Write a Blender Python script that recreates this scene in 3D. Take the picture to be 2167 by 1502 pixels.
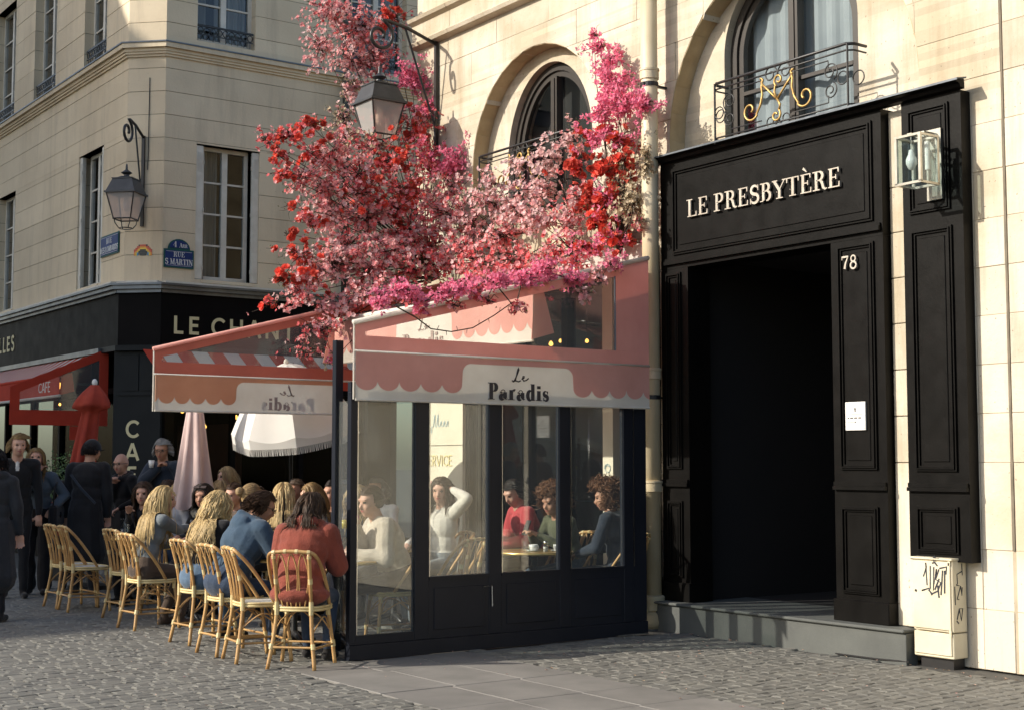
import bpy, bmesh, math, random
import numpy as np
from mathutils import Vector, Matrix, noise as mnoise
PI = math.pi
RAD = math.radians
random.seed(7)
rng = np.random.default_rng(11)
for _o in list(bpy.data.objects):
    bpy.data.objects.remove(_o)
S = bpy.context.scene
COL = S.collection

# ------------------------------------------------------------------ camera, sky, sun, exposure
cam_d = bpy.data.cameras.new('camera')
cam = bpy.data.objects.new('camera', cam_d)
COL.objects.link(cam)
cam.location = (0, 0, 1.55)
cam.rotation_euler = (RAD(90) + math.atan(229 / 3010), 0, -RAD(35.6))
cam_d.lens = 50.0
cam_d.sensor_width = 36.0
cam_d.clip_start = 0.1
cam_d.clip_end = 1000
S.camera = cam

SUN_V = Vector((-1.0, 0.40, 0.58)).normalized()          # towards the sun
world = bpy.data.worlds.new('World')
S.world = world
world.use_nodes = True
wn = world.node_tree.nodes
wn.clear()
sky = wn.new('ShaderNodeTexSky')
sky.sky_type = 'NISHITA'
sky.sun_disc = False
sky.sun_elevation = math.asin(SUN_V.z)
sky.sun_rotation = math.atan2(SUN_V.x, SUN_V.y)
sky.altitude = 50
sky.dust_density = 2.0
bg = wn.new('ShaderNodeBackground')
bg.inputs['Strength'].default_value = 0.15
wo = wn.new('ShaderNodeOutputWorld')
world.node_tree.links.new(sky.outputs[0], bg.inputs[0])
world.node_tree.links.new(bg.outputs[0], wo.inputs[0])
sun_d = bpy.data.lights.new('sun', 'SUN')
sun_d.energy = 4.2
sun_d.angle = RAD(0.5)
sun_d.color = (1.0, 0.925, 0.81)
sun = bpy.data.objects.new('sun', sun_d)
COL.objects.link(sun)
sun.location = (-10, 5, 20)
sun.rotation_euler = (-SUN_V).to_track_quat('-Z', 'Y').to_euler()
S.view_settings.view_transform = 'Standard'
S.view_settings.look = 'None'
S.view_settings.exposure = 0.55
S.view_settings.gamma = 1.0
S.view_settings.use_curve_mapping = False
S.render.engine = 'CYCLES'
S.cycles.max_bounces = 8
S.cycles.transparent_max_bounces = 24
S.cycles.caustics_reflective = False
S.cycles.caustics_refractive = False

# ------------------------------------------------------------------ helpers: objects
def link(name, data, parent=None):
    o = bpy.data.objects.new(name, data)
    COL.objects.link(o)
    if parent is not None:
        o.parent = parent
    return o

def tag(o, label=None, cat=None, group=None, kind=None):
    if label: o['label'] = label
    if cat: o['category'] = cat
    if group: o['group'] = group
    if kind: o['kind'] = kind
    return o

def thing(name, label, cat, loc=(0, 0, 0), rz=0.0, group=None):
    o = link(name, None)
    o.empty_display_size = 0.2
    o.location = loc
    o.rotation_euler = (0, 0, rz)
    return tag(o, label, cat, group)

def copy_tree(o, parent=None):
    c = o.copy()
    COL.objects.link(c)
    c.parent = parent
    for ch in list(o.children):
        copy_tree(ch, c)
    return c

class MB:
    """collects faces; build() links them as one mesh object"""
    def __init__(s):
        s.v = []; s.f = []; s.m = []; s.cur = 0; s.M = None
    def add(s, verts, faces, mi=None):
        b = len(s.v)
        if s.M is not None:
            verts = [s.M @ Vector(p) for p in verts]
        s.v.extend([tuple(p) for p in verts])
        s.f.extend([tuple(i + b for i in f) for f in faces])
        s.m.extend([s.cur if mi is None else mi] * len(faces))
        return s
    def box(s, x0, x1, y0, y1, z0, z1, mi=None):
        v = [(x, y, z) for z in (z0, z1) for y in (y0, y1) for x in (x0, x1)]
        return s.add(v, [(0, 2, 3, 1), (4, 5, 7, 6), (0, 1, 5, 4), (2, 6, 7, 3), (0, 4, 6, 2), (1, 3, 7, 5)], mi)
    def obox(s, c, ax, ay, az, mi=None):
        c, ax, ay, az = Vector(c), Vector(ax), Vector(ay), Vector(az)
        v = [c + a * ax + b * ay + d * az for d in (-1, 1) for b in (-1, 1) for a in (-1, 1)]
        return s.add(v, [(0, 2, 3, 1), (4, 5, 7, 6), (0, 1, 5, 4), (2, 6, 7, 3), (0, 4, 6, 2), (1, 3, 7, 5)], mi)
    def tube(s, pts, r, n=8, closed=False, caps=True, mi=None):
        pts = [Vector(p) for p in pts]
        k = len(pts)
        rr = r if isinstance(r, (list, tuple)) else [r] * k
        vs = []; prev = None
        for i, p in enumerate(pts):
            if closed:
                t = pts[(i + 1) % k] - pts[i - 1]
            else:
                t = pts[min(i + 1, k - 1)] - pts[max(i - 1, 0)]
            if t.length < 1e-9: t = Vector((0, 0, 1))
            t.normalize()
            if prev is None:
                a = Vector((0, 0, 1)) if abs(t.z) < 0.9 else Vector((1, 0, 0))
                u = t.cross(a).normalized()
            else:
                u = prev - t * prev.dot(t)
                if u.length < 1e-6:
                    u = t.orthogonal()
                u.normalize()
            prev = u
            w = t.cross(u)
            for j in range(n):
                an = 2 * PI * j / n
                vs.append(p + (u * math.cos(an) + w * math.sin(an)) * rr[i])
        fs = []
        for i in range(k if closed else k - 1):
            a = i * n; b = ((i + 1) % k) * n
            for j in range(n):
                j2 = (j + 1) % n
                fs.append((a + j, a + j2, b + j2, b + j))
        if caps and not closed:
            fs.append(tuple(range(n - 1, -1, -1)))
            fs.append(tuple(range((k - 1) * n, k * n)))
        return s.add(vs, fs, mi)
    def lathe(s, prof, c=(0, 0, 0), n=20, mi=None, ax='z'):
        vs = []; fs = []
        for r, z in prof:
            for j in range(n):
                a = 2 * PI * j / n
                p = (r * math.cos(a), r * math.sin(a), z)
                if ax == 'x': p = (p[2], p[0], p[1])
                if ax == 'y': p = (p[1], p[2], p[0])
                vs.append((p[0] + c[0], p[1] + c[1], p[2] + c[2]))
        k = len(prof)
        for i in range(k - 1):
            for j in range(n):
                j2 = (j + 1) % n
                fs.append((i * n + j, i * n + j2, (i + 1) * n + j2, (i + 1) * n + j))
        if prof[0][0] > 1e-4: fs.append(tuple(range(n - 1, -1, -1)))
        if prof[-1][0] > 1e-4: fs.append(tuple(range((k - 1) * n, k * n)))
        return s.add(vs, fs, mi)
    def ball(s, c, r, n=12, m=8, mi=None):
        rx, ry, rz = (r, r, r) if not isinstance(r, (tuple, list)) else r
        vs = [(c[0], c[1], c[2] - rz)]
        for i in range(1, m):
            t = PI * i / m
            for j in range(n):
                a = 2 * PI * j / n
                vs.append((c[0] + rx * math.sin(t) * math.cos(a), c[1] + ry * math.sin(t) * math.sin(a), c[2] - rz * math.cos(t)))
        vs.append((c[0], c[1], c[2] + rz))
        fs = []
        for j in range(n):
            fs.append((0, 1 + (j + 1) % n, 1 + j))
        for i in range(m - 2):
            for j in range(n):
                a = 1 + i * n; b = a + n; j2 = (j + 1) % n
                fs.append((a + j, a + j2, b + j2, b + j))
        e = len(vs) - 1; a = 1 + (m - 2) * n
        for j in range(n):
            fs.append((a + j, a + (j + 1) % n, e))
        return s.add(vs, fs, mi)
    def prism(s, poly, o, ex, ey, ez, mi=None):
        """polygon (a,b) swept by ez; o origin"""
        o, ex, ey, ez = Vector(o), Vector(ex), Vector(ey), Vector(ez)
        n = len(poly)
        vs = [o + ex * a + ey * b for a, b in poly] + [o + ex * a + ey * b + ez for a, b in poly]
        fs = [tuple(range(n - 1, -1, -1)), tuple(range(n, 2 * n))]
        for i in range(n):
            j = (i + 1) % n
            fs.append((i, j, n + j, n + i))
        return s.add(vs, fs, mi)
    def build(s, name, mats, parent=None, smooth=False, bevel=0, autos=False):
        me = bpy.data.meshes.new(name)
        me.from_pydata(s.v, [], s.f)
        if not isinstance(mats, (list, tuple)): mats = [mats]
        for m in mats: me.materials.append(m)
        if len(mats) > 1:
            me.polygons.foreach_set('material_index', s.m)
        bm = bmesh.new(); bm.from_mesh(me)
        bmesh.ops.recalc_face_normals(bm, faces=bm.faces)
        if bevel:
            bmesh.ops.bevel(bm, geom=bm.edges[:], offset=bevel, segments=1, affect='EDGES', profile=0.5)
        bm.to_mesh(me); bm.free()
        if smooth:
            me.polygons.foreach_set('use_smooth', [True] * len(me.polygons))
        if autos:
            me.set_sharp_from_angle(angle=RAD(40))
        me.update()
        return link(name, me, parent)

# ------------------------------------------------------------------ helpers: materials
MATS = {}
def pmat(name, c1, c2=None, scale=4.0, rough=0.7, bump=0.0, bscale=None, metal=0.0, spec=0.5, stretch=(1, 1, 1),
         coord='Object', rand=0.0, streak=0.0, streak_c=None, trans=0.0, lo=0.35, hi=0.65, sheen=0.0, rvar=0.0, detail=6, speck=0.0, coat=0.0):
    m = bpy.data.materials.new(name); m.use_nodes = True
    nt = m.node_tree; N = nt.nodes; L = nt.links
    N.clear()
    out = N.new('ShaderNodeOutputMaterial')
    p = N.new('ShaderNodeBsdfPrincipled')
    L.new(p.outputs[0], out.inputs[0])
    p.inputs['Roughness'].default_value = rough
    p.inputs['Metallic'].default_value = metal
    p.inputs['Specular IOR Level'].default_value = spec
    p.inputs['Coat Weight'].default_value = coat
    if sheen: p.inputs['Sheen Weight'].default_value = sheen
    c4 = lambda c: (c[0], c[1], c[2], 1)
    if coord == 'World':
        g = N.new('ShaderNodeNewGeometry'); src = g.outputs['Position']
    else:
        g = N.new('ShaderNodeTexCoord'); src = g.outputs['Object']
    mp = N.new('ShaderNodeMapping'); mp.inputs['Scale'].default_value = stretch
    L.new(src, mp.inputs[0])
    col = None
    def mix(fac, a, b):
        mx = N.new('ShaderNodeMix'); mx.data_type = 'RGBA'
        if isinstance(fac, float): mx.inputs[0].default_value = fac
        else: L.new(fac, mx.inputs[0])
        for k, q in ((6, a), (7, b)):
            if isinstance(q, tuple): mx.inputs[k].default_value = c4(q)
            else: L.new(q, mx.inputs[k])
        return mx.outputs[2]
    def noise(sc, vec=None, d=detail, ro=0.6):
        n = N.new('ShaderNodeTexNoise'); n.inputs['Scale'].default_value = sc
        n.inputs['Detail'].default_value = d; n.inputs['Roughness'].default_value = ro
        L.new(vec if vec is not None else mp.outputs[0], n.inputs['Vector'])
        return n.outputs['Fac']
    def rng_(fac, a, b):
        r = N.new('ShaderNodeMapRange'); r.inputs[1].default_value = a; r.inputs[2].default_value = b
        L.new(fac, r.inputs[0]); return r.outputs[0]
    if c2 is None:
        col = c1
    else:
        col = mix(rng_(noise(scale), lo, hi), c1, c2)
    if streak:
        mp2 = N.new('ShaderNodeMapping'); mp2.inputs['Scale'].default_value = (2.2, 2.2, 0.22)
        L.new(src, mp2.inputs[0])
        f = rng_(noise(1.6, mp2.outputs[0], 8, 0.7), 0.5, 0.78)
        ml = N.new('ShaderNodeMath'); ml.operation = 'MULTIPLY'; ml.inputs[1].default_value = streak
        L.new(f, ml.inputs[0])
        col = mix(ml.outputs[0], col, streak_c or c2)
    if speck:
        f = rng_(noise(38.0, None, 2, 0.5), 0.70, 0.74)
        ml = N.new('ShaderNodeMath'); ml.operation = 'MULTIPLY'; ml.inputs[1].default_value = speck
        L.new(f, ml.inputs[0])
        col = mix(ml.outputs[0], col, (c1[0] * .35, c1[1] * .3, c1[2] * .25))
    if rand:
        oi = N.new('ShaderNodeObjectInfo')
        ge = N.new('ShaderNodeNewGeometry')
        ad = N.new('ShaderNodeMath'); ad.operation = 'ADD'
        L.new(oi.outputs['Random'], ad.inputs[0]); L.new(ge.outputs['Random Per Island'], ad.inputs[1])
        fr = N.new('ShaderNodeMath'); fr.operation = 'FRACT'; L.new(ad.outputs[0], fr.inputs[0])
        hv = N.new('ShaderNodeHueSaturation')
        r = N.new('ShaderNodeMapRange'); r.inputs[3].default_value = 1 - rand; r.inputs[4].default_value = 1 + rand
        L.new(fr.outputs[0], r.inputs[0]); L.new(r.outputs[0], hv.inputs['Value'])
        if isinstance(col, tuple): hv.inputs['Color'].default_value = c4(col)
        else: L.new(col, hv.inputs['Color'])
        col = hv.outputs[0]
    if isinstance(col, tuple): p.inputs['Base Color'].default_value = c4(col)
    else: L.new(col, p.inputs['Base Color'])
    if rvar:
        r = N.new('ShaderNodeMapRange'); r.inputs[3].default_value = max(0, rough - rvar); r.inputs[4].default_value = min(1, rough + rvar)
        L.new(noise(scale * 2.3), r.inputs[0]); L.new(r.outputs[0], p.inputs['Roughness'])
    if bump:
        b = N.new('ShaderNodeBump'); b.inputs['Strength'].default_value = 1.0; b.inputs['Distance'].default_value = bump
        L.new(noise(bscale or scale * 6), b.inputs['Height']); L.new(b.outputs[0], p.inputs['Normal'])
    if trans:
        t = N.new('ShaderNodeBsdfTranslucent')
        if isinstance(col, tuple): t.inputs[0].default_value = c4(col)
        else: L.new(col, t.inputs[0])
        ms = N.new('ShaderNodeMixShader'); ms.inputs[0].default_value = trans
        L.new(p.outputs[0], ms.inputs[1]); L.new(t.outputs[0], ms.inputs[2]); L.new(ms.outputs[0], out.inputs[0])
    MATS[name] = m
    return m

def glass(name, tint=(1, 1, 1), refl=1.0, rough=0.0, ior=1.5, haze=0.0):
    """thin pane: transparent with a fresnel mirror"""
    m = bpy.data.materials.new(name); m.use_nodes = True
    nt = m.node_tree; N = nt.nodes; L = nt.links; N.clear()
    out = N.new('ShaderNodeOutputMaterial')
    t = N.new('ShaderNodeBsdfTransparent'); t.inputs[0].default_value = (*tint, 1)
    g = N.new('ShaderNodeBsdfGlossy'); g.inputs['Roughness'].default_value = rough
    f = N.new('ShaderNodeFresnel')
    ge = N.new('ShaderNodeNewGeometry')                      # same reflectance from either side of the pane
    mr = N.new('ShaderNodeMapRange'); mr.inputs[3].default_value = ior; mr.inputs[4].default_value = 1 / ior
    L.new(ge.outputs['Backfacing'], mr.inputs[0]); L.new(mr.outputs[0], f.inputs[0])
    ml = N.new('ShaderNodeMath'); ml.operation = 'MULTIPLY'; ml.inputs[1].default_value = refl; ml.use_clamp = True
    L.new(f.outputs[0], ml.inputs[0])
    ms = N.new('ShaderNodeMixShader')
    L.new(ml.outputs[0], ms.inputs[0]); L.new(t.outputs[0], ms.inputs[1]); L.new(g.outputs[0], ms.inputs[2])
    last = ms.outputs[0]
    if haze:
        d = N.new('ShaderNodeBsdfDiffuse'); d.inputs[0].default_value = (.8, .8, .78, 1)
        m2 = N.new('ShaderNodeMixShader'); m2.inputs[0].default_value = haze
        L.new(last, m2.inputs[1]); L.new(d.outputs[0], m2.inputs[2]); last = m2.outputs[0]
    L.new(last, out.inputs[0])
    MATS[name] = m
    return m

def emis(name, c, s):
    m = bpy.data.materials.new(name); m.use_nodes = True
    nt = m.node_tree; N = nt.nodes; N.clear()
    out = N.new('ShaderNodeOutputMaterial'); e = N.new('ShaderNodeEmission')
    e.inputs[0].default_value = (*c, 1); e.inputs[1].default_value = s
    nt.links.new(e.outputs[0], out.inputs[0])
    return m

M_rf = pmat('presbytery_stone', (.575, .52, .42), (.45, .385, .275), scale=0.8, rough=.9, bump=.004, bscale=26, coord='World', rand=.10, streak=.9, streak_c=(.33, .255, .16), speck=.8, lo=.42, hi=.60)
M_rfd = pmat('golden_arch_stone', (.52, .42, .26), (.36, .27, .15), scale=1.6, rough=.9, bump=.003, bscale=22, coord='World', rand=.06, streak=.4, streak_c=(.25, .19, .11))  # more golden and darker than the wall stone
M_lb = pmat('corner_building_stone', (.72, .605, .43), (.62, .51, .355), scale=0.8, rough=.9, bump=.003, bscale=30, coord='World', rand=.06, streak=.65, streak_c=(.40, .33, .235), speck=.35)
M_mort = pmat('mortar', (.20, .165, .12), (.13, .11, .08), scale=6, rough=.95)
M_mortl = pmat('pale_mortar', (.46, .39, .285), (.33, .27, .19), scale=3, rough=.95, coord='World')
M_wood = pmat('black_painted_wood', (.0042, .0037, .0032), (.0026, .0023, .002), scale=3, rough=.42, rvar=.12, bump=.0008, bscale=40, coord='World', spec=.13, streak=.3, streak_c=(.011, .0095, .008))
M_black = pmat('black_iron', (.012, .012, .013), (.02, .018, .017), scale=9, rough=.42, bump=.0006, bscale=60)
M_shop = pmat('black_shopfront_paint', (.0032, .003, .0034), (.005, .0045, .005), scale=2, rough=.55, rvar=.1, coord='World', spec=.06)
M_shopg = pmat('slate_shopfront_paint', (.014, .017, .019), (.010, .0125, .0145), scale=2, rough=.5, rvar=.1, coord='World', spec=.12)
M_zinc = pmat('zinc_flashing', (.16, .18, .20), (.10, .11, .125), scale=3, rough=.4, metal=.6, rvar=.15, coord='World')
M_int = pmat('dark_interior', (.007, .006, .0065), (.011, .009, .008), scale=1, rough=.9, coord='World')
M_gold = pmat('gilded_iron', (.52, .35, .13), (.36, .22, .07), scale=14, rough=.45, metal=.6, bump=.0005, bscale=50)
M_letter = pmat('pale_metal_letters', (.50, .45, .38), (.38, .33, .27), scale=10, rough=.45, metal=.35)
M_cream = pmat('cream_letter_paint', (.66, .60, .36), (.58, .52, .30), scale=8, rough=.6)
M_white = pmat('white_joinery_paint', (.66, .63, .55), (.56, .52, .44), scale=5, rough=.55, coord='World')
M_curt = pmat('net_curtain', (.62, .60, .54), (.45, .43, .38), scale=3, rough=.9, stretch=(14, 14, .3), coord='World')
M_glassw = glass('window_glass', (.9, .95, .95), 1.6)
M_glassk = glass('kiosk_glass', (.93, .97, .96), 1.7, haze=.04)
M_vinyl = glass('clear_vinyl', (.95, .95, .93), 1.0, rough=.04, ior=1.4, haze=.05)
M_glassd = glass('dim_door_glass', (.5, .5, .5), .18)
M_glasss = glass('shop_glass', (.7, .75, .75), .12)
M_clear = glass('drink_glass', (.97, .98, .98), 1.6, ior=1.45)
M_steel = pmat('steel', (.62, .62, .60), (.5, .5, .5), scale=10, rough=.25, metal=1.0)
M_navy = pmat('dark_kiosk_paint', (.009, .011, .017), (.013, .015, .022), scale=2, rough=.4, rvar=.08, coord='World', spec=.22)
M_pink = pmat('pink_awning_cloth', (.84, .475, .41), (.76, .40, .34), scale=2.2, rough=.85, bump=.006, bscale=7, trans=.42, streak=.25, streak_c=(.66, .35, .30))
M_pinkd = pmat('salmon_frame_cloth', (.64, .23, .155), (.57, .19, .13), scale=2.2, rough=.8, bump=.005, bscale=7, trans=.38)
M_wht = pmat('white_awning_cloth', (.84, .81, .74), (.76, .71, .63), scale=2.2, rough=.85, bump=.006, bscale=7, trans=.4)
M_red = pmat('red_awning_cloth', (.56, .055, .022), (.48, .045, .02), scale=3, rough=.85, trans=.22)
M_redp = pmat('red_parasol_cloth', (.36, .042, .018), (.28, .03, .015), scale=3, rough=.85, trans=.15, bump=.008, bscale=8)
M_txt = pmat('dark_print', (.045, .036, .04), (.035, .03, .03), scale=20, rough=.8)
M_txtf = pmat('faded_print', (.36, .27, .24), (.30, .23, .2), scale=20, rough=.8)
M_pipe = pmat('cream_downpipe_paint', (.60, .52, .37), (.42, .34, .20), scale=2.4, rough=.5, rvar=.1, stretch=(1, 1, .4), coord='World', streak=.5, streak_c=(.33, .27, .18))
M_step = pmat('blue_grey_step_stone', (.098, .103, .094), (.074, .078, .072), scale=2.4, rough=.75, bump=.002, bscale=30, coord='World', streak=.3, streak_c=(.055, .058, .053))
M_cab = pmat('ivory_cabinet_paint', (.66, .60, .45), (.55, .48, .33), scale=2.2, rough=.5, coord='World', streak=.35, streak_c=(.42, .35, .22))
M_ink = pmat('spray_ink', (.02, .022, .03), None, rough=.6)
M_bulb = emis('lit_bulb', (1.0, .45, .09), 3.6)
M_bulbo = pmat('unlit_bulb', (.75, .74, .70), None, rough=.2)
M_blue = pmat('enamel_blue', (.022, .045, .17), (.018, .036, .13), scale=6, rough=.5, coord='World', spec=.15)
M_teal = pmat('enamel_border', (.02, .09, .085), None, rough=.5, spec=.15)
M_enw = pmat('enamel_white', (.62, .62, .60), None, rough=.4)

# ------------------------------------------------------------------ stroke letters
def arc(cx, cy, rx, ry, a0, a1, n=10):
    return [(cx + rx * math.cos(RAD(a0 + (a1 - a0) * i / n)), cy + ry * math.sin(RAD(a0 + (a1 - a0) * i / n))) for i in range(n + 1)]
def glyphs_serif(St, T):
    h = T / 2
    def sv(x, y, w=.26): return ([(x - w / 2, y), (x + w / 2, y)], T)
    def stem(x, y0=0., y1=1.): return ([(x, y0), (x, y1)], St)
    sw = St + .22
    G = {}
    G['L'] = (.72, [stem(.2), sv(.2, 1 - h, sw), ([(.06, h), (.66, h)], T), ([(.645, 0), (.66, .27)], [T * 1.6, T])])
    E = [stem(.2), ([(.06, 1 - h), (.62, 1 - h)], T), ([(.06, h), (.66, h)], T), ([(.25, .52), (.48, .52)], T), ([(.48, .40), (.48, .64)], T), ([(.61, 1), (.62, .76)], [T * 1.6, T]), ([(.645, 0), (.66, .27)], [T * 1.6, T])]
    G['E'] = (.74, E)
    G['È'] = (.74, E + [([(.22, 1.32), (.42, 1.10)], [.13, .05])])
    bowl = lambda cx, cy, rx, ry: (arc(cx, cy, rx, ry, 90, -90, 12), [T] + [T + (St - T) * math.sin(PI * i / 12) for i in range(1, 12)] + [T])
    G['P'] = (.70, [stem(.2), sv(.2, 1 - h, sw), sv(.2, h, sw), ([(.2, 1 - h), (.36, 1 - h)], T), bowl(.36, .735, .21, .235), ([(.36, .5), (.2, .5)], T)])
    G['R'] = (.80, [stem(.2), sv(.2, 1 - h, sw), sv(.2, h, sw), ([(.2, 1 - h), (.36, 1 - h)], T), bowl(.36, .745, .2, .225), ([(.36, .52), (.2, .52)], T), ([(.4, .52), (.52, .4), (.60, .1), (.70, .02), (.80, .05)], [T, St, St * .9, St * .6, T])])
    G['B'] = (.76, [stem(.2), sv(.2, 1 - h, sw), sv(.2, h, sw), ([(.2, 1 - h), (.36, 1 - h)], T), bowl(.36, .765, .18, .205), ([(.2, .55), (.38, .55)], T), bowl(.38, .29, .23, .26), ([(.38, h), (.2, h)], T)])
    G['S'] = (.66, [(arc(.33, .745, .21, .225, 20, 270, 14) + arc(.33, .27, .23, .24, 90, -160, 14), [T * 1.4, T] + [T + (St - T) * (.5 + .5 * math.sin(PI * (i / 26) * 1.0)) for i in range(26)] + [T, T * 1.4]), ([(.55, .70), (.55, 1.0)], T), ([(.09, 0), (.09, .30)], T)])
    G['Y'] = (.78, [([(.08, .98), (.39, .46)], St), ([(.70, .98), (.39, .46)], T), stem(.39, 0, .48), sv(.12, 1 - h, .32), sv(.68, 1 - h, .24), sv(.39, h, sw)])
    G['T'] = (.76, [stem(.38), ([(.04, 1 - h), (.72, 1 - h)], T), ([(.05, 1), (.04, .74)], [T * 1.6, T]), ([(.71, 1), (.72, .74)], [T * 1.6, T]), sv(.38, h, sw)])
    G['U'] = (.82, [stem(.2, .3, 1), (arc(.41, .28, .21, .25, 180, 360, 10), [St, St * .8, St * .6, T, T, T, T, T, T, T, T]), ([(.62, .28), (.62, 1)], T), sv(.2, 1 - h, sw), sv(.62, 1 - h, .24)])
    G['M'] = (.98, [([(.18, 0), (.18, 1)], T), ([(.18, 1), (.47, .05)], St), ([(.47, .05), (.78, 1)], T), stem(.80), sv(.16, 1 - h, .26), sv(.16, h, .26), sv(.80, 1 - h, sw), sv(.80, h, sw)])
    G['A'] = (.80, [([(.12, 0), (.40, 1)], T), ([(.40, 1), (.68, 0)], St), ([(.24, .33), (.58, .33)], T), sv(.12, h, .26), sv(.68, h, sw)])
    G['I'] = (.42, [stem(.2), sv(.2, 1 - h, sw), sv(.2, h, sw)])
    G['N'] = (.86, [([(.17, 0), (.17, 1)], T), ([(.17, 1), (.68, 0)], St), ([(.68, 0), (.68, 1)], T), sv(.15, 1 - h, .26), sv(.17, h, .26), sv(.68, 1 - h, .26)])
    G['D'] = (.82, [stem(.2), sv(.2, 1 - h, sw), sv(.2, h, sw), ([(.2, 1 - h), (.38, 1 - h)], T), bowl(.38, .5, .30, .47), ([(.38, h), (.2, h)], T)])
    G['O'] = (.84, [(arc(.42, .5, .30, .47, 90, 450, 24), [T + (St - T) * abs(math.sin(PI * i / 12)) for i in range(25)])])
    G['4'] = (.66, [([(.46, 0), (.46, 1)], St), ([(.46, 1), (.05, .3), (.62, .3)], T), sv(.46, h, sw)])
    G['7'] = (.66, [([(.06, .93), (.60, .93)], .13), ([(.07, .99), (.06, .72)], T), ([(.58, .93), (.36, .45), (.28, .06)], [T, St * .8, St * 1.1])])
    G['8'] = (.68, [(arc(.34, .75, .19, .215, 0, 360, 18), .10), (arc(.34, .27, .235, .25, 0, 360, 18), .12)])
    G['a'] = (.62, [([(.42, .12), (.42, .46)], St), (arc(.28, .46, .14, .14, 0, 165, 8), T), ([(.15, .47), (.13, .40)], St * .7), (arc(.25, .16, .15, .145, 60, 300, 10), [T] + [T + (St - T) * math.sin(PI * i / 10) for i in range(1, 10)] + [T]), ([(.42, .14), (.50, .03), (.58, .08)], [St * .7, T, T])])
    G['r'] = (.50, [([(.17, 0), (.17, .60)], St), sv(.17, h, sw), sv(.12, .60 - h, .16), (arc(.34, .42, .13, .18, 150, 50, 6), [T, T, T * 1.5, T * 2, T * 3, St * .8, St * .8])])
    G['d'] = (.68, [([(.48, 0), (.48, 1)], St), sv(.42, 1 - h, .2), (arc(.29, .30, .19, .29, 60, 300, 12), [T] + [T + (St - T) * math.sin(PI * i / 12) for i in range(1, 12)] + [T]), sv(.54, h, .16)])
    G['i'] = (.36, [([(.17, 0), (.17, .60)], St), sv(.17, h, sw), sv(.12, .60 - h, .16), ([(.17, .72), (.17, .90)], St)])
    G['s'] = (.50, [(arc(.24, .455, .14, .135, 20, 270, 10) + arc(.24, .16, .15, .15, 90, -160, 10), [T, T] + [T + (St * .9 - T) * math.sin(PI * i / 18) for i in range(18)] + [T, T]), ([(.385, .42), (.385, .6)], T), ([(.085, .0), (.085, .2)], T)])
    G[' '] = (.32, [])
    return G
def glyphs_sans(w):
    G = {}
    h = w / 2
    G['L'] = (.66, [([(.1, 0), (.1, 1)], w), ([(.1, h), (.56, h)], w)])
    E = [([(.1, 0), (.1, 1)], w), ([(.1, h), (.58, h)], w), ([(.1, 1 - h), (.58, 1 - h)], w), ([(.1, .51), (.53, .51)], w)]
    G['E'] = (.70, E)
    G['É'] = (.70, E + [([(.26, 1.12), (.42, 1.32)], w)])
    G['F'] = (.66, E[:1] + E[2:])
    G['C'] = (.86, [(arc(.46, .5, .40, .44, 42, 318, 22), w)])
    G['H'] = (.86, [([(.1, 0), (.1, 1)], w), ([(.72, 0), (.72, 1)], w), ([(.1, .5), (.72, .5)], w)])
    G['A'] = (.88, [([(.05, 0), (.42, 1)], w), ([(.42, 1), (.79, 0)], w), ([(.18, .3), (.66, .3)], w)])
    G['N'] = (.90, [([(.1, 0), (.1, 1)], w), ([(.1, 1), (.76, 0)], w), ([(.76, 0), (.76, 1)], w)])
    G['T'] = (.74, [([(.35, 0), (.35, 1)], w), ([(.0, 1 - h), (.70, 1 - h)], w)])
    G['S'] = (.66, [(arc(.31, .74, .22, .21, 25, 270, 12) + arc(.31, .28, .24, .23, 90, -155, 12), w)])
    G['R'] = (.74, [([(.1, 0), (.1, 1)], w), ([(.1, 1 - h), (.35, 1 - h)], w), (arc(.35, .72, .2, .235, 90, -90, 10), w), ([(.35, .48), (.1, .48)], w), ([(.33, .48), (.6, 0)], w)])
    G['I'] = (.36, [([(.15, 0), (.15, 1)], w)])
    G['V'] = (.84, [([(.04, 1), (.4, 0)], w), ([(.4, 0), (.76, 1)], w)])
    G['O'] = (.94, [(arc(.46, .5, .40, .44, 0, 360, 26), w)])
    G['P'] = G['R'][0], G['R'][1][:4]
    G[' '] = (.42, [])
    return G
def ribbon(mb, pts, w, o, ex, ey, n, depth, lift=0.0):
    """flat stroke in plane (ex,ey) through o, extruded by depth along n"""
    o, ex, ey, n = Vector(o), Vector(ex), Vector(ey), Vector(n)
    k = len(pts)
    ws = w if isinstance(w, (list, tuple)) else [w] * k
    if len(ws) < k: ws = list(ws) + [ws[-1]] * (k - len(ws))
    L_, R_ = [], []
    for i in range(k):
        a = pts[max(i - 1, 0)]; b = pts[min(i + 1, k - 1)]
        dx, dy = b[0] - a[0], b[1] - a[1]
        d = math.hypot(dx, dy) or 1
        nx, ny = -dy / d, dx / d
        L_.append((pts[i][0] + nx * ws[i] / 2, pts[i][1] + ny * ws[i] / 2))
        R_.append((pts[i][0] - nx * ws[i] / 2, pts[i][1] - ny * ws[i] / 2))
    q = L_ + R_
    vs = [o + ex * a + ey * b + n * lift for a, b in q] + [o + ex * a + ey * b + n * (depth + lift) for a, b in q]
    fs = []
    t = 2 * k
    for i in range(k - 1):
        fs.append((t + i, t + i + 1, t + k + i + 1, t + k + i))
        fs.append((i, k + i, k + i + 1, i + 1))
        fs.append((i, i + 1, t + i + 1, t + i))
        fs.append((k + i + 1, k + i, t + k + i, t + k + i + 1))
    fs.append((0, t, t + k, k)); fs.append((k - 1, 2 * k - 1, t + 2 * k - 1, t + k - 1))
    mb.add(vs, fs)
def text_width(txt, G, size, track=0.0):
    return sum(G[c][0] + track for c in txt) * size - track * size
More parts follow.
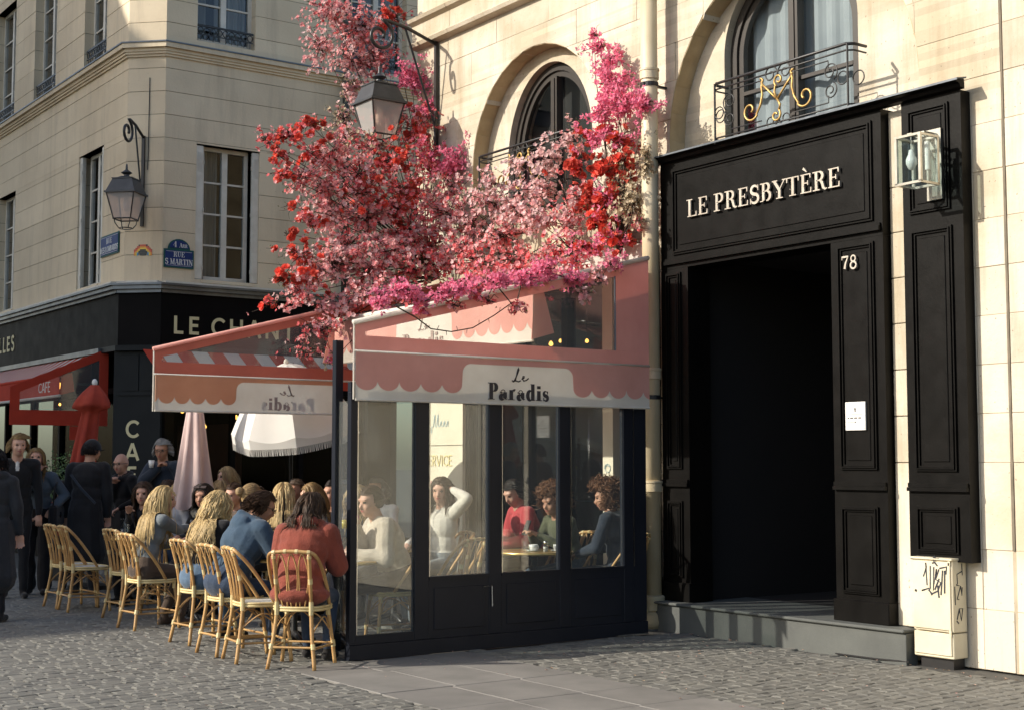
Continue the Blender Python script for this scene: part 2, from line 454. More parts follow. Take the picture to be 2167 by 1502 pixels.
def write(mb, txt, G, size, o, ex, ey, n, depth, track=0.0, sx=1.0):
    o = Vector(o); ex = Vector(ex); ey = Vector(ey)
    x = 0.0; k = 0
    for c in txt:
        adv, st = G[c]
        for pts, w in st:
            ribbon(mb, [((x + a) * size * sx, b * size) for a, b in pts], [q * size for q in w] if isinstance(w, list) else w * size, o, ex, ey, n, depth + .0004 * (k % 5), -.0002 * (k % 5))
            k += 1
        x += adv + track
    return x * size * sx
def spiral(c, r0, r1, a0, a1, n=18):
    """2-d spiral points"""
    return [(c[0] + (r0 + (r1 - r0) * i / n) * math.cos(RAD(a0 + (a1 - a0) * i / n)), c[1] + (r0 + (r1 - r0) * i / n) * math.sin(RAD(a0 + (a1 - a0) * i / n))) for i in range(n + 1)]
GS = glyphs_serif(.17, .055)
GD = glyphs_serif(.25, .04)
GN = glyphs_sans(.17)
GNt = glyphs_sans(.10)
EX, EY, EZ = Vector((1, 0, 0)), Vector((0, 1, 0)), Vector((0, 0, 1))
# ================================================================== GROUND
def sheet(name, x0, x1, y0, y1, z, m, kind='structure'):
    b = MB(); b.add([(x0, y0, z), (x1, y0, z), (x1, y1, z), (x0, y1, z)], [(0, 1, 2, 3)])
    return tag(b.build(name, m), kind=kind)
M_ground = pmat('street_bedding', (.085, .08, .068), (.058, .055, .048), scale=7, rough=.9, bump=.004, bscale=40, coord='World')
M_sett = pmat('granite_setts', (.165, .158, .135), (.122, .118, .104), scale=5, rough=.75, bump=.004, bscale=45, coord='World', rand=.15, rvar=.12)
M_slab = pmat('granite_slabs', (.20, .188, .17), (.15, .142, .128), scale=2.2, rough=.72, bump=.0016, bscale=60, coord='World', rand=.08, rvar=.12)
sheet('ground', -300, 300, -300, 300, -0.014, M_ground)
setts_root = link('cobbled_street', None); tag(setts_root, kind='structure')
# setts: one shared set of low domed stones; the nearest 300 are single objects, the rest one joined part
def sett_mesh(lx, ly, k):
    r = random.Random(k)
    b = MB()
    e = .010
    z1 = 0.0
    def rim(dx, dy, z, j):
        return [(sx * (lx / 2 - dx) + r.uniform(-j, j), sy * (ly / 2 - dy) + r.uniform(-j, j), z + r.uniform(-.002, .002)) for sx, sy in ((-1, -1), (1, -1), (1, 1), (-1, 1))]
    v = rim(0, 0, -.03, 0) + rim(0, 0, -.005, .003) + rim(.012, .012, 0.0, .005)
    f = []
    for a in (0, 4):
        for i in range(4):
            j = (i + 1) % 4
            f.append((a + i, a + j, a + 4 + j, a + 4 + i))
    f.append((8, 9, 10, 11))
    b.add(v, f)
    return b
spots = []
yy = 4.6
row = 0
while yy < 21.5:
    pw = .098 + random.uniform(-.008, .008)
    xx = 1.6 + (row % 2) * .07
    while xx < 9.6:
        ln = random.uniform(.10, .16)
        cx_, cy_ = xx + ln / 2, yy + pw / 2 + .055 * (xx - 5)
        f_ = cx_ * .582 + cy_ * .813; r_ = cx_ * .813 - cy_ * .582
        ok = f_ > 8.3 and abs(r_ / f_) < .40 and cx_ < 8.93
        if 4.95 < cx_ < 6.62 and cy_ < 9.93: ok = False
        if cx_ > 5.55 and 9.93 < cy_ < 10.15: ok = False
        if ok: spots.append((f_, cx_, cy_, ln - .006, pw - .006))
        xx += ln
    yy += pw; row += 1
spots.sort()
variants = {}
b = MB()
for i, (f_, x, y, lx, ly) in enumerate(spots):
    k = i % 9
    z = random.uniform(-.0025, .0025)
    rz = RAD(3.2) + random.uniform(-.05, .05)
    tx, ty = random.uniform(-.018, .018), random.uniform(-.018, .018)
    if i < 300:
        if k not in variants:
            variants[k] = sett_mesh(.14, .10, k).build('sett', M_sett, setts_root, smooth=False)
            o = variants[k]
        else:
            o = variants[k].copy(); COL.objects.link(o)
        o.location = (x, y, z); o.rotation_euler = (tx, ty, rz); o.scale = (lx / .14, ly / .10, 1)
    else:
        m = sett_mesh(lx, ly, i)
        T = Matrix.Translation((x, y, z)) @ Matrix.Rotation(rz, 4, 'Z') @ Matrix.Rotation(tx, 4, 'X') @ Matrix.Rotation(ty, 4, 'Y')
        b.add([T @ Vector(p) for p in m.v], m.f)
tag(b.build('setts', M_sett, setts_root), kind='stuff')
# strip of smooth slabs running along the terrace
path_root = link('slab_path', None); tag(path_root, kind='structure')
yy = 4.2
while yy < 9.9:
    ln = min(random.choice((.62, .75, .9)), 9.93 - yy)
    xs = [4.95, 5.52, 6.10, 6.62]
    sh = random.uniform(-.1, .1)
    xs = [xs[0], xs[1] + sh, xs[2] + sh, xs[3]]
    for i in range(3):
        s_ = MB().box(xs[i] + .004, xs[i + 1] - .004, yy + .004, yy + ln - .004, -.03, random.uniform(-.001, .003))
        s_.build('slab', M_slab, path_root, bevel=.004)
    yy += ln

# ================================================================== PRESBYTERY (sunlit stone front, x = 9.24)
XF = 9.24
presb = thing('presbytery_building', 'sunlit cream limestone building with two round arches above a black portal', 'building', (XF, 8, 0))
def P_(mb, name, m, parent=presb, **k):
    """builds a part given in world coordinates under a thing placed at presb"""
    o = mb.build(name, m, parent, **k)
    q = parent; off = Vector((0, 0, 0))
    while q is not None:
        off += q.location; q = q.parent
    o.data.transform(Matrix.Translation(-off)); 
    return o
ARCH = [(12.50, 4.98, 1.20), (8.76, 4.70, 1.50)]
WIN = [(12.48, 5.02, .78, 1.0), (8.87, 5.42, .82, .78)]      # centre, spring, half width, rise
def half_w(z, a, shrink=0.0, tall=0.0):
    c, z0, r = a; r -= shrink
    if z <= z0: return r
    h = r + tall
    t = (z - z0) / h
    return r * math.sqrt(max(0, 1 - t * t)) if t < 1 else 0.0
def cut_block(y0, y1, z0, z1, hole, x0, x1, mb, n=10, extra=()):
    """block minus an arched hole: strips in z; front at x0"""
    c = hole[0]
    zs = sorted({z0 + (z1 - z0) * i / n for i in range(n + 1)} | {q for q in extra if z0 < q < z1})
    for side in (0, 1):
        rows = []
        for z in zs:
            w = hole[1](z)
            if side == 0: a, b_ = y0, min(y1, c - w)
            else: a, b_ = max(y0, c + w), y1
            rows.append((a, b_, z) if b_ > a + .002 else ((a + b_) / 2, z))
        for r0, r1 in zip(rows, rows[1:]):
            if len(r0) == 2 and len(r1) == 2: continue
            if len(r0) == 2: q = r1[0] if side == 0 else r1[1]; r0 = (q - .0005, q + .0005, r0[1])
            if len(r1) == 2: q = r0[0] if side == 0 else r0[1]; r1 = (q - .0005, q + .0005, r1[1])
            v = [(x, y, z) for x in (x0, x1) for (y, z) in ((r0[0], r0[2]), (r0[1], r0[2]), (r1[1], r1[2]), (r1[0], r1[2]))]
            mb.add(v, [(0, 3, 2, 1), (4, 5, 6, 7), (0, 4, 7, 3), (1, 2, 6, 5), (0, 1, 5, 4), (3, 7, 6, 2)])
cz = [0, .45, .90, 1.557]
while cz[-1] < 8.2: cz.append(cz[-1] + .372)
J = .0022
random.seed(3)
for z0, z1 in zip(cz, cz[1:]):
    y = -3.0
    big = z1 < 1.6
    while y < 14.95:
        ln = random.uniform(.75, 1.25)
        if abs(y - 6.478) < .01: y = 6.50; y1 = 6.77 if z1 < 4.5 else 6.50 + ln
        elif y > 5.2 and y < 6.47 and 6.49 - (y + ln) < .4: y1 = 6.478
        else: y1 = y + ln
        if 14.95 - y1 < .35: y1 = 14.95
        y1 = min(y1, 14.95)
        segs = [(y, y1)]
        holes = []
        if z0 < 4.4: holes.append((7.57, 10.25))
        if z0 < 3.5: holes.append((10.42, 14.95))
        for h0, h1 in holes:
            ns = []
            for a, b_ in segs:
                if b_ <= h0 or a >= h1: ns.append((a, b_)); continue
                if a < h0: ns.append((a, h0))
                if b_ > h1: ns.append((h1, b_))
            segs = ns
        for a, b_ in segs:
            if b_ - a < .03: continue
            mb = MB()
            arch = None
            for A in ARCH:
                if z1 > 4.3 and z0 < A[1] + A[2] and a < A[0] + A[2] + .01 and b_ > A[0] - A[2] - .01: arch = A
            fx = XF + random.uniform(-.003, .003)
            if arch:
                cut_block(a + J, b_ - J, z0 + J, z1 - J, (arch[0], lambda z, A=arch: half_w(z, A)), fx, XF + .20, mb, 6, [arch[1] + arch[2] * math.sin(RAD(q)) for q in (30, 45, 55, 62, 68, 73, 77, 80, 83, 85.5, 87.5, 89, 89.9)])
            else:
                mb.box(fx, XF + .18, a + J, b_ - J, z0 + J, z1 - J)
            if mb.v:
                P_(mb, 'stone_block', M_rf, bevel=0 if arch else .003)
        y = y1
# backing behind joints
def back(mb, *a): mb.box(*a)
mb = MB()
for a in ((XF + .0055, XF + .4, -3, 7.56, 0, 4.3), (XF + .0055, XF + .4, 10.26, 10.41, 0, 3.6), (XF + .0055, XF + .4, -3, 7.23, 4.31, 8.2), (XF + .0055, XF + .4, 10.28, 11.28, 4.31, 8.2), (XF + .0055, XF + .4, 13.72, 14.94, 3.6, 8.2), (XF + .0055, XF + .4, 7.24, 10.27, 6.3, 8.2), (XF + .0055, XF + .4, 11.29, 13.71, 6.3, 8.2), (XF + .0055, XF + .4, 10.27, 13.71, 3.6, 4.30)):
    mb.box(*a)
P_(mb, 'wall_core', M_mortl)
mb = MB().box(XF + .03, 15, 14.93, 14.97, 3.4, 8.2).box(XF + .03, 15, 14.93, 14.97, 0, 3.4)
P_(mb, 'end_wall', M_rfd)
P_(MB().box(XF - .004, XF + .03, 6.48, 6.498, .9, 8.2), 'deep_joint', M_mort)
P_(MB().box(XF, 15, -3, 14.9, 8.2, 8.3), 'flat_roof', M_mort)
P_(MB().box(14.8, 15, -3, 14.9, 0, 8.2), 'rear_wall', M_rfd)
# string course
prof = [(0, 0), (-.10, .02), (-.12, .06), (-.07, .10), (-.07, .30), (-.13, .33), (-.15, .37), (0, .40)]
y = -3.0
while y < 14.9:
    y1 = min(y + 1.9, 14.97)
    P_(MB().prism(prof, (XF, y + .003, 6.70), EX, EZ, (0, y1 - y - .006, 0)), 'string_course', M_rf)
    y = y1
# niche backs, reveals and arched windows
def arch_pts(A, shrink, tall, zb, n=24):
    c, z0, r = A; w = r - shrink; h = w + tall
    pts = [(c + w, zb)] + [(c + w * math.cos(PI * i / n), z0 + h * math.sin(PI * i / n)) for i in range(n + 1)] + [(c - w, zb)]
    return pts
def arch_band(mb, A, s0, s1, t0, t1, zb, x0, x1):
    """solid ring between two arched outlines"""
    o = arch_pts(A, s0, t0, zb); i_ = arch_pts(A, s1, t1, zb)
    n = len(o)
    for k in range(n - 1):
        q = [o[k], o[k + 1], i_[k + 1], i_[k]]
        v = [(x, p[0], p[1]) for x in (x0, x1) for p in q]
        mb.add(v, [(0, 1, 2, 3), (7, 6, 5, 4), (0, 4, 5, 1), (2, 6, 7, 3), (1, 5, 6, 2), (0, 3, 7, 4)])
M_frame = pmat('brown_black_window_paint', (.035, .028, .022), (.025, .021, .018), scale=4, rough=.4, coord='World')
random.seed(5)
for ai, A in enumerate(ARCH):
    c, z0, r = A
    zb = 4.30
    # voussoirs line the reveal, each a piece
    n = 18
    o = arch_pts(A, 0.004, 0, zb, n); q = arch_pts(A, -.10, 0, zb, n)
    for k in range(len(o) - 1):
        mb = MB()
        v = [(x, p[0], p[1]) for x in (XF + .004, XF + .24) for p in (o[k], o[k + 1], q[k + 1], q[k])]
        v = [Vector(p) for p in v]
        cen = sum(v, Vector()) / 8
        v = [cen + (p - cen) * .994 for p in v]
        mb.add(v, [(0, 1, 2, 3), (7, 6, 5, 4), (0, 4, 5, 1), (2, 6, 7, 3), (1, 5, 6, 2), (0, 3, 7, 4)])
        P_(mb, 'voussoir', M_rfd)
    wc, ws, wh, wr = WIN[ai]
    def w_in(z, k=0.0):
        if z <= ws: return wh - k
        t = (z - ws) / (wr - k)
        return (wh - k) * math.sqrt(max(0, 1 - t * t)) if t < 1 else 0.0
    mb = MB()
    cut_block(c - r - .1, c + r + .1, 4.30, z0 + r + .1, (wc, w_in), XF + .20, XF + .50, mb, 30, [ws + wr * math.sin(RAD(q)) for q in (55, 62, 68, 73, 77, 80, 83, 85.5, 87.5, 89, 89.9)])
    P_(mb, 'niche_wall', M_rf)
    win = link('window', None, presb)
    win.location = Vector((XF + .36, wc, 4.42)) - presb.location
    def W(mb, name, m, **k): return P_(mb, name, m, win, **k)
    x0, x1 = XF + .28, XF + .35
    def outl(k, n=26):
        return [(wc + wh - k, 4.42)] + [(wc + (wh - k) * math.cos(PI * i / n), ws + (wr - k) * math.sin(PI * i / n)) for i in range(n + 1)] + [(wc - wh + k, 4.42)]
    def band(mb, k0, k1, xa, xb):
        o, i_ = outl(k0), outl(k1)
        for k in range(len(o) - 1):
            v = [(x, p[0], p[1]) for x in (xa, xb) for p in (o[k], o[k + 1], i_[k + 1], i_[k])]
            mb.add(v, [(0, 1, 2, 3), (7, 6, 5, 4), (0, 4, 5, 1), (2, 6, 7, 3), (1, 5, 6, 2), (0, 3, 7, 4)])
    mb = MB(); band(mb, .004, .085, x0, x1); band(mb, .087, .15, x0 + .025, x1 + .01)
    W(mb, 'frame', M_frame)
    hw = wh - .15; top = ws + wr - .15
    W(MB().box(x0 - .01, x1 + .01, wc - .055, wc + .055, 4.42, top).box(x0 - .022, x0 - .011, wc - .02, wc + .02, 4.42, top - .02), 'mullion', M_frame)
    for zt in (5.03,):
        for sd in (-1, 1):
            W(MB().box(x0 + .02, x1, *sorted((wc + sd * .056, wc + sd * hw)), zt, zt + .035), 'transom', M_frame)
    W(MB().box(x0 - .01, x1 + .02, wc - hw, wc + hw, 4.42, 4.56), 'bottom_rail', M_frame)
    n = 20
    for sd in (-1, 1):
        pts = [(wc + sd * .056, 4.5), (wc + sd * hw, 4.5)] + [(wc + sd * (hw * math.cos(PI / 2 * i / n)), ws + (wr - .15) * math.sin(PI / 2 * i / n)) for i in range(n)] + [(wc + sd * .056, top - .01)]
        W(MB().add([(XF + .33, p, q) for p, q in pts], [tuple(range(len(pts)))]), 'pane', M_glassw)
    if ai:  # added sheet; its grey stands in for the sky reflected in the panes
        m = MB(); v = []
        for i in range(41):
            q = wc - hw + 2 * hw * i / 40; dd = XF + .44 + .02 * math.sin(i * 1.1)
            v += [(dd, q, 4.4), (dd, q, top)]
        m.add(v, [(2 * i, 2 * i + 2, 2 * i + 3, 2 * i + 1) for i in range(40)])
        W(m, 'reflection_sheet', pmat('painted_sky_reflection', (.30, .32, .34), (.25, .27, .29), scale=2, rough=.9, coord='World'))
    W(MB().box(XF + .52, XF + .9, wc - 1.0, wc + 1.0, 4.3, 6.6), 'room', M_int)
# ---------------- balcony railings
def railing(c, label, group):
    t = thing('balcony_railing', label, 'railing', (9.02, c, 4.47), 0, group)
    H = .56; hw = .82
    x = 0.0
    xin = .20
    top = MB()
    def path(z, xo=0.0, e=0.0):
        return [(xin, -hw - e, z), (.05, -hw - e, z), (xo, -hw + .05 - e, z), (xo, hw - .05 + e, z), (.05, hw + e, z), (xin, hw + e, z)]
    top.tube(path(H), .014, 8).tube(path(H - .055), .008, 6)
    top.build('top_rail', M_black, t, smooth=True)
    MB().tube(path(.05), .008, 6).build('bottom_rail', M_black, t, smooth=True)
    for y in (-hw + .03, hw - .03):
        MB().tube([(0, y, 0), (0, y, H)], .010, 6).build('post', M_black, t)
    def sc(mb, pts, r=.006): mb.tube([(x, a, b) for a, b in pts], r, 6)
    g0, g1, z0, z1 = -.58, .58, .10, .46
    for pl in ([(g0, .40), (g0, z1), (-.2, z1)], [(.2, z1), (g1, z1), (g1, .40)], [(g0, .16), (g0, z0), (-.2, z0)], [(.2, z0), (g1, z0), (g1, .16)]):
        fr = MB(); sc(fr, pl); fr.build('inner_bar', M_black, t)
    for s in (-1, 1):
        m = MB()
        sc(m, [(s * a, b) for a, b in spiral((.60, .36), .085, .02, -60, 480, 26)])
        sc(m, [(s * a, b) for a, b in spiral((.60, .20), .075, .02, 60, -460, 26)])
        m.build('side_scroll', M_black, t, smooth=True)
        m = MB()
        sc(m, [(s * a, b) for a, b in spiral((.735, .28), .055, .055, 0, 360, 20)])
        m.build('ring', M_black, t, smooth=True)
        m = MB()
        sc(m, [(s * a, b) for a, b in spiral((.085, .49), .085, .015, 200, -330, 24)], .007)
        sc(m, [(s * a, b) for a, b in spiral((.085, .07), .075, .015, 160, 660, 24)], .006)
        m.build('crest_scroll', M_black, t, smooth=True)
        m = MB()
        m.tube([(xin * .5 * (1 + 0), s * hw + a, b) for a, b in spiral((0, .28), .06, .06, 0, 360, 16)], .006, 5)
        m.build('return_ring', M_black, t, smooth=True)
    g = MB()
    R_ = .0105
    xg = -.012
    def gsc(pts, r=R_): g.tube([(xg, a, b) for a, b in pts], r, 7)
    for s in (-1, 1):
        # outer legs of the monogram ending in scrolls
        leg = [(s * .17, .455), (s * .185, .40), (s * .175, .33), (s * .20, .24), (s * .25, .17)]
        leg += [(s * a, b) for a, b in spiral((.325, .215), .10, .02, 215, 590, 26)]
        gsc(leg)
        gsc([(s * a, b) for a, b in spiral((.185, .45), .004, .028, 300, 60, 8)])
        gsc([(s * .185, .43), (s * .12, .37), (s * .06, .31), (0, .25)])
    gsc([(.0, .25), (.03, .32), (.02, .37)] + spiral((-.02, .42), .055, .015, -60, 330, 22))
    gsc([(.0, .26), (-.035, .20), (-.025, .15)] + spiral((.015, .11), .06, .015, 120, 520, 22))
    g.build('monogram', M_gold, t, smooth=True)
    return t
railing(8.60, 'black wrought iron window railing with gilded monogram above the black portal', 'window railings')
railing(12.45, 'black iron window railing with gilded scrolls half hidden behind the pink blossoms', 'window railings')

# ================================================================== PORTAL
portal = thing('wooden_portal', 'black panelled wooden portal with silver letters and open dark doorway', 'portal', (9.12, 8.5, 0))
def PO(mb, name, m=M_wood, parent=portal, **k): return P_(mb, name, m, parent, **k)
XP = 9.12
PO(MB().box(XP, XP + .3, 7.56, 10.26, 3.40, 4.44), 'fascia')
mb = MB().prism([(0, 0), (-.05, .01), (-.06, .035), (-.10, .045), (-.10, .058), (0, .075)], (XP, 6.74, 4.43), EX, EZ, (0, 3.56, 0)); PO(mb, 'cornice')
PO(MB().prism([(0, .078), (-.112, .058), (-.112, .05), (-.118, .05), (-.118, .066), (0, .09)], (XP, 6.72, 4.43), EX, EZ, (0, 3.60, 0)), 'lead_flashing', M_zinc)
def moulding(y0, y1, z0, z1, x, parent, name='panel_moulding', w=.028, d=.020, field=True):
    fr = MB()
    for k, (o, dd, ww) in enumerate(((0, d, w * .5), (w * .55, d * 1.7, w * .35), (w, d * .8, w * .5))):
        a0, a1, b0, b1 = y0 + o, y1 - o, z0 + o, z1 - o
        fr.box(x - dd, x + .02, a0, a1, b1 - ww, b1)
        fr.box(x - dd, x + .02, a0, a1, b0, b0 + ww)
        fr.box(x - dd * .99, x + .02, a0, a0 + ww, b0 + ww, b1 - ww)
        fr.box(x - dd * .99, x + .02, a1 - ww, a1, b0 + ww, b1 - ww)
    o = PO(fr, name, M_wood, parent)
    if field:
        g = w * 2.6
        PO(MB().box(x - .008, x + .01, y0 + g, y1 - g, z0 + g, z1 - g), 'raised_field', M_wood, o if parent is portal else portal, bevel=.004)
    return o
moulding(7.65, 10.08, 3.53, 4.36, XP, portal, w=.034)
PO(MB().box(XP - .035, XP + .05, 7.575, 10.2, 3.44, 3.475).box(XP - .022, XP + .05, 7.575, 10.2, 3.476, 3.50), 'sign_ledge')
# jambs
for (a, b_, ext) in ((7.56, 8.115, 1), (9.885, 10.26, 0)):
    PO(MB().box(XP, XP + .28, a, b_, .262, 3.398), 'jamb')
    moulding(a + .09, b_ - .08, 1.50, 3.36, XP, portal)
    moulding(a + .09, b_ - .08, .49, 1.20, XP, portal)
    PO(MB().box(XP - .035, XP + .03, a + .005, b_ - .005, 1.335, 1.365).box(XP - .025, XP + .03, a + .008, b_ - .008, 1.366, 1.40), 'rail_moulding')
    PO(MB().box(XP - .03, XP + .2, a - .012, b_ + .012, .261, .44), 'plinth', bevel=.006)
# side panel
PO(MB().box(XP, XP + .115, 6.78, 7.35, .80, 4.43), 'side_panel')
moulding(6.89, 7.28, 3.52, 4.36, XP, portal)
moulding(6.88, 7.27, 1.49, 3.39, XP, portal)
moulding(6.88, 7.27, .86, 1.22, XP, portal)
PO(MB().box(XP - .035, XP + .03, 6.785, 7.345, 1.335, 1.365).box(XP - .025, XP + .03, 6.788, 7.342, 1.366, 1.40), 'rail_moulding')
# stone strip between
for z0, z1 in zip([.26] + cz[3:10], cz[3:10] + [4.44]):
    if z1 <= z0: continue
    P_(MB().box(XF - .035, XF + .1, 7.362, 7.552, z0 + .003, min(z1, 4.42) - .003), 'pier_stone', M_rf, bevel=.005)
# passage behind the doorway
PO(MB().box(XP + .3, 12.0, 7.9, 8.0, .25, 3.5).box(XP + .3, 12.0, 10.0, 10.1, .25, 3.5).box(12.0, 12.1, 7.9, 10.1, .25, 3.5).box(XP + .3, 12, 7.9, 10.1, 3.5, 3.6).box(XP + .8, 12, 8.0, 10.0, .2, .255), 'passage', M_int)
# door leaf folded inside the doorway with bar handle
leaf = link('door_leaf', None, portal)
PO(MB().box(XP + .33, XP + .37, 8.20, 8.40, .27, 3.3), 'door_stile', M_shop, leaf)
mb = MB().tube([(XP + .25, 8.30, 1.20), (XP + .25, 8.30, 2.0)], .012, 8)
mb.tube([(XP + .25, 8.30, 1.24), (XP + .33, 8.30, 1.24)], .010, 8).tube([(XP + .25, 8.30, 1.96), (XP + .33, 8.30, 1.96)], .010, 8)
mb.ball((XP + .25, 8.30, 2.0), .016).ball((XP + .25, 8.30, 1.2), .016)
PO(mb, 'door_handle', M_steel, leaf, smooth=True)
# letters, one object per letter group
lx = thing('portal_lettering', 'pale metal serif letters spelling LE PRESBYTÈRE on the black fascia', 'sign', (9.08, 9.85, 3.86))
x = 0.0
txt = 'LE PRESBYTÈRE'
tw = text_width(txt, GS, .165, .02)
sx = 1.89 / tw
for ch in txt:
    adv, st = GS[ch]
    if st:
        mb = MB()
        write(mb, ch, GS, .165, (9.098, 9.85 - x * sx, 3.86), (0, -1, 0), EZ, (-1, 0, 0), .018, 0, sx)
        mb.tube([(9.075, 9.85 - x * sx - .05, 3.92), (9.13, 9.85 - x * sx - .05, 3.92)], .004, 5)
        P_(mb, 'letter', M_letter, lx)
    x += (adv + .02) * .165
hn = thing('house_number', 'pale metal figures 78 on the black right door jamb', 'house number', (9.10, 7.97, 3.15))
x = 0
for ch in '78':
    mb = MB(); write(mb, ch, GS, .115, (9.094, 7.97 - x, 3.15), (0, -1, 0), EZ, (-1, 0, 0), .012, 0, 1.08)
    P_(mb, 'figure', M_letter, hn); x += .085
pq = thing('wall_plaque', 'small white plaque screwed to the right door jamb', 'plaque', (9.10, 7.86, 1.82))
M_plq = pmat('white_plaque', (.72, .70, .66), None, rough=.35)
P_(MB().box(9.094, 9.11, 7.755, 7.965, 1.822, 2.055), 'plate', M_plq, pq, bevel=.002)
mb = MB()
for yy_, zz_ in ((7.77, 1.838), (7.95, 1.838), (7.77, 2.04), (7.95, 2.04)): mb.ball((9.093, yy_, zz_), (.003, .005, .005), 8, 6)
P_(mb, 'screw', M_steel, pq)
mb = MB().box(9.0925, 9.095, 7.775, 7.945, 1.952, 1.954).box(9.0925, 9.095, 7.875, 7.945, 1.888, 1.890).box(9.0925, 9.095, 7.775, 7.845, 1.888, 1.890)
x = 0
for w_ in (.014, .006, .03, .006, .032, .006, .03): 
    if w_ > .01: mb.box(9.0925, 9.095, 7.94 - x - w_, 7.94 - x, 1.918, 1.928)
    x += w_ + .003
mb.box(9.0925, 9.095, 7.852, 7.868, 1.885, 1.894)
mb.lathe([(.0, -.020), (.006, -.012), (.004, 0), (.009, .006), (.0, .020)], (9.093, 7.86, 1.99), 8)
P_(mb, 'print', M_txt, pq)
# doorstep
step = thing('stone_doorstep', 'long blue grey stone doorstep below the black portal', 'step', (9.0, 8.8, 0))
P_(MB().box(8.985, 9.125, 7.30, 10.42, -.02, .232), 'riser', M_step, step, bevel=.004)
P_(MB().box(8.955, 9.125, 7.30, 10.42, .236, .262), 'nosing', M_step, step, bevel=.008)
P_(MB().box(9.127, 9.95, 7.42, 10.25, .0, .258), 'tread', M_step, step)
# wall lantern
ln_ = thing('box_wall_lantern', 'square glass and silver wall lantern on the black side panel', 'wall lamp', (8.86, 7.02, 3.66))
fr = MB(); e = .011
for a in (8.755, 8.96):
    for b_ in (6.885, 7.11):
        fr.box(a - e, a + e, b_ - e, b_ + e, 3.69, 4.05)
for z in (3.68, 4.05):
    for a in (8.755, 8.96): fr.box(a - e, a + e, 6.885 - e, 7.11 + e, z, z + .018)
    for b_ in (6.885, 7.11): fr.box(8.755 + e, 8.96 - e, b_ - e, b_ + e, z, z + .0175)
M_sil = pmat('brushed_silver', (.66, .63, .55), (.5, .47, .4), scale=8, rough=.3, metal=.85)
P_(fr, 'frame', M_sil, ln_)
for nm, bx in (('pane', (8.754, 8.757, 6.897, 7.098, 3.70, 4.05)), ('pane', (8.958, 8.961, 6.897, 7.098, 3.70, 4.05)), ('pane', (8.767, 8.948, 6.884, 6.887, 3.70, 4.05)), ('pane', (8.767, 8.948, 7.109, 7.112, 3.70, 4.05))):
    P_(MB().box(*bx), nm, M_glassw, ln_)
P_(MB().lathe([(0, 3.80), (.022, 3.81), (.042, 3.85), (.042, 3.885), (.022, 3.93), (.018, 3.96), (0, 3.965)], (8.82, 7.02, 0), 14), 'bulb', M_bulbo, ln_, smooth=True)
P_(MB().tube([(8.82, 7.02, 3.96), (8.82, 7.02, 4.08)], .004, 6).box(8.93, 9.12, 6.98, 7.06, 4.075, 4.12).box(8.80, 8.84, 7.00, 7.04, 4.07, 4.09).box(8.84, 8.93, 7.005, 7.035, 4.075, 4.09).box(9.09, 9.118, 6.95, 7.09, 3.60, 4.16), 'bracket', M_sil, ln_)
P_(MB().tube([(8.90, 6.93, 3.80), (8.90, 6.93, 4.02)], .02, 10), 'spare_tube', M_bulbo, ln_)

# ================================================================== street cabinet
cab = thing('utility_cabinet', 'ivory metal utility cabinet with black graffiti beside the portal', 'cabinet', (9.14, 7.09, 0))
P_(MB().box(9.05, 9.22, 6.905, 7.275, .27, .815), 'body', M_cab, cab, bevel=.006)
P_(MB().box(9.03, 9.225, 6.895, 7.285, .812, .83), 'lid', M_cab, cab, bevel=.005)
P_(MB().box(9.05, 9.22, 6.905, 7.275, .072, .262), 'base_box', M_cab, cab, bevel=.006)
P_(MB().box(9.09, 9.22, 6.94, 7.24, -.02, .08), 'foot', M_black, cab)
P_(MB().box(9.036, 9.052, 6.918, 7.262, .288, .80), 'door', M_cab, cab, bevel=.003)
P_(MB().box(9.038, 9.052, 6.918, 7.262, .095, .245), 'lower_door', M_cab, cab, bevel=.003)
P_(MB().lathe([(.0, -.004), (.010, -.003), (.010, .003), (0, .003)], (9.034, 7.235, .57), 10, ax='x'), 'lock', M_black, cab)
P_(MB().box(9.036, 9.045, 6.915, 6.935, .266, .29).box(9.036, 9.045, 6.915, 6.935, .24, .262).box(9.036, 9.045, 6.915, 6.935, .775, .81), 'hinge', M_cab, cab)
def graf(mb, strokes, o, ex, n, w=.011):
    for k, st in enumerate(strokes): ribbon(mb, st, w, o, ex, EZ, n, .0012 + .0003 * k)
G1 = [[(.13, .64), (.16, .74), (.155, .79), (.165, .55)], [(.20, .76), (.195, .52)], [(.195, .52), (.18, .50), (.22, .46)], [(.14, .50), (.11, .49), (.18, .52), (.21, .45)], [(.235, .75), (.225, .50), (.26, .73), (.255, .66)], [(.285, .73), (.25, .62), (.30, .59), (.27, .50), (.22, .47)], [(.285, .63), (.24, .51)], [(.32, .72), (.30, .46)], [(.29, .74), (.36, .76), (.35, .68)], [(.34, .72), (.335, .48)], [(.27, .56), (.28, .43)],
      [(.20, .835), (.29, .84)], [(.235, .845), (.245, .865), (.255, .845), (.235, .84), (.24, .80), (.22, .79)], [(.245, .80), (.27, .765)]]
mb = MB(); graf(mb, [[(a * .95 - .03, b * .72 + .22) for a, b in s] for s in G1], (9.0355, 7.255, 0), (0, -1, 0), (-1, 0, 0))
P_(mb, 'front_graffiti', M_ink, cab)
G2 = [[(.12, .79), (.125, .70)], [(.12, .73), (.06, .71), (.065, .64), (.05, .63)], [(.03, .62), (.035, .48)], [(.05, .63), (.10, .62), (.055, .52), (.08, .52)], [(.10, .62), (.115, .55), (.12, .61)], [(.045, .36), (.07, .34)], [(.05, .37), (.08, .45), (.12, .45), (.10, .36), (.08, .44)]]
mb = MB(); graf(mb, G2, (9.045, 6.9045, 0), (1, 0, 0), (0, -1, 0), .009)
P_(mb, 'side_graffiti', M_ink, cab)
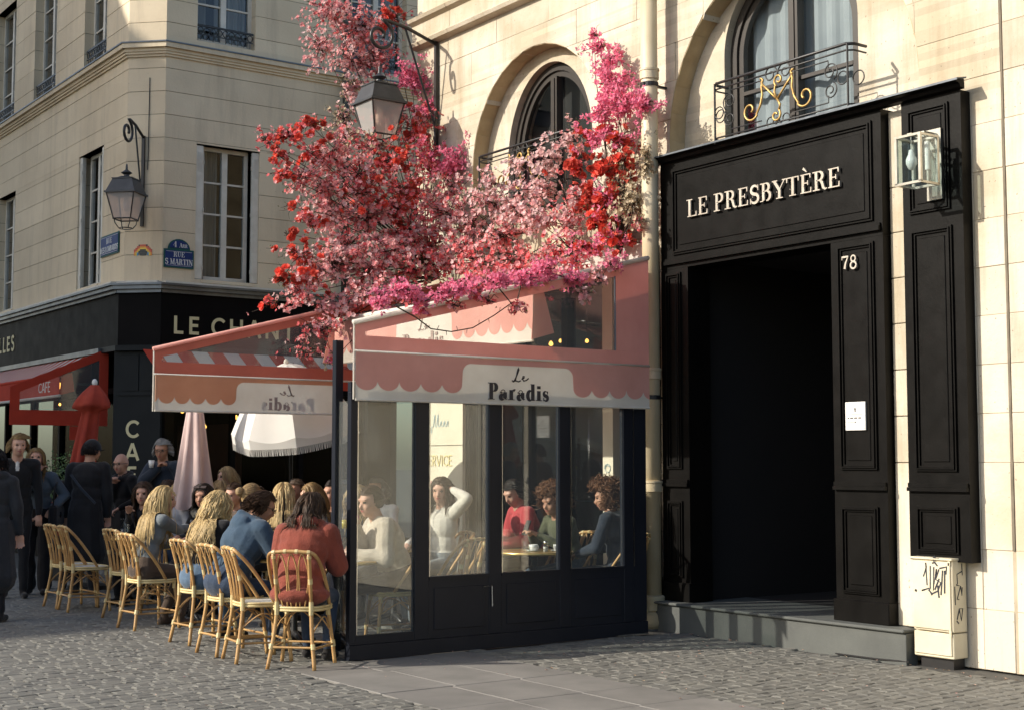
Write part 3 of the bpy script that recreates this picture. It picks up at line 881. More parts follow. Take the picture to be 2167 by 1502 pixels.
tag(P_(MB().tube([(8.99, 7.28, .02), (8.97, 7.6, .012), (8.965, 8.0, .01)], .006, 5), 'ground_cable', M_black, None), 'thin black cable lying along the doorstep from the ivory cabinet', 'cable')

# ================================================================== downpipe
dp = thing('downpipe', 'tall cream painted downpipe between the café awning and the black portal', 'drainpipe', (9.0, 10.30, 0))
P_(MB().tube([(9.02, 10.30, .30), (9.02, 10.30, 8.2)], .082, 18), 'pipe', M_pipe, dp, smooth=True)
for z in (1.33, 2.40, 5.32):
    P_(MB().lathe([(.082, -.05), (.094, -.045), (.094, .03), (.10, .035), (.10, .055), (.082, .06)], (9.02, 10.30, z), 18), 'collar', M_pipe, dp, smooth=True, autos=True)
for z in (5.22, 2.18):
    P_(MB().lathe([(.084, -.02), (.090, -.02), (.090, .02), (.084, .02)], (9.02, 10.30, z), 18).box(9.02, 9.25, 10.285, 10.315, z - .012, z + .012).box(8.92, 8.94, 10.27, 10.29, z - .015, z + .015), 'bracket', M_black, dp)
P_(MB().lathe([(.083, .16), (.105, .17), (.108, .25), (.115, .26), (.115, .30), (.083, .31)], (9.02, 10.30, 0), 18), 'shoe', M_pipe, dp, smooth=True, autos=True)
P_(MB().lathe([(0, .0), (.13, .0), (.145, .06), (.125, .13), (.09, .165), (0, .17)], (9.0, 10.32, 0), 18), 'guard_stone', M_rfd, dp, smooth=True)
# ================================================================== CORNER BUILDING (in shade)
corner = thing('corner_building', 'pale stone corner building in shade with black café shopfront', 'building', (7.95, 20.0, 0))
def CB(mb, name, m, parent=None, **k): return P_(mb, name, m, parent or corner, **k)
def segM(p0, p1):
    d = Vector((p1[0] - p0[0], p1[1] - p0[1])); L_ = d.length; d.normalize()
    return Matrix(((d.x, -d.y, 0, p0[0]), (d.y, d.x, 0, p0[1]), (0, 0, 1, 0), (0, 0, 0, 1))), L_
SEG = {'south': ((7.95, 20.0), (14.5, 20.0)), 'chamfer': ((7.53, 20.42), (7.95, 20.0)), 'west': ((7.53, 36.0), (7.53, 20.42))}
OPEN = {'south': [(.51, 1.55, 4.30, 6.36), (.49, 1.45, 7.95, 10.3), (3.16, 4.20, 7.95, 10.3)], 'chamfer': [],
        'west': [(36 - 22.56, 36 - 21.42, 4.32, 6.48), (36 - 27.1, 36 - 26.0, 4.32, 6.48), (36 - 22.43, 36 - 21.40, 7.93, 10.1), (36 - 25.07, 36 - 23.87, 7.93, 10.1), (36 - 27.5, 36 - 26.23, 7.93, 10.1)]}
cs = [4.22]
z = 4.28 + .352
while z < 11.5: cs.append(z); z += .352
random.seed(21)
for sn, (p0, p1) in SEG.items():
    Mx, L_ = segM(p0, p1)
    for z0, z1 in zip(cs, cs[1:]):
        zz = sorted({z0, z1} | {q for o in OPEN[sn] for q in (o[2], o[3]) if z0 + .02 < q < z1 - .02})
        for a, b_ in zip(zz, zz[1:]):
            segs = [(0.0, L_)]
            for o in OPEN[sn]:
                if o[2] < (a + b_) / 2 < o[3]:
                    ns = []
                    for s0, s1 in segs:
                        if s1 <= o[0] or s0 >= o[1]: ns.append((s0, s1)); continue
                        if s0 < o[0]: ns.append((s0, o[0]))
                        if s1 > o[1]: ns.append((o[1], s1))
                    segs = ns
            for s0, s1 in segs:
                mb = MB(); mb.M = Mx
                ja = .004 if abs(a - z0) < 1e-6 else 0; jb = .004 if abs(b_ - z1) < 1e-6 else 0
                mb.box(s0, s1, random.uniform(-.002, .002), .24, a + ja, b_ - jb)
                CB(mb, 'stone_course', M_lb)
    mb = MB(); mb.M = Mx
    zz = [4.2] + sorted({q for o in OPEN[sn] for q in (o[2], o[3])}) + [11.5]
    for a, b_ in zip(zz, zz[1:]):
        segs = [(0.02, L_ - .02)]
        for o in OPEN[sn]:
            if o[2] < (a + b_) / 2 < o[3]:
                ns = []
                for s0, s1 in segs:
                    if s1 <= o[0] or s0 >= o[1]: ns.append((s0, s1)); continue
                    if s0 < o[0]: ns.append((s0, o[0] - .01))
                    if s1 > o[1]: ns.append((o[1] + .01, s1))
                segs = ns
        for s0, s1 in segs: mb.box(s0, s1, .010, .235, a, b_)
    CB(mb, 'wall_core', M_mort)
    # moulded string course with zinc top
    mb = MB(); mb.M = Mx
    for pz, d in ((7.62, .03), (7.655, .055), (7.69, .075), (7.74, .12)):
        mb.box(-d * .41, L_ + d * .41, -d, .05, pz, pz + .05 if pz < 7.73 else pz + .07)
    CB(mb, 'string_course', M_lb)
    mb = MB(); mb.M = Mx; mb.box(-.055, L_ + .055, -.135, .05, 7.812, 7.832)
    CB(mb, 'zinc_cap', M_zinc)
# inside of the upper floors
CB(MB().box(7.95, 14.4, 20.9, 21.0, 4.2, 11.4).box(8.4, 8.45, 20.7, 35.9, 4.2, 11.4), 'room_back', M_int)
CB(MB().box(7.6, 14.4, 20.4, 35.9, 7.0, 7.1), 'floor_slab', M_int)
CB(MB().box(7.6, 14.4, 20.42, 35.9, 11.5, 11.6), 'flat_roof', M_mort)
M_pane2 = glass('old_window_glass', (.62, .66, .68), 1.8)
def casement(sn, o, rows, curtain, shut=True, guard=False, white_gap=True):
    Mx, L_ = segM(*SEG[sn])
    u0, u1, z0, z1 = o
    w = link('window', None, corner)
    d0, d1 = .15, .21
    if shut: u0 += .13; u1 -= .13
    mb = MB(); mb.M = Mx
    mb.box(u0, u0 + .06, d0, d1, z0, z1).box(u1 - .06, u1, d0, d1, z0, z1).box(u0 + .06, u1 - .06, d0, d1, z1 - .06, z1).box(u0 + .06, u1 - .06, d0 - .02, d1, z0, z0 + .07)
    c = (u0 + u1) / 2
    mb.box(c - .045, c + .045, d0 - .012, d1, z0 + .07, z1 - .06)
    CB(mb, 'frame', M_white, w)
    for i in range(1, rows):
        zz_ = z0 + .07 + (z1 - z0 - .13) * i / rows
        for a, b_ in ((u0 + .06, c - .045), (c + .045, u1 - .06)):
            m2 = MB(); m2.M = Mx; m2.box(a, b_, d0 + .012, d1 - .012, zz_ - .014, zz_ + .014)
            CB(m2, 'glazing_bar', M_white, w)
    for i in range(rows):
        za = z0 + .07 + (z1 - z0 - .13) * i / rows + .012; zb = z0 + .07 + (z1 - z0 - .13) * (i + 1) / rows - .012
        for a, b_ in ((u0 + .06, c - .045), (c + .045, u1 - .06)):
            m2 = MB(); m2.M = Mx
            t = random.uniform(-.006, .006)
            m2.add([(a, d0 + .03, za), (b_, d0 + .03 + t, za), (b_, d0 + .034 + t, zb), (a, d0 + .034, zb)], [(0, 1, 2, 3)])
            CB(m2, 'pane', M_pane2, w)
    m2 = MB(); m2.M = Mx; m2.box(u0 - .02, u1 + .02, -.03, d0, z0 - .05, z0 - .002)
    if not guard: CB(m2, 'sill', M_lb, w)
    if curtain:
        m2 = MB(); m2.M = Mx
        n = 40
        for (a, b_) in curtain:
            a = u0 + (u1 - u0) * a; b_ = u0 + (u1 - u0) * b_
            v = []
            for i in range(n + 1):
                q = a + (b_ - a) * i / n
                dd = d1 + .12 + .03 * math.sin(i * 1.3) + .012 * math.sin(i * 2.9)
                v += [(q, dd, z0 + .05), (q, dd, z1)]
            m2.add(v, [(2 * i, 2 * i + 2, 2 * i + 3, 2 * i + 1) for i in range(n)])
        CB(m2, 'curtain', M_curt, w)
    if shut:
        for s in (0, 1):
            m2 = MB(); m2.M = Mx
            ub = o[0] + .004 if s == 0 else o[1] - .118
            m2.box(ub, ub + .114, .02, .05, z0 + .01, z1 - .02)
            m2.box(ub + .01, ub + .104, .052, .08, z0 + .01, z1 - .02)
            k = 7
            for i in range(k):
                m2.box(ub + .03 + .0105 * i, ub + .036 + .0105 * i, .0165, .0199, z1 - .42, z1 - .12)
            CB(m2, 'folded_shutter', M_white, w)
            for zz_ in (z0 + .15, (z0 + z1) / 2, z1 - .3):
                m3 = MB(); m3.M = Mx; ue = o[0] + .12 if s == 0 else o[1] - .13
                m3.box(ue, ue + .012, .005, .045, zz_, zz_ + .06)
                CB(m3, 'hinge', M_white, w)
    if guard:
        m2 = MB(); m2.M = Mx
        a, b_ = o[0] + .02, o[1] - .02
        zt = z0 + .27
        m2.box(a, b_, .03, .055, zt - .03, zt).box(a, b_, .035, .05, zt - .16, zt - .145)
        n = 9
        for i in range(n):
            q = a + (b_ - a) * (i + .5) / n
            m2.tube([(q + x * .9, .043, zt - .088 + y) for x, y in spiral((0, 0), .05, .05, 0, 360, 10)], .008, 5)
            m2.tube([(q, .043, zt - .15), (q, .043, zt - .24)], .006, 4)
        CB(m2, 'iron_guard', M_black, w)
    return w
casement('south', OPEN['south'][0], 4, [(.0, .45)], True)
casement('south', OPEN['south'][1], 4, [(.02, .28), (.42, .98)], False, True)
casement('south', OPEN['south'][2], 4, [(.3, .98)], False, True)
for i in (0, 1): casement('west', OPEN['west'][i], 4, None, i == 0)
for i in (2, 3, 4): casement('west', OPEN['west'][i], 4, [(.0, .3), (.7, 1.)], False, True)
# ---------------- shopfront
for sn, (p0, p1) in SEG.items():
    Mx, L_ = segM(p0, p1)
    e = .0015 * ('south', 'chamfer', 'west').index(sn)
    mb = MB(); mb.M = Mx
    mb.box(-.10, L_ + .10, -.24, .2, 4.155 + e, 4.185 + e).box(-.085, L_ + .085, -.20, .2, 4.10 + e, 4.154 + e).box(-.05, L_ + .05, -.14, .2, 4.05 + e, 4.099 + e)
    CB(mb, 'shop_cornice', M_zinc)
    mb = MB(); mb.M = Mx; mb.box(-.02, L_ + .02, -.21, .2, 4.187 + e, 4.218 + e)
    CB(mb, 'lead_apron', M_white)
    mb = MB(); mb.M = Mx
    mb.box(-.035, L_ + .035, -.09, .2, 3.28 + e, 4.048 + e)
    CB(mb, 'fascia', M_shop)
    mb = MB(); mb.M = Mx; mb.box(-.05, L_ + .05, -.13, .2, 3.20 + e, 3.278 + e)
    CB(mb, 'fascia_ledge', M_shopg)
Mc, Lc = segM(*SEG['chamfer'])
mb = MB(); mb.M = Mc; mb.box(-.12, Lc + .02, -.02, .5, 0, 3.20); CB(mb, 'pillar', M_shopg)
mb = MB(); mb.M = Mc; mb.box(.0, .27, -.035, .01, 2.62, 3.15).box(.29, Lc, -.035, .01, 2.62, 3.15).box(-.05, Lc, -.045, .01, 2.55, 2.60); CB(mb, 'pillar_panel', M_shopg)
Ms, Ls = segM(*SEG['south'])
mb = MB(); mb.M = Ms
for u in (.02, 1.15, 2.3, 3.45, 4.6, 5.75): mb.box(u, u + .07, .02, .12, 0, 3.20)
mb.box(.09, 5.75, .03, .11, 2.62, 2.70).box(.09, 5.75, .03, .11, 0, .35)
CB(mb, 'shop_frame', M_shop)
for u in (.09, 1.22, 2.37, 3.52, 4.67):
    m2 = MB(); m2.M = Ms; m2.box(u, u + 1.08, .06, .068, .36, 2.615); CB(m2, 'shop_window', M_glasss)
    m2 = MB(); m2.M = Ms; m2.box(u, u + 1.08, .06, .068, 2.705, 3.19); CB(m2, 'fanlight', M_glasss)
Mw, Lw = segM(*SEG['west'])
mb = MB(); mb.M = Mw
for u in (15.3, 14.2, 12.7, 11.2, 9.7, 8.2): mb.box(u, u + .08, .0, .12, 0, 3.2)
mb.box(8.2, 15.3, .01, .11, 2.6, 2.68).box(8.2, 15.3, .01, .11, 0, .6)
CB(mb, 'shop_frame', M_shop)
for u in (14.28, 12.78, 11.28, 9.78, 8.28):
    m2 = MB(); m2.M = Mw; m2.box(u, u + (1.02 if u > 14 else 1.42), .05, .058, .61, 2.595); CB(m2, 'shop_window', M_glasss)
CB(MB().box(7.7, 14.4, 24, 24.1, 0, 4.1).box(12, 12.1, 20.2, 35, 0, 4.1), 'shop_back_wall', M_int)
CB(MB().box(7.6, 14.4, 20.2, 35.9, 4.10, 4.16), 'shop_ceiling', M_int)
CB(MB().box(9.8, 9.83, 21.2, 23.8, .9, 2.2), 'counter_screen', pmat('bar_panel', (.10, .03, .02), (.06, .02, .015), scale=3, rough=.6))
# lettering
sg = thing('corner_café_sign', 'cream capital letters LE CHANT on the black corner fascia facing the terrace', 'sign', (8.1, 19.9, 3.46))
x = 0
for ch in 'LE CHANT':
    adv, st = GN[ch]
    if st:
        mb = MB(); write(mb, ch, GN, .265, (8.11 + x, 19.908, 3.455), EX, EZ, (0, -1, 0), .006); P_(mb, 'letter', M_cream, sg)
    x += (adv + .24 if ch != ' ' else .42) * .265
sg = thing('side_street_sign', 'cream capital letters ELLES on the black fascia along the side street', 'sign', (7.43, 26, 3.5))
x = 0
for ch in 'ELLES':
    mb = MB(); write(mb, ch, GN, .27, (7.435, 26.68 - x, 3.535), (0, -1, 0), EZ, (-1, 0, 0), .006, 0, 1.05); P_(mb, 'letter', M_cream, sg)
    x += (GN[ch][0] + .20) * .285
sg = thing('pillar_sign', 'cream letters CAFE stacked vertically on the grey corner pillar', 'sign', (7.62, 20.2, 1.2))
nd = Vector((-.7071, -.7071, 0)); ed = Vector((.7071, -.7071, 0))
for k, ch in enumerate('CAFE'):
    mb = MB(); wd = GN[ch][0] * .25
    o = Vector((7.53, 20.42, 1.93 - k * .335)) + ed * (.20 - wd / 2) + nd * .022
    write(mb, ch, GN, .25, o, ed, EZ, nd, .005); P_(mb, 'letter', M_cream, sg)
# street name plates
def plate(name, label, o, ex, n, w, h, lines, arch=None, size=.1):
    t = thing(name, label, 'street sign', o)
    o = Vector(o); ex = Vector(ex); n = Vector(n)
    def bx(mb, a0, a1, b0, b1, d0, d1):
        mb.prism([(a0, b0), (a1, b0), (a1, b1), (a0, b1)], o + n * d0, ex, EZ, n * (d1 - d0))
    m = MB(); bx(m, 0, w, 0, h, .0, .012); P_(m, 'border', M_teal, t)
    m = MB(); bx(m, .022, w - .022, .022, h - .022, .0125, .018); P_(m, 'plate', M_blue, t)
    if arch:
        m = MB(); m.prism([(.06, h + .002), (w - .06, h + .002)] + [(w / 2 + (w / 2 - .06) * math.cos(RAD(a)), h + .002 + .155 * math.sin(RAD(a))) for a in range(10, 171, 16)], o, ex, EZ, n * .012); P_(m, 'arched_border', M_teal, t)
        m = MB(); m.prism([(.085, h + .02), (w - .085, h + .02)] + [(w / 2 + (w / 2 - .085) * math.cos(RAD(a)), h + .02 + .115 * math.sin(RAD(a))) for a in range(10, 171, 16)], o + n * .0125, ex, EZ, n * .005); P_(m, 'arched_plate', M_blue, t)
        m = MB(); write(m, '4', GS, .085, o + ex * (.14) + EZ * (h + .03) + n * .018, ex, EZ, n, .003)
        write(m, 'A', GS, .065, o + ex * (.235) + EZ * (h + .03) + n * .018, ex, EZ, n, .003)
        write(m, 'RR', GS, .05, o + ex * (.285) + EZ * (h + .03) + n * .018, ex, EZ, n, .003)
        P_(m, 'district_print', M_enw, t)
    m = MB()
    for (txt, z, s, sx) in lines:
        tw_ = text_width(txt, GS, s) * sx
        write(m, txt, GS, s, o + ex * (w / 2 - tw_ / 2) + EZ * z + n * .0182, ex, EZ, n, .003, 0, sx)
    for a, b_, c_, d_ in ((.035, w - .035, .033, .037), (.035, w - .035, h - .037, h - .033)): bx(m, a, b_, c_, d_, .0182, .020)
    P_(m, 'print', M_enw, t)
plate('street_name_plate', 'dark blue enamel plate RUE S. MARTIN with arched top on the corner wall', (7.965, 19.99, 4.44), EX, (0, -1, 0), .47, .28, [('RUE', .165, .075, 1.0), ('S MARTIN', .05, .085, .92)], True)
plate('street_name_plate', 'bright blue enamel plate RUE DES LOMBARDS on the side street wall', (7.52, 21.40, 4.70), (0, -1, 0), (-1, 0, 0), .78, .32, [('RUE', .18, .085, 1.2), ('DES LOMBARDS', .055, .085, 1.0)])
# small arch of coloured tiles stuck on the chamfer: plain rainbow bands, one tile each
tm = thing('tile_mosaic', 'small arched mosaic of orange, yellow and black tiles on the corner wall', 'mosaic', (7.7, 20.2, 4.6))
tc = {'r': (.55, .06, .02), 'o': (.75, .25, .02), 'y': (.8, .55, .04), 'k': (.01, .01, .01), 'b': (.03, .25, .45), 'w': (.7, .7, .7)}
tmats = {k: pmat('tile_' + k, v, None, rough=.3) for k, v in tc.items()}
rows_ = ['...krrrrk...', '..rrooooRr..', '.rroyyyyorr.', 'rroykkkkyorr', 'roykkkkkkyor', 'oybkkkkkkbyo', 'oyb.kkkk.byo']
tile = None
for j, rw in enumerate(rows_):
    for i, ch in enumerate(rw):
        if ch == '.': continue
        a = (i - 5.5) * .0235; zc = 4.77 - j * .0235
        o = Vector((7.53, 20.42, 0)) + ed * (.29 + a) + EZ * zc
        mb = MB(); mb.obox(o + nd * .004, ed * .011, EZ * .011, nd * .005)
        P_(mb, 'tile', tmats[ch.lower()], tm)
CB(MB().tube([Vector((7.77, 20.17, 7.3)), Vector((7.765, 20.165, 6.1)), Vector((7.76, 20.17, 5.9))], .007, 5), 'lamp_cable', M_black)
CB(MB().tube([(10.95, 19.88, 3.2), (10.95, 19.88, 11.4)], .06, 12), 'downpipe', pmat('green_pipe_paint', (.03, .035, .028), (.05, .05, .04), scale=3, rough=.5), smooth=True)

# ================================================================== wall lanterns
M_lroof = pmat('grey_lantern_metal', (.055, .058, .062), (.035, .037, .04), scale=5, rough=.45, metal=.3)
def lantern(label, wall, d, zlamp, reach, gl, tone, group, s=1.0):
    """wall: point on the wall at the bracket's foot; d: outward direction"""
    t = thing('bracket_lantern', label, 'street lamp', wall, 0, group)
    d = Vector((d[0], d[1], 0)).normalized()
    w = Vector((-d.y, d.x, 0))
    def at(a, z, b=0.0): return d * a + w * b + EZ * z
    H = 1.42 * s
    m = MB(); m.obox(at(.02, H * .5), d * .02, w * .022, EZ * H * .5); m.build('wall_bar', M_black, t)
    pts = [at(.02, H - .03), at(reach * .55, H + .10 * s), at(reach * .9, H + .14 * s)]
    sp = spiral((reach + .02, H - .06 * s), .20 * s, .05 * s, 100, 560, 34)
    m = MB(); m.tube(pts + [at(a, z) for a, z in sp], [.022 * s] * 3 + [.022 * s] * len(sp), 8); m.build('scroll_arm', M_black, t, smooth=True)
    m = MB(); m.tube([at(.03, .35 * s), at(reach * .58, H + .09 * s)], .014 * s, 6); m.build('brace', M_black, t)
    lr = link('lamp_head', None, t); lr.location = at(reach + .02, zlamp - wall[2]); lr.rotation_euler = (0, 0, math.atan2(d.y, d.x))
    def rect(m, h0, z0, h1, z1, sc=1.0):
        v = [(sx * h0, sy * h0, z0) for sx, sy in ((-1, -1), (1, -1), (1, 1), (-1, 1))] + [(sx * h1, sy * h1, z1) for sx, sy in ((-1, -1), (1, -1), (1, 1), (-1, 1))]
        m.add(v, [(0, 1, 5, 4), (1, 2, 6, 5), (2, 3, 7, 6), (3, 0, 4, 7), (3, 2, 1, 0), (4, 5, 6, 7)])
    q = s
    m = MB(); rect(m, .245 * q, .40 * q, .245 * q, .425 * q); rect(m, .225 * q, .426 * q, .155 * q, .62 * q); rect(m, .165 * q, .621 * q, .165 * q, .635 * q); rect(m, .12 * q, .636 * q, .06 * q, .675 * q)
    m.lathe([(.045 * q, .676 * q), (.04 * q, .70 * q), (.085 * q, .73 * q), (.05 * q, .755 * q), (.02 * q, .78 * q), (.012 * q, .86 * q), (0, .87 * q)], (0, 0, 0), 12)
    m.build('hood', M_lroof, lr)
    m = MB()
    for sx, sy in ((-1, -1), (1, -1), (1, 1), (-1, 1)):
        m.tube([(sx * .218 * q, sy * .218 * q, .40 * q), (sx * .135 * q, sy * .135 * q, .02 * q)], .011 * q, 5)
    for a in range(4):
        c0 = [(-1, -1), (1, -1), (1, 1), (-1, 1)][a]; c1 = [(1, -1), (1, 1), (-1, 1), (-1, -1)][a]
        m.tube([(c0[0] * .14 * q, c0[1] * .14 * q, .02 * q), (c1[0] * .14 * q, c1[1] * .14 * q, .02 * q)], .011 * q, 5)
    for sx, sy in ((-1, -1), (1, -1), (1, 1), (-1, 1)):
        m.tube([(sx * .125 * q, sy * .125 * q, .01 * q), (sx * .115 * q, sy * .115 * q, -.05 * q), (sx * .075 * q, sy * .075 * q, -.115 * q)], .008 * q, 5)
    m.tube([(.075 * q * math.cos(a * PI / 6) * 1.3, .075 * q * math.sin(a * PI / 6) * 1.3, -.115 * q) for a in range(12)], .008 * q, 5, closed=True)
    m.build('cage', M_black, lr)
    for a in range(4):
        c0 = [(-1, -1), (1, -1), (1, 1), (-1, 1)][a]; c1 = [(1, -1), (1, 1), (-1, 1), (-1, -1)][a]
        m = MB(); m.add([(c0[0] * .213 * q, c0[1] * .213 * q, .395 * q), (c1[0] * .213 * q, c1[1] * .213 * q, .395 * q), (c1[0] * .136 * q, c1[1] * .136 * q, .03 * q), (c0[0] * .136 * q, c0[1] * .136 * q, .03 * q)], [(0, 1, 2, 3)])
        m.build('pane', gl, lr)
    m = MB().lathe([(0, .14 * q), (.03 * q, .16 * q), (.045 * q, .24 * q), (.035 * q, .32 * q), (.02 * q, .38 * q)], (0, 0, 0), 12)
    m.build('bulb', M_bulbo, lr, smooth=True)
    return t
M_frost = glass('frosted_lantern_glass', (.86, .72, .64), 1.3, rough=.25, haze=.30)
lantern('dark grey hanging lantern on a scrolled bracket on the corner building', (7.72, 20.22, 5.05), (-1, -1), 5.04, .56, M_frost, None, 'scrolled bracket street lanterns', .96)
lantern('dark grey hanging lantern on a scrolled bracket among the pink blossoms', (9.23, 14.46, 5.28), (-1, 0), 5.40, .80, M_frost, None, 'scrolled bracket street lanterns', 1.0)

# ================================================================== valances
def valance(name, parent, o, ex, n, w, h, panel, lob, text, mirror=False, tmat=M_txt, pm=None, back=True):
    """hanging strip: white cloth with a scalloped pink overlay and a lettered white panel. o = lower left seen from n"""
    pm = pm or M_pink
    o, ex, n = Vector(o), Vector(ex), Vector(n)
    NS = 60
    def wav(u): return .006 * math.sin(u * 3.1) + .004 * math.sin(u * 7.7 + 1)
    def bw(u): return o + ex * u + n * wav(u)
    r = link(name, None, parent)
    off = Vector((0, 0, 0)); q_ = r
    while q_ is not None: off += q_.location; q_ = q_.parent
    def put(mb, nm, m):
        ob = mb.build(nm, m, r); ob.data.transform(Matrix.Translation(-off)); return ob
    b = MB(); v = []
    for i in range(NS + 1):
        u = w * i / NS
        for d, z in ((.002, 0), (.002, h), (-.002, h), (-.002, 0)): v.append(bw(u) + n * d + EZ * z)
    f = []
    for i in range(NS):
        for k in range(4): f.append((4 * i + k, 4 * i + (k + 1) % 4, 4 * i + 4 + (k + 1) % 4, 4 * i + 4 + k))
    f += [(0, 1, 2, 3), (4 * NS + 3, 4 * NS + 2, 4 * NS + 1, 4 * NS)]
    b.add(v, f); put(b, 'cloth', M_wht)
    def low(u):
        p0, p1 = panel
        if p0 < u < p1:
            rr = .09
            d = min(u - p0, p1 - u)
            zt = h * .86
            return zt if d > rr else zt - rr + math.sqrt(max(0, rr * rr - (rr - d) ** 2)) if d > 0 else .1
        base = p0 if u <= p0 else p1
        t = ((base - u) if u <= p0 else (u - base)) / lob
        fr = t - math.floor(t)
        return h * .42 - (h * .21) * math.sqrt(max(0.0, 1 - (2 * fr - 1) ** 2))
    for sd in ((1, -1) if back else (1,)):
        b = MB(); N2 = 420; v = []
        for i in range(N2 + 1):
            u = w * i / N2
            v += [bw(u) + n * (.0035 * sd) + EZ * low(u), bw(u) + n * (.0035 * sd) + EZ * (h - .004)]
        b.add(v, [(2 * i, 2 * i + 2, 2 * i + 3, 2 * i + 1) for i in range(N2)])
        put(b, 'scalloped_overlay', pm)
    b = MB(); b.tube([bw(w * i / 20) + EZ * .004 for i in range(21)], .012, 6); put(b, 'hem_bar', M_wht)
    if text:
        s = h * .37
        tw_ = text_width('Paradis', GD, s, .09)
        c = (panel[0] + panel[1]) / 2
        mx = -1 if mirror else 1
        b = MB()
        write(b, 'Paradis', GD, s, bw(c) + ex * (-mx * tw_ / 2) + EZ * (h * .10) - n * (.006 if mirror else 0) + n * .0045, ex * mx, EZ, n * (1), .0035 if not mirror else .004, .09)
        if mirror: pass
        k = h * .33
        scr = [(.0, .12), (.10, .02), (.28, .10), (.38, .45), (.48, .85), (.56, .98), (.58, .85), (.45, .55), (.25, .18), (.12, .08), (.30, .10), (.55, .04), (.72, .12)]
        scr2 = [(.80, .22), (1.0, .30), (1.03, .42), (.93, .42), (.87, .25), (.98, .10), (1.2, .16), (1.4, .3)]
        for st in (scr, scr2):
            ribbon(b, [(p * k, q * k) for p, q in st], .011, bw(c) + ex * (-mx * k * .6) + EZ * (h * .50) + n * .0046, ex * mx, EZ, n, .0025)
        put(b, 'lettering', tmat)
    return r

# ================================================================== café terrace screen (glass kiosk)
kio = thing('glass_terrace_screen', 'dark framed glazed terrace screen standing out from the café front', 'glass screen', (5.56, 10.0, 0))
def K(mb, name, m=M_navy, **k): return P_(mb, name, m, kio, **k)
YK = 10.0
for a, b_ in ((5.56, 5.62), (6.165, 6.30), (6.90, 7.03), (7.655, 7.775), (8.39, 8.50)):
    K(MB().box(a, b_, YK - .03, YK + .03, .12, 2.12), 'post', bevel=.003)
    K(MB().box(b_ + .001, b_ + .008, YK - .034, YK - .028, .2 if a < 5.7 else .62, 2.05), 'post_trim', M_steel)
K(MB().box(5.555, 5.625, YK + .22, YK + .28, .05, 2.55), 'post', bevel=.003)
K(MB().box(5.585, 5.59, YK + .04, YK + .21, .2, 2.05), 'pane', M_glassk)
K(MB().box(8.501, 8.66, YK - .025, YK + .025, .12, 2.12), 'end_panel')
K(MB().box(5.56, 8.66, YK - .028, YK + .028, 2.121, 2.20), 'head_rail')
K(MB().box(5.56, 8.66, YK - .04, YK + .04, .0, .118), 'kick_plate')
K(MB().box(5.621, 6.164, YK - .026, YK + .026, .12, .19), 'sill')
for a, b_ in ((6.301, 6.899), (7.031, 7.654), (7.776, 8.389)):
    K(MB().box(a, b_, YK - .026, YK + .026, .12, .60), 'base_panel')
    K(MB().box(a + .05, b_ - .05, YK - .034, YK - .027, .19, .53), 'raised_panel', bevel=.003)
    K(MB().box(a, b_, YK - .036, YK + .036, .601, .625), 'sill')
    K(MB().box(a, b_, YK - .004, YK + .004, .626, 2.12), 'pane', M_glassk)
K(MB().box(5.621, 6.164, YK - .004, YK + .004, .191, 2.12), 'pane', M_glassk)
K(MB().tube([(6.83, YK - .045, .52), (6.92, YK - .045, .52), (6.925, YK - .045, .35)], .006, 5).tube([(6.925, YK - .045, .37), (6.925, YK - .02, .37)], .005, 5), 'reflection_line', M_steel)  # thin line added in place of a reflected edge on the panel
K(MB().box(8.25, 8.62, YK - .1, YK - .07, .010, .02), 'threshold_strip', M_steel)

# ================================================================== pink awning with cheeks
aw = thing('pink_café_awning', 'pink and white scalloped café awning with clear side windows lettered Le Paradis', 'awning', (9.2, 11.7, 0))
def A_(mb, name, m, parent=None, **k): return P_(mb, name, m, parent or aw, **k)
def cheek(yc, x0, x1, zb, zt0, slope, xwin0, xwin1, m_frame, thick=.006):
    c = link('side_cheek', None, aw)
    zt = lambda x: zt0 + slope * (x - x0)
    def poly(pts, name, m, t=thick):
        b = MB(); b.prism(pts, (0, yc - t / 2, 0), EX, EZ, (0, t, 0)); A_(b, name, m, c)
    wb = zb + .115
    poly([(x0, zb), (x1, zb), (x1, wb), (x0, wb)], 'bottom_band', m_frame)
    poly([(x0, wb + .0005), (xwin0, wb + .0005), (xwin0, zt(xwin0)), (x0, zt(x0))], 'front_band', m_frame)
    poly([(xwin0 + .0005, zt(xwin0) - .085), (xwin1, zt(xwin1) - .10), (xwin1, zt(xwin1)), (xwin0 + .0005, zt(xwin0))], 'top_band', m_frame)
    poly([(xwin1 + .0005, wb + .0005), (x1, wb + .0005), (x1, zt(x1)), (xwin1 + .0005, zt(xwin1))], 'rear_panel', m_frame)
    poly([(xwin0 + .001, wb + .001), (xwin1, wb + .001), (xwin1, zt(xwin1) - .101), (xwin0 + .001, zt(xwin0) - .086)], 'vinyl_window', M_vinyl, .002)
    b = MB(); b.tube([(xwin1 - .012, yc - .006, wb), (xwin1 - .012, yc - .006, zt(xwin1) - .1)], .008, 6); A_(b, 'zip', M_zinc, c)
    b = MB(); b.tube([(x0 - .02, yc, zt(x0) + .005), (x1, yc, zt(x1) + .005)], .022, 10); A_(b, 'top_arm', M_wht if yc < 11 else M_pink, c, smooth=True)
    b = MB(); b.tube([(x0 - .01, yc - .008, zb - .01), (x1, yc - .008, zb - .01)], .010, 8); A_(b, 'keder_rail', M_wht, c, smooth=True)
    b = MB(); b.tube([(x0 - .012, yc, 2.06), (x0 - .012, yc, zt(x0))], .007, 6); A_(b, 'edge_cord', M_wht, c)
    return c
ck = cheek(9.93, 5.57, 8.665, 2.455, 2.665, .252, 5.66, 8.27, M_pink)
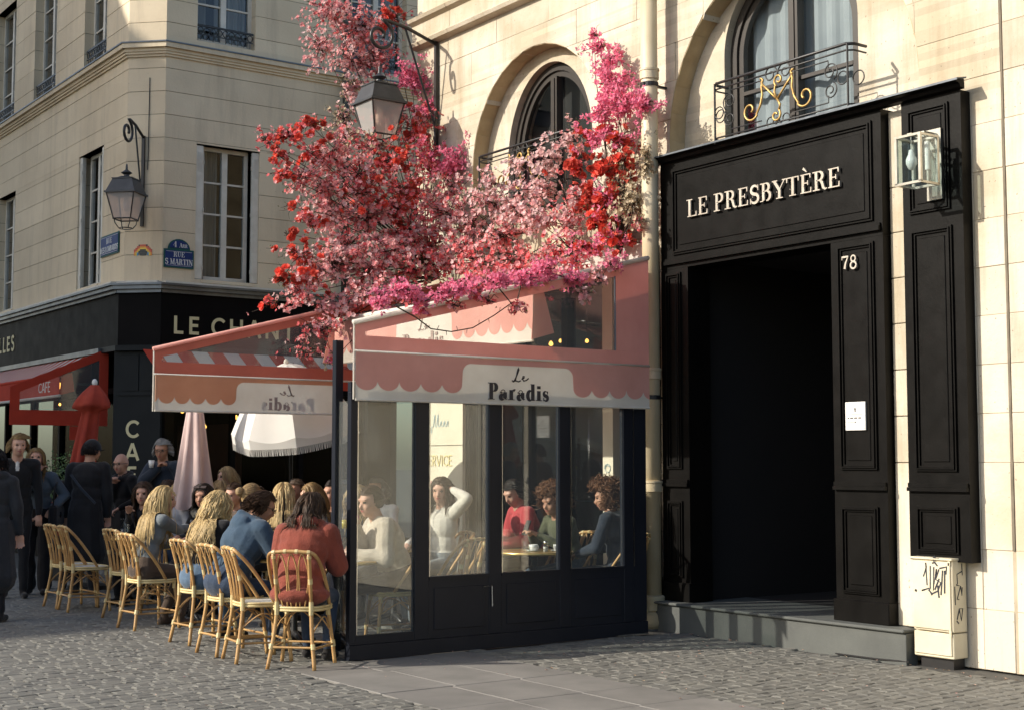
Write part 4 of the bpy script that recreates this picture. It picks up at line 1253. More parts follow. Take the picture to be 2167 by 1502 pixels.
valance('side_valance', aw, (5.57, 9.925, 2.055), EX, (0, -1, 0), 3.095, .385, (1.02, 2.20), .205, True)
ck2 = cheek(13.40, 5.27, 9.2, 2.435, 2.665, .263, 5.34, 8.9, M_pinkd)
valance('side_valance', aw, (5.27, 13.39, 2.065), EX, (0, -1, 0), 2.05, .36, (.86, 2.04), .165, True, True, M_txtf, pmat('sunlit_back_cloth', (.88, .54, .36), (.82, .46, .29), scale=2.2, rough=.85, trans=.6, bump=.005, bscale=7))  # orange glow of sun behind the cloth is put into its colour
# retracted canopy with its front valance
n = 24
def canopy(mb, t):
    v = []
    for i in range(n + 1):
        a = i / n
        x = 9.2 - 1.78 * a
        zz_ = 3.60 - .50 * a - .05 * math.sin(PI * a)
        v += [(x, 10.44 if x > 8.8 else 10.06, zz_ + t), (x, 13.56, zz_ + t)]
    mb.add(v, [(2 * i, 2 * i + 1, 2 * i + 3, 2 * i + 2) for i in range(n)])
b = MB(); canopy(b, 0); A_(b, 'canopy', M_pink)
A_(MB().tube([(7.42, 10.03, 3.09), (7.42, 13.62, 3.09)], .035, 10), 'front_bar', M_wht, smooth=True)
A_(MB().box(9.08, 9.22, 10.43, 13.6, 3.52, 3.70), 'cassette', M_wht)
valance('front_valance', aw, (7.38, 13.60, 2.62), (0, -1, 0), (-1, 0, 0), 3.60, .45, (1.27, 2.32), .20, True, False, M_txtf)
b = MB().prism([(7.37, 2.63), (7.62, 2.70), (7.50, 3.08), (7.40, 3.10)], (0, 10.0, 0), EX, EZ, (0, .006, 0)); A_(b, 'return_flap', M_pink)
b = MB().prism([(7.25, 2.63), (7.55, 2.60), (7.50, 3.10), (7.36, 3.10)], (0, 13.63, 0), EX, EZ, (0, .006, 0)); A_(b, 'return_flap', M_pink)
for y in (10.8, 12.8):
    A_(MB().tube([(9.1, y, 3.45), (8.4, y + .35, 3.25), (7.45, y, 3.07)], .022, 8), 'folding_arm', M_steel, smooth=True)

# ================================================================== café front inside the terrace
cafe = thing('café_shopfront', 'cream piered café front with dark glazed doors behind the terrace screen', 'shopfront', (9.24, 12.5, 0))
def C_(mb, name, m, **k): return P_(mb, name, m, cafe, **k)
M_pier = pmat('cream_painted_pier', (.72, .66, .52), (.64, .57, .43), scale=1.5, rough=.8, coord='World')
C_(MB().box(9.16, 9.5, 13.78, 14.65, 0, 3.42), 'pier', M_pier)
C_(MB().box(9.155, 9.5, 13.782, 14.648, 1.76, 1.768), 'pier_joint', M_mort)
C_(MB().box(9.10, 9.5, 10.98, 11.14, 0, 3.42), 'pier', M_pier)
C_(MB().box(9.10, 9.5, 10.42, 10.50, 0, 3.42), 'pier', M_shop)
for a, b_ in ((10.50, 10.56), (10.92, 10.98), (11.14, 11.22), (11.85, 11.95), (12.55, 12.65), (13.25, 13.45), (13.70, 13.78), (14.65, 14.95)):
    C_(MB().box(9.2, 9.32, a, b_, 0, 3.3), 'door_stile', M_shop)
C_(MB().box(9.15, 9.4, 10.42, 14.95, 3.421, 3.52), 'header', M_shop)
C_(MB().box(9.21, 9.31, 11.22, 13.25, 2.35, 2.45), 'door_head', M_shop)
for a, b_ in ((11.22, 11.85), (11.95, 12.55), (12.65, 13.25), (10.56, 10.92), (13.45, 13.70)):
    C_(MB().box(9.25, 9.256, a, b_, .25, 2.35), 'door_pane', M_glassw)
    C_(MB().box(9.21, 9.31, a, b_, 0, .25), 'bottom_rail', M_shop)
    C_(MB().box(9.25, 9.256, a, b_, 2.45, 3.42), 'transom_pane', M_glassw)
M_warm = pmat('warm_café_wall', (.16, .085, .04), (.10, .05, .025), scale=1.5, rough=.8, coord='World')
C_(MB().box(9.5, 13, 14.66, 14.72, 0, 3.4).box(13, 13.1, 10.5, 14.7, 0, 3.4).box(9.5, 13, 10.36, 10.42, 0, 3.4), 'room', M_warm)
C_(MB().box(9.42, 13, 10.4, 14.7, 3.80, 3.86), 'ceiling', pmat('lamplit_tan_ceiling', (.50, .33, .16), (.42, .27, .12), scale=1, rough=.8, coord='World'))  # warm lamplight is put into the ceiling's tan colour
C_(MB().box(10.6, 10.9, 11.5, 13.9, 0, 1.1), 'bar_counter', M_wood)
M_tint = {c: pmat('signwriting_' + c, v, None, rough=.7) for c, v in {'blue': (.40, .50, .50), 'yellow': (.70, .58, .26), 'red': (.58, .30, .27)}.items()}
b = MB(); write(b, 'SERVICE', GNt, .13, (9.154, 14.60, 1.52), (0, -1, 0), EZ, (-1, 0, 0), .002, .02, .95); C_(b, 'yellow_lettering', M_tint['yellow'])
def script(mb, o, k, nl, seed):
    r = random.Random(seed); pts = []
    for i in range(nl):
        h = r.choice((.45, .45, .95, .5, -.4))
        a = i * .42
        pts += [(a, .05), (a + .16, h), (a + .24, h * .85), (a + .18, .1), (a + .34, .04)]
    # smooth
    for _ in range(2):
        q = [pts[0]]
        for p0, p1 in zip(pts, pts[1:]):
            q += [(p0[0] * .75 + p1[0] * .25, p0[1] * .75 + p1[1] * .25), (p0[0] * .25 + p1[0] * .75, p0[1] * .25 + p1[1] * .75)]
        pts = q
    ribbon(mb, [(a * k, c_ * k) for a, c_ in pts], .010, o, (0, -1, 0), EZ, (-1, 0, 0), .002)
b = MB(); script(b, (9.156, 14.60, 1.28), .15, 8, 4); C_(b, 'red_lettering', M_tint['red'])
b = MB(); script(b, (9.156, 14.55, 1.98), .17, 7, 9); C_(b, 'blue_lettering', M_tint['blue'])
b = MB(); script(b, (9.156, 14.6, 2.36), .14, 8, 12); C_(b, 'rose_lettering', M_tint['red'])
b = MB(); b.tube([(9.095, 11.06 + x, 1.5 + y) for x, y in spiral((0, 0), .05, .03, 0, 500, 20)], .004, 5); C_(b, 'wall_motif', M_tint['blue'])

def pendant(loc, zc, r, label, group):
    t = thing('pendant_lamp', label, 'lamp', loc, 0, group)
    MB().tube([(0, 0, .05), (0, 0, zc - loc[2])], .004, 4).build('cable', M_black, t)
    MB().lathe([(0, -.9 * r), (.6 * r, -.7 * r), (r, 0), (.6 * r, .8 * r), (.3 * r, 1.3 * r), (0, 1.3 * r)], (0, 0, 0), 10).build('bulb', M_bulb, t, smooth=True)
    MB().lathe([(.35 * r, 1.2 * r), (.4 * r, 2.2 * r), (0, 2.3 * r)], (0, 0, 0), 8).build('socket', M_black, t)
random.seed(8)
for loc in ((9.9, 12.793, 3.533), (10.1, 13.318, 2.95), (10.0, 13.213, 3.148), (10.5, 13.656, 3.027), (10.2, 13.965, 2.981), (10.3, 13.212, 3.025), (10.0, 12.515, 2.922), (10.6, 13.539, 3.496)):
    pendant(loc, max(3.53, loc[2] + .06), random.choice((.022, .028, .034)), 'small warm glowing bulb hanging inside the café behind the pink awning', 'bulbs inside the pink awning café')
for loc in ((8.35, 20.75, 2.12), (8.72, 21.0, 2.36), (9.05, 20.9, 2.12), (9.9, 21.6, 2.3), (10.4, 21.3, 2.15)):
    pendant(loc, 4.10, .035, 'warm glowing bulb hanging inside the corner café above the terrace', 'bulbs inside the corner café')

# ================================================================== red awning of the corner café
ra = thing('red_café_awning', 'red striped café awning with a square side window on the side street', 'awning', (7.5, 21.0, 0))
def R__(mb, name, m, **k): return P_(mb, name, m, ra, **k)
M_str = pmat('white_stripe_cloth', (.60, .55, .50), None, rough=.85, trans=.2)
yN = 20.97
def rp(pts, name, m=M_red, y=yN, t=.006): R__(MB().prism(pts, (0, y, 0), EX, EZ, (0, t, 0)), name, m)
tz = lambda x: 2.66 + .43 * (x - 6.07)
rp([(6.07, 2.11), (7.52, 2.11), (7.52, 2.33), (6.07, 2.33)], 'bottom_band')
rp([(6.07, 2.3305), (6.21, 2.3305), (6.21, tz(6.21)), (6.07, tz(6.07))], 'front_band')
rp([(7.38, 2.3305), (7.52, 2.3305), (7.52, tz(7.52)), (7.38, tz(7.38))], 'rear_band')
rp([(6.2105, tz(6.21) - .13), (7.3795, tz(7.38) - .13), (7.3795, tz(7.38)), (6.2105, tz(6.21))], 'top_band')
rp([(6.2105, 2.331), (7.3795, 2.331), (7.3795, tz(7.38) - .131), (6.2105, tz(6.21) - .131)], 'vinyl_window', M_vinyl, yN + .002, .002)
R__(MB().box(6.95, 7.10, yN - .003, yN, 1.90, 2.10), 'hanging_flap', M_red)
# striped canopy: each stripe a strip of cloth
y = yN + .05; k = 0
while y < 29:
    m = MB()
    v = []
    for i in range(9):
        a = i / 8; x = 7.5 - .68 * a; zz_ = 3.26 - .40 * a - .02 * math.sin(PI * a)
        v += [(x, y, zz_), (x, y + .148, zz_)]
    m.add(v, [(2 * i, 2 * i + 1, 2 * i + 3, 2 * i + 2) for i in range(8)])
    R__(m, 'stripe', M_red if k % 2 == 0 else M_str)
    y += .15; k += 1
R__(MB().box(6.80, 6.806, yN + .05, 29, 2.56, 2.84), 'front_valance', M_red)
R__(MB().tube([(6.80, yN + .03, 2.55), (6.80, 29, 2.55)], .022, 8), 'valance_bar', M_wht, smooth=True)
R__(MB().tube([(6.82, yN + .03, 2.85), (6.82, 29, 2.85)], .03, 8), 'front_bar', M_red, smooth=True)
R__(MB().prism([(6.80, 2.56), (7.02, 2.62), (6.98, 2.9), (6.82, 2.84)], (0, yN + .035, 0), EX, EZ, (0, .005, 0)), 'return_flap', M_red)
b = MB(); write(b, 'CAFÉ', GNt, .155, (6.798, 22.0, 2.625), (0, -1, 0), EZ, (-1, 0, 0), .003, .04, 1.15); R__(b, 'lettering', M_enw)
R__(MB().box(7.36, 7.53, yN + .02, 30, 3.20, 3.275), 'cassette', M_zinc)
pendant((6.98, 21.6, 2.72), 2.95, .05, 'bright lamp glowing under the red striped awning', 'lamps under the red awning')
pendant((7.05, 21.75, 2.45), 3.0, .02, 'tiny lamp below the bright one under the red striped awning', 'lamps under the red awning')

# striped awning on the corner building's front, seen through the clear cheek of the pink one
sa = thing('striped_awning', 'red and white striped awning under the LE CHANT sign seen through clear vinyl', 'awning', (8.0, 19.85, 3.15))
x = 7.62; k = 0
while x < 11.2:
    m = MB(); v = []
    for i in range(7):
        a = i / 6
        v += [(x, 19.85 - .62 * a, 3.20 - .36 * a - .015 * math.sin(PI * a)), (x + .248, 19.85 - .62 * a, 3.20 - .36 * a - .015 * math.sin(PI * a))]
    m.add(v, [(2 * i, 2 * i + 1, 2 * i + 3, 2 * i + 2) for i in range(6)])
    P_(m, 'stripe', M_red if k % 2 == 0 else M_str, sa)
    x += .25; k += 1
P_(MB().tube([(7.62, 19.22, 2.83), (11.37, 19.22, 2.83)], .025, 8), 'front_bar', M_wht, sa, smooth=True)
P_(MB().box(7.62, 11.37, 19.215, 19.22, 2.66, 2.82), 'front_valance', M_red, sa)

# ================================================================== parasols
def closed_parasol(name, label, loc, ztop, zbot, r, m, cap, lobes=8, tuft=False, lean=0.0):
    t = thing(name, label, 'parasol', loc)
    MB().tube([(0, 0, 0), (0, 0, ztop)], .022, 10).build('pole', M_wht if not tuft else M_wood, t, smooth=True)
    rr = random.Random(len(label))
    nz, na = 26, 96
    v = []; ph = [rr.uniform(0, 6) for _ in range(6)]
    for i in range(nz + 1):
        a = i / nz
        z = ztop - .02 - (ztop - zbot) * a
        base = .035 + (r - .035) * (a ** .8)
        if tuft:
            base = .05 + (r * 1.05) * math.sin(min(1, a * 4.2) * PI / 2) if a < .24 else r * (.62 + .45 * (a - .24))
        for j in range(na):
            th = 2 * PI * j / na
            f = math.cos(lobes * th + .5 * math.sin(3 * a + ph[0]) + .35 * math.sin(2 * th + ph[1]))
            sharp = (abs(f) ** .6) * (1 if f > 0 else -1)
            q = base * (1 + (.05 + .20 * a) * sharp + .05 * math.sin(2 * th + ph[2] + 2 * a))
            v.append((q * math.cos(th) + lean * a, q * math.sin(th), z - (.05 * a * math.cos(lobes * th * .5 + ph[3]))))
    f = [(i * na + j, i * na + (j + 1) % na, (i + 1) * na + (j + 1) % na, (i + 1) * na + j) for i in range(nz) for j in range(na)]
    MB().add(v, f).build('canopy', m, t, smooth=True)
    MB().ball((0, 0, ztop + .01), (.035, .035, .05), 12, 8).build('finial', cap, t, smooth=True)
    MB().lathe([(0, 0), (.26, 0), (.26, .05), (.06, .08), (.04, .3), (0, .3)], (0, 0, 0), 20).build('base', M_black, t)
    return t
M_pinkpara = pmat('pale_pink_parasol_cloth', (.66, .52, .48), (.58, .43, .40), scale=3, rough=.85, trans=.2, bump=.006, bscale=8)
closed_parasol('closed_parasol', 'closed pale pink parasol standing among the terrace tables', (6.22, 14.62, 0), 2.42, 1.12, .205, M_pinkpara, M_wht, 7)
closed_parasol('closed_parasol', 'closed red parasol with white tip below the red awning', (6.12, 17.55, 0), 2.55, 1.33, .165, M_redp, M_enw, 6, True, -.16)
op = thing('fringed_parasol', 'open white parasol with scalloped fringe behind the terrace', 'parasol', (7.22, 14.30, .12))
MB().tube([(0, 0, -.12), (0, 0, 2.55)], .02, 10).build('pole', M_wood, op, smooth=True)
MB().lathe([(0, -.12), (.26, -.12), (.26, -.07), (.06, -.04), (.04, .18), (0, .18)], (0, 0, 0), 20).build('base', M_black, op)
NP = 8
M_parw = pmat('bright_white_canvas', (.82, .80, .75), (.78, .76, .71), scale=3, rough=.85, trans=.25)
opc = op
def par(th, a, R_=.70):
    k = th / (2 * PI / NP); fr = k - math.floor(k)
    scal = 1 - .07 * math.sin(PI * fr) * a
    sag = .05 * math.sin(PI * fr) * a
    return (R_ * a * scal * math.cos(th), R_ * a * scal * math.sin(th), 2.55 - .70 * a ** 1.9 - sag)
for g in range(NP):
    m = MB(); v = []; na, nr = 10, 10
    for i in range(nr + 1):
        for j in range(na + 1):
            v.append(par(2 * PI * (g + j / na * .999) / NP, .02 + .98 * i / nr))
    m.add(v, [(i * (na + 1) + j, i * (na + 1) + j + 1, (i + 1) * (na + 1) + j + 1, (i + 1) * (na + 1) + j) for i in range(nr) for j in range(na)])
    m.build('canopy_gore', M_parw, opc, smooth=True)
    m = MB(); v = []
    for j in range(na + 1):
        th = 2 * PI * (g + j / na * .999) / NP; fr = j / na
        p = Vector(par(th, 1.0)); dz = .11 - .045 * math.sin(PI * fr)
        v += [p, p * 1 + Vector((0, 0, -dz))]
    m.add(v, [(2 * i, 2 * i + 2, 2 * i + 3, 2 * i + 1) for i in range(na)])
    vp = m.build('valance', M_parw, opc, smooth=True)
    m = MB()
    for j in range(46):
        th = 2 * PI * (g + j / 46) / NP; fr = j / 46
        p = Vector(par(th, 1.0)); dz = .11 - .045 * math.sin(PI * fr)
        p = p + Vector((0, 0, -dz)); q = p + Vector((random.uniform(-.006, .006), random.uniform(-.006, .006), -.075))
        m.tube([p, q], .0035, 3, caps=False)
    tag(m.build('fringe', M_parw, opc), kind='stuff')
    m = MB().tube([(0, 0, 2.46), tuple(Vector(par(2 * PI * g / NP, 1.0)) - Vector((0, 0, .012)))], .007, 5); m.build('rib', M_wht, opc)
MB().ball((0, 0, 2.55), (.03, .03, .05)).build('finial', M_wht, op)
_tl = Matrix.Translation((0, 0, 2.1)) @ Matrix.Rotation(RAD(15), 4, Vector((.5, -.86, 0))) @ Matrix.Rotation(RAD(18), 4, 'Z') @ Matrix.Translation((0, 0, -2.1))
for ch in op.children:
    if ch.name.split('.')[0] in ('canopy_gore', 'valance', 'fringe', 'rib', 'finial'): ch.matrix_local = _tl

# ================================================================== building across the side street: its roof shades the corner
opp = thing('apartment_block', 'stone apartment block across the side street outside the view', 'building', (-16, 26.85, 0), RAD(6))
MB().box(-22, 14.5, 0, 11, 0, 17.5).build('wall', M_lb, opp)
MB().box(-22.3, 14.8, -.3, 11.3, 17.502, 18.0).build('cornice', M_lb, opp)
for fl in range(5):
    for k in range(12):
        u = -20.5 + k * 2.9
        w = MB().box(u, u + 1.1, -.02, .0, 1.2 + fl * 3.3, 3.2 + fl * 3.3).build('window', M_glassw if fl % 2 else M_pane2, opp)
        MB().box(u - .06, u + 1.16, -.06, -.021, 1.1 + fl * 3.3, 1.19 + fl * 3.3).build('sill', M_white, w)
# ================================================================== RATTAN CHAIRS
M_cane = pmat('honey_rattan', (.52, .32, .125), (.37, .20, .07), scale=9, rough=.42, bump=.0006, bscale=60, stretch=(1, 1, .5), rand=.12)
M_wrap = pmat('pale_rattan_binding', (.66, .54, .28), (.56, .43, .20), scale=14, rough=.5, rand=.06)
M_weave = pmat('woven_seat', (.62, .60, .54), (.40, .385, .34), scale=55, rough=.6, bump=.0015, bscale=120)
def make_chair():
    """local frame: sitter faces +x"""
    t = thing('rattan_chair', 'x', 'chair')
    sz = .455
    # seat outline: rounded, wider at the front
    def outline(k=1.0, n=36):
        o = []
        for i in range(n):
            a = 2 * PI * i / n
            c, s = math.cos(a), math.sin(a)
            rx, ry = .20, .205
            p = 3.0
            q = (abs(c) ** p + abs(s) ** p) ** (-1 / p)
            x = rx * c * q * k; y = ry * s * q * k * (1.0 + .12 * (c * q))
            o.append((x + .01, y))
        return o
    ol = outline(.95); n = len(ol)
    m = MB()
    v = [(x, y, sz - .012) for x, y in ol] + [(x, y, sz + .004) for x, y in ol] + [(x * .5, y * .5, sz - .002) for x, y in ol] + [(0.01, 0, sz - .004)]
    f = [tuple(range(n - 1, -1, -1))]
    for i in range(n):
        j = (i + 1) % n
        f += [(i, j, n + j, n + i), (n + i, n + j, 2 * n + j, 2 * n + i), (2 * n + i, 2 * n + j, 3 * n)]
    m.add(v, f); m.build('seat', M_weave, t, smooth=True, autos=True)
    m = MB()
    for z, k in ((sz + .004, 1.0), (sz - .016, 1.0)):
        m.tube([(x, y, z) for x, y in outline(k)], .0105, 6, closed=True)
    m.build('seat_rim', M_wrap, t, smooth=True)
    top = .885
    def bez(p, nn=14):
        """Catmull-Rom through points"""
        p = [Vector(q) for q in p]; out = []
        q = [p[0] * 2 - p[1]] + p + [p[-1] * 2 - p[-2]]
        for i in range(1, len(q) - 2):
            for k in range(nn):
                u = k / nn
                out.append(.5 * ((2 * q[i]) + (-q[i - 1] + q[i + 1]) * u + (2 * q[i - 1] - 5 * q[i] + 4 * q[i + 1] - q[i + 2]) * u * u + (-q[i - 1] + 3 * q[i] - 3 * q[i + 1] + q[i + 2]) * u ** 3))
        out.append(p[-1]); return out
    for s in (-1, 1):
        # rear leg runs on as an upright of the back
        MB().tube(bez([(-.235, s * .185, 0), (-.195, s * .15, .25), (-.175, s * .135, sz), (-.205, s * .135, .66), (-.262, s * .14, top - .012)], 6), [.0155] * 25, 8).build('rear_leg', M_cane, t, smooth=True)
        MB().tube(bez([(.20, s * .215, 0), (.185, s * .19, .22), (.165, s * .165, sz - .02)], 6), .0155, 8).build('front_leg', M_cane, t, smooth=True)
        for (p, q) in (((-.176, s * .136, sz - .05), (-.176, s * .135, sz + .05)), ((-.215, s * .167, .15), (-.206, s * .16, .19)), ((-.199, s * .1355, .64), (-.207, s * .1352, .68)), ((.192, s * .203, .13), (.189, s * .198, .18)), ((.166, s * .167, sz - .08), (.165, s * .165, sz - .02)), ((-.252, s * .139, top - .05), (-.258, s * .14, top - .03))):
            MB().tube([p, q], .0185, 8).build('binding', M_wrap, t)
        # thin curved braces under the seat
        MB().tube(bez([(-.19, s * .15, .26), (-.10, s * .12, .36), (-.04, s * .03, sz - .03)], 6), .006, 5).build('brace', M_cane, t)
        MB().tube(bez([(.185, s * .19, .24), (.12, s * .12, .36), (.05, s * .03, sz - .03)], 6), .006, 5).build('brace', M_cane, t)
        MB().tube(bez([(-.19, s * .155, .27), (-.02, s * .19, .38), (.17, s * .175, .28)], 6), .006, 5).build('brace', M_cane, t)
        MB().tube([(-.215, s * .17, .155), (.192, s * .203, .15)], .009, 6).build('stretcher', M_cane, t)
    MB().tube([(-.215, -.17, .165), (-.215, .17, .165)], .009, 6).build('stretcher', M_cane, t)
    MB().tube([(.192, -.2, .16), (.192, .2, .16)], .009, 6).build('stretcher', M_cane, t)
    # outer hoop of the back, sweeping down to the sides of the seat
    h = bez([(.06, -.205, sz + .01), (-.03, -.215, .60), (-.15, -.208, .76), (-.245, -.175, .865), (-.268, -.09, top), (-.272, 0, top + .004), (-.268, .09, top), (-.245, .175, .865), (-.15, .208, .76), (-.03, .215, .60), (.06, .205, sz + .01)], 8)
    MB().tube(h, .0145, 8).build('back_hoop', M_cane, t, smooth=True)
    for i in (len(h) // 2 - 12, len(h) // 2 - 4, len(h) // 2 + 4, len(h) // 2 + 12):
        MB().tube([h[i - 1], h[i], h[i + 1]], .0175, 8).build('hoop_binding', M_wrap, t)
    # thin canes making pointed loops
    for c in (-.085, 0, .085):
        wv = .036
        MB().tube(bez([(-.178, c * .8 - wv * .5, sz + .005), (-.205, c - wv, .66), (-.238, c - wv * .9, .78), (-.262, c, .868), (-.238, c + wv * .9, .78), (-.205, c + wv, .66), (-.178, c * .8 + wv * .5, sz + .005)], 6), .0062, 5).build('back_cane', M_cane, t, smooth=True)
    return t
chair0 = make_chair()
CH_USED = [0]
def chair(x, y, deg, label):
    o = chair0 if CH_USED[0] == 0 else copy_tree(chair0)
    CH_USED[0] += 1
    o.location = (x, y, 0); o.rotation_euler = (0, 0, RAD(deg))
    o['label'] = label; o['group'] = 'rattan café chairs'
    return o
chair(5.13, 9.96, 45, 'rattan chair with its back to the street, under the person in the rust coat')
chair(5.02, 10.47, -8, 'empty rattan chair next to the rust coat chair, woven seat in view')
chair(5.03, 10.97, 2, 'rattan chair under the man in the blue hoodie')
chair(5.13, 11.78, 4, 'rattan chair under the woman with wavy blonde hair')
chair(5.14, 13.08, 4, 'rattan chair under the woman with long straight blonde hair')
chair(5.34, 14.05, 6, 'empty rattan chair behind the long straight blonde hair')
chair(5.20, 15.05, -3, 'nearer of the two empty rattan chairs at the carafe table')
chair(5.20, 15.50, 3, 'farther of the two empty rattan chairs at the carafe table')
chair(6.95, 10.62, 110, 'empty rattan chair inside the glass screen below the raised arm')
chair(6.36, 10.62, 165, 'rattan chair under the woman in cream fleece inside the glass screen')
chair(7.45, 11.55, 170, 'rattan chair under the woman with a raised arm inside the glass screen')
chair(8.30, 11.30, 190, 'rattan chair under the red jumper inside the glass screen')
chair(8.66, 10.38, 118, 'rattan chair under the dark coat with curly hair by the glass')
chair(8.45, 10.85, 178, 'rattan chair under the olive jacket inside the glass screen')
chair(6.60, 12.40, 170, 'rattan chair under the woman in the cream jumper')
chair(6.75, 13.55, 60, 'rattan chair under the blonde in black seen from behind')
chair(6.25, 14.25, 190, 'rattan chair under the woman in the patterned scarf')
chair(6.02, 14.75, 20, 'rattan chair under the ponytail in the grey hoodie')
chair(6.05, 15.45, 200, 'rattan chair under the brunette gesturing with her hand')

# ================================================================== TABLES AND TABLEWARE
M_ttop = pmat('pale_table_top', (.58, .55, .48), (.50, .46, .39), scale=4, rough=.35)
M_brass = pmat('brass_edge', (.60, .42, .16), None, rough=.35, metal=.8)
def table(x, y, label, r=.33):
    t = thing('café_table', label, 'table', (x, y, 0), 0, 'round café tables')
    MB().lathe([(0, .715), (r - .008, .715), (r - .006, .738), (0, .738)], (0, 0, 0), 36).build('top', M_ttop, t)
    MB().lathe([(r - .006, .712), (r + .004, .713), (r + .004, .739), (r - .006, .740)], (0, 0, 0), 36).build('edge_band', M_brass, t, smooth=True)
    MB().lathe([(0, .03), (.05, .04), (.03, .12), (.022, .3), (.022, .6), (.04, .68), (.12, .712), (0, .712)], (0, 0, 0), 14).build('column', M_black, t, smooth=True)
    for k in range(3):
        a = 2 * PI * k / 3 + .4
        MB().tube([(0, 0, .10), (.12 * math.cos(a), .12 * math.sin(a), .07), (.27 * math.cos(a), .27 * math.sin(a), .015)], [.03, .022, .018], 8).build('foot', M_black, t, smooth=True)
    return t
table(5.85, 15.35, 'round table with a water carafe beside the two empty rattan chairs')
table(5.72, 13.45, 'round table with orange drinks in front of the long straight blonde hair')
table(5.68, 11.15, 'round table in front of the man in the blue hoodie')
table(5.86, 10.66, 'round table inside the glass corner in front of the cream fleece', .34)
table(7.95, 10.75, 'round table with white cups inside the glass screen', .36)
table(7.15, 11.95, 'round table behind the glass between the cream jumper and raised arm')
M_orange = pmat('orange_drink', (.80, .20, .03), None, rough=.2, trans=.3)
M_yellow = pmat('yellow_drink', (.80, .62, .05), None, rough=.2, trans=.3)
M_water = glass('water', (.90, .95, .95), 1.2, ior=1.33)
M_china = pmat('white_china', (.75, .74, .70), None, rough=.25)
TZ = .7385
def drink(name, label, loc, prof, liq, lmat, straw=False, group=None, cat='glass'):
    t = thing(name, label, cat, loc, 0, group)
    MB().lathe(prof, (0, 0, 0), 16).build('glass_wall', M_clear, t, smooth=True)
    if liq: MB().lathe(liq, (0, 0, 0), 16).build('liquid', lmat, t, smooth=True)
    if straw:
        MB().tube([(0, 0, .08), (.03, .01, .27)], .004, 5).build('straw', M_china, t)
    return t
stem = [(.036, 0), (.036, .004), (.005, .008), (.005, .09), (.03, .10), (.048, .14), (.044, .20)]
drink('spritz_glass', 'stemmed glass of orange drink with a straw held by the long blonde', (5.66, 13.27, TZ + .06), stem, [(0, .105), (.028, .105), (.046, .14), (.045, .165), (0, .165)], M_orange, True, 'orange drinks')
drink('spritz_glass', 'second stemmed glass of orange drink farther back on the same table', (5.78, 13.52, TZ), stem, [(0, .105), (.028, .105), (.046, .14), (.045, .165), (0, .165)], M_orange, True, 'orange drinks')
jug = [(.05, 0), (.052, .01), (.052, .17), (.058, .20), (.060, .205)]
drink('water_carafe', 'ribbed glass water carafe on the table by the empty chairs', (5.72, 15.32, TZ), jug, [(0, .006), (.048, .006), (.048, .10), (0, .10)], M_water, cat='carafe')
tum = [(.028, 0), (.03, .004), (.036, .10)]
TUMB = 'small clear tumbler on a terrace table'
for p, lb in (((5.66, 15.20, TZ), 'small water tumbler right beside the carafe'), ((5.60, 11.05, TZ), 'tumbler on the table in front of the blue hoodie'), ((7.80, 10.66, TZ), 'clear tumbler left of the white cups inside the glass'), ((5.78, 10.80, TZ), 'tumbler on the table behind the rust coat'), ((7.1, 11.85, TZ), 'tumbler on the table below the raised arm')):
    drink('tumbler', lb, p, tum, [(0, .004), (.028, .004), (.032, .05), (0, .05)], M_water, group='tumblers')
def cup(loc, lb):
    t = thing('coffee_cup', lb, 'cup', loc, 0, 'white cups')
    MB().lathe([(.0, .003), (.028, .004), (.04, .03), (.044, .062), (.041, .062), (.036, .03), (0, .012)], (0, 0, 0), 18).build('bowl', M_china, t, smooth=True)
    MB().tube([(.042 + .02 * math.sin(a), 0, .036 + .018 * math.cos(a)) for a in [PI * k / 8 for k in range(9)]], .004, 5).build('handle', M_china, t)
    MB().lathe([(0, 0), (.045, .001), (.07, .010), (.068, .012), (.04, .004), (0, .003)], (0, 0, 0), 20).build('saucer', M_china, t, smooth=True)
cup((8.10, 10.58, TZ), 'large white cup nearest the phone inside the glass')
cup((7.92, 10.72, TZ), 'white cup in the middle of the table inside the glass')
sh = thing('sugar_shaker', 'glass sugar shaker with metal top on the table inside the glass', 'shaker', (7.97, 10.60, TZ))
MB().lathe([(.022, 0), (.024, .06), (.02, .07)], (0, 0, 0), 12).build('jar', M_clear, sh, smooth=True)
MB().lathe([(.021, .07), (.019, .095), (0, .10)], (0, 0, 0), 12).build('cap', M_steel, sh, smooth=True)
MB().lathe([(0, .002), (.02, .002), (.022, .045), (0, .045)], (0, 0, 0), 12).build('sugar', M_china, sh)
mn = thing('paper_menu', 'white paper menu lying on the table in front of the cream fleece', 'menu', (5.92, 10.50, TZ + .002), .5)
MB().box(-.10, .10, -.07, .07, 0, .003).build('sheet', M_china, mn)
# shrub in a planter by the side street
pl = thing('potted_shrub', 'leafy green shrub in a dark planter behind the drinking woman', 'plant', (6.35, 19.2, 0))
MB().lathe([(0, 0), (.24, 0), (.30, .5), (.27, .5), (.25, .42), (0, .42)], (0, 0, 0), 20).build('planter', M_black, pl)
rr = random.Random(5)
b = MB()
for k in range(2600):
    a, c = rr.uniform(0, 2 * PI), rr.uniform(-1, 1)
    q = rr.random() ** .4
    p = Vector((math.cos(a) * math.sqrt(1 - c * c) * .55 * q, math.sin(a) * math.sqrt(1 - c * c) * .75 * q, 1.15 + c * .62 * q))
    u = Vector((rr.uniform(-1, 1), rr.uniform(-1, 1), rr.uniform(-1, 1))).normalized(); w_ = u.orthogonal().normalized()
    l, wd = rr.uniform(.03, .06), rr.uniform(.008, .014)
    b.add([p, p + u * l * .5 + w_ * wd, p + u * l, p + u * l * .5 - w_ * wd], [(0, 1, 2, 3)])
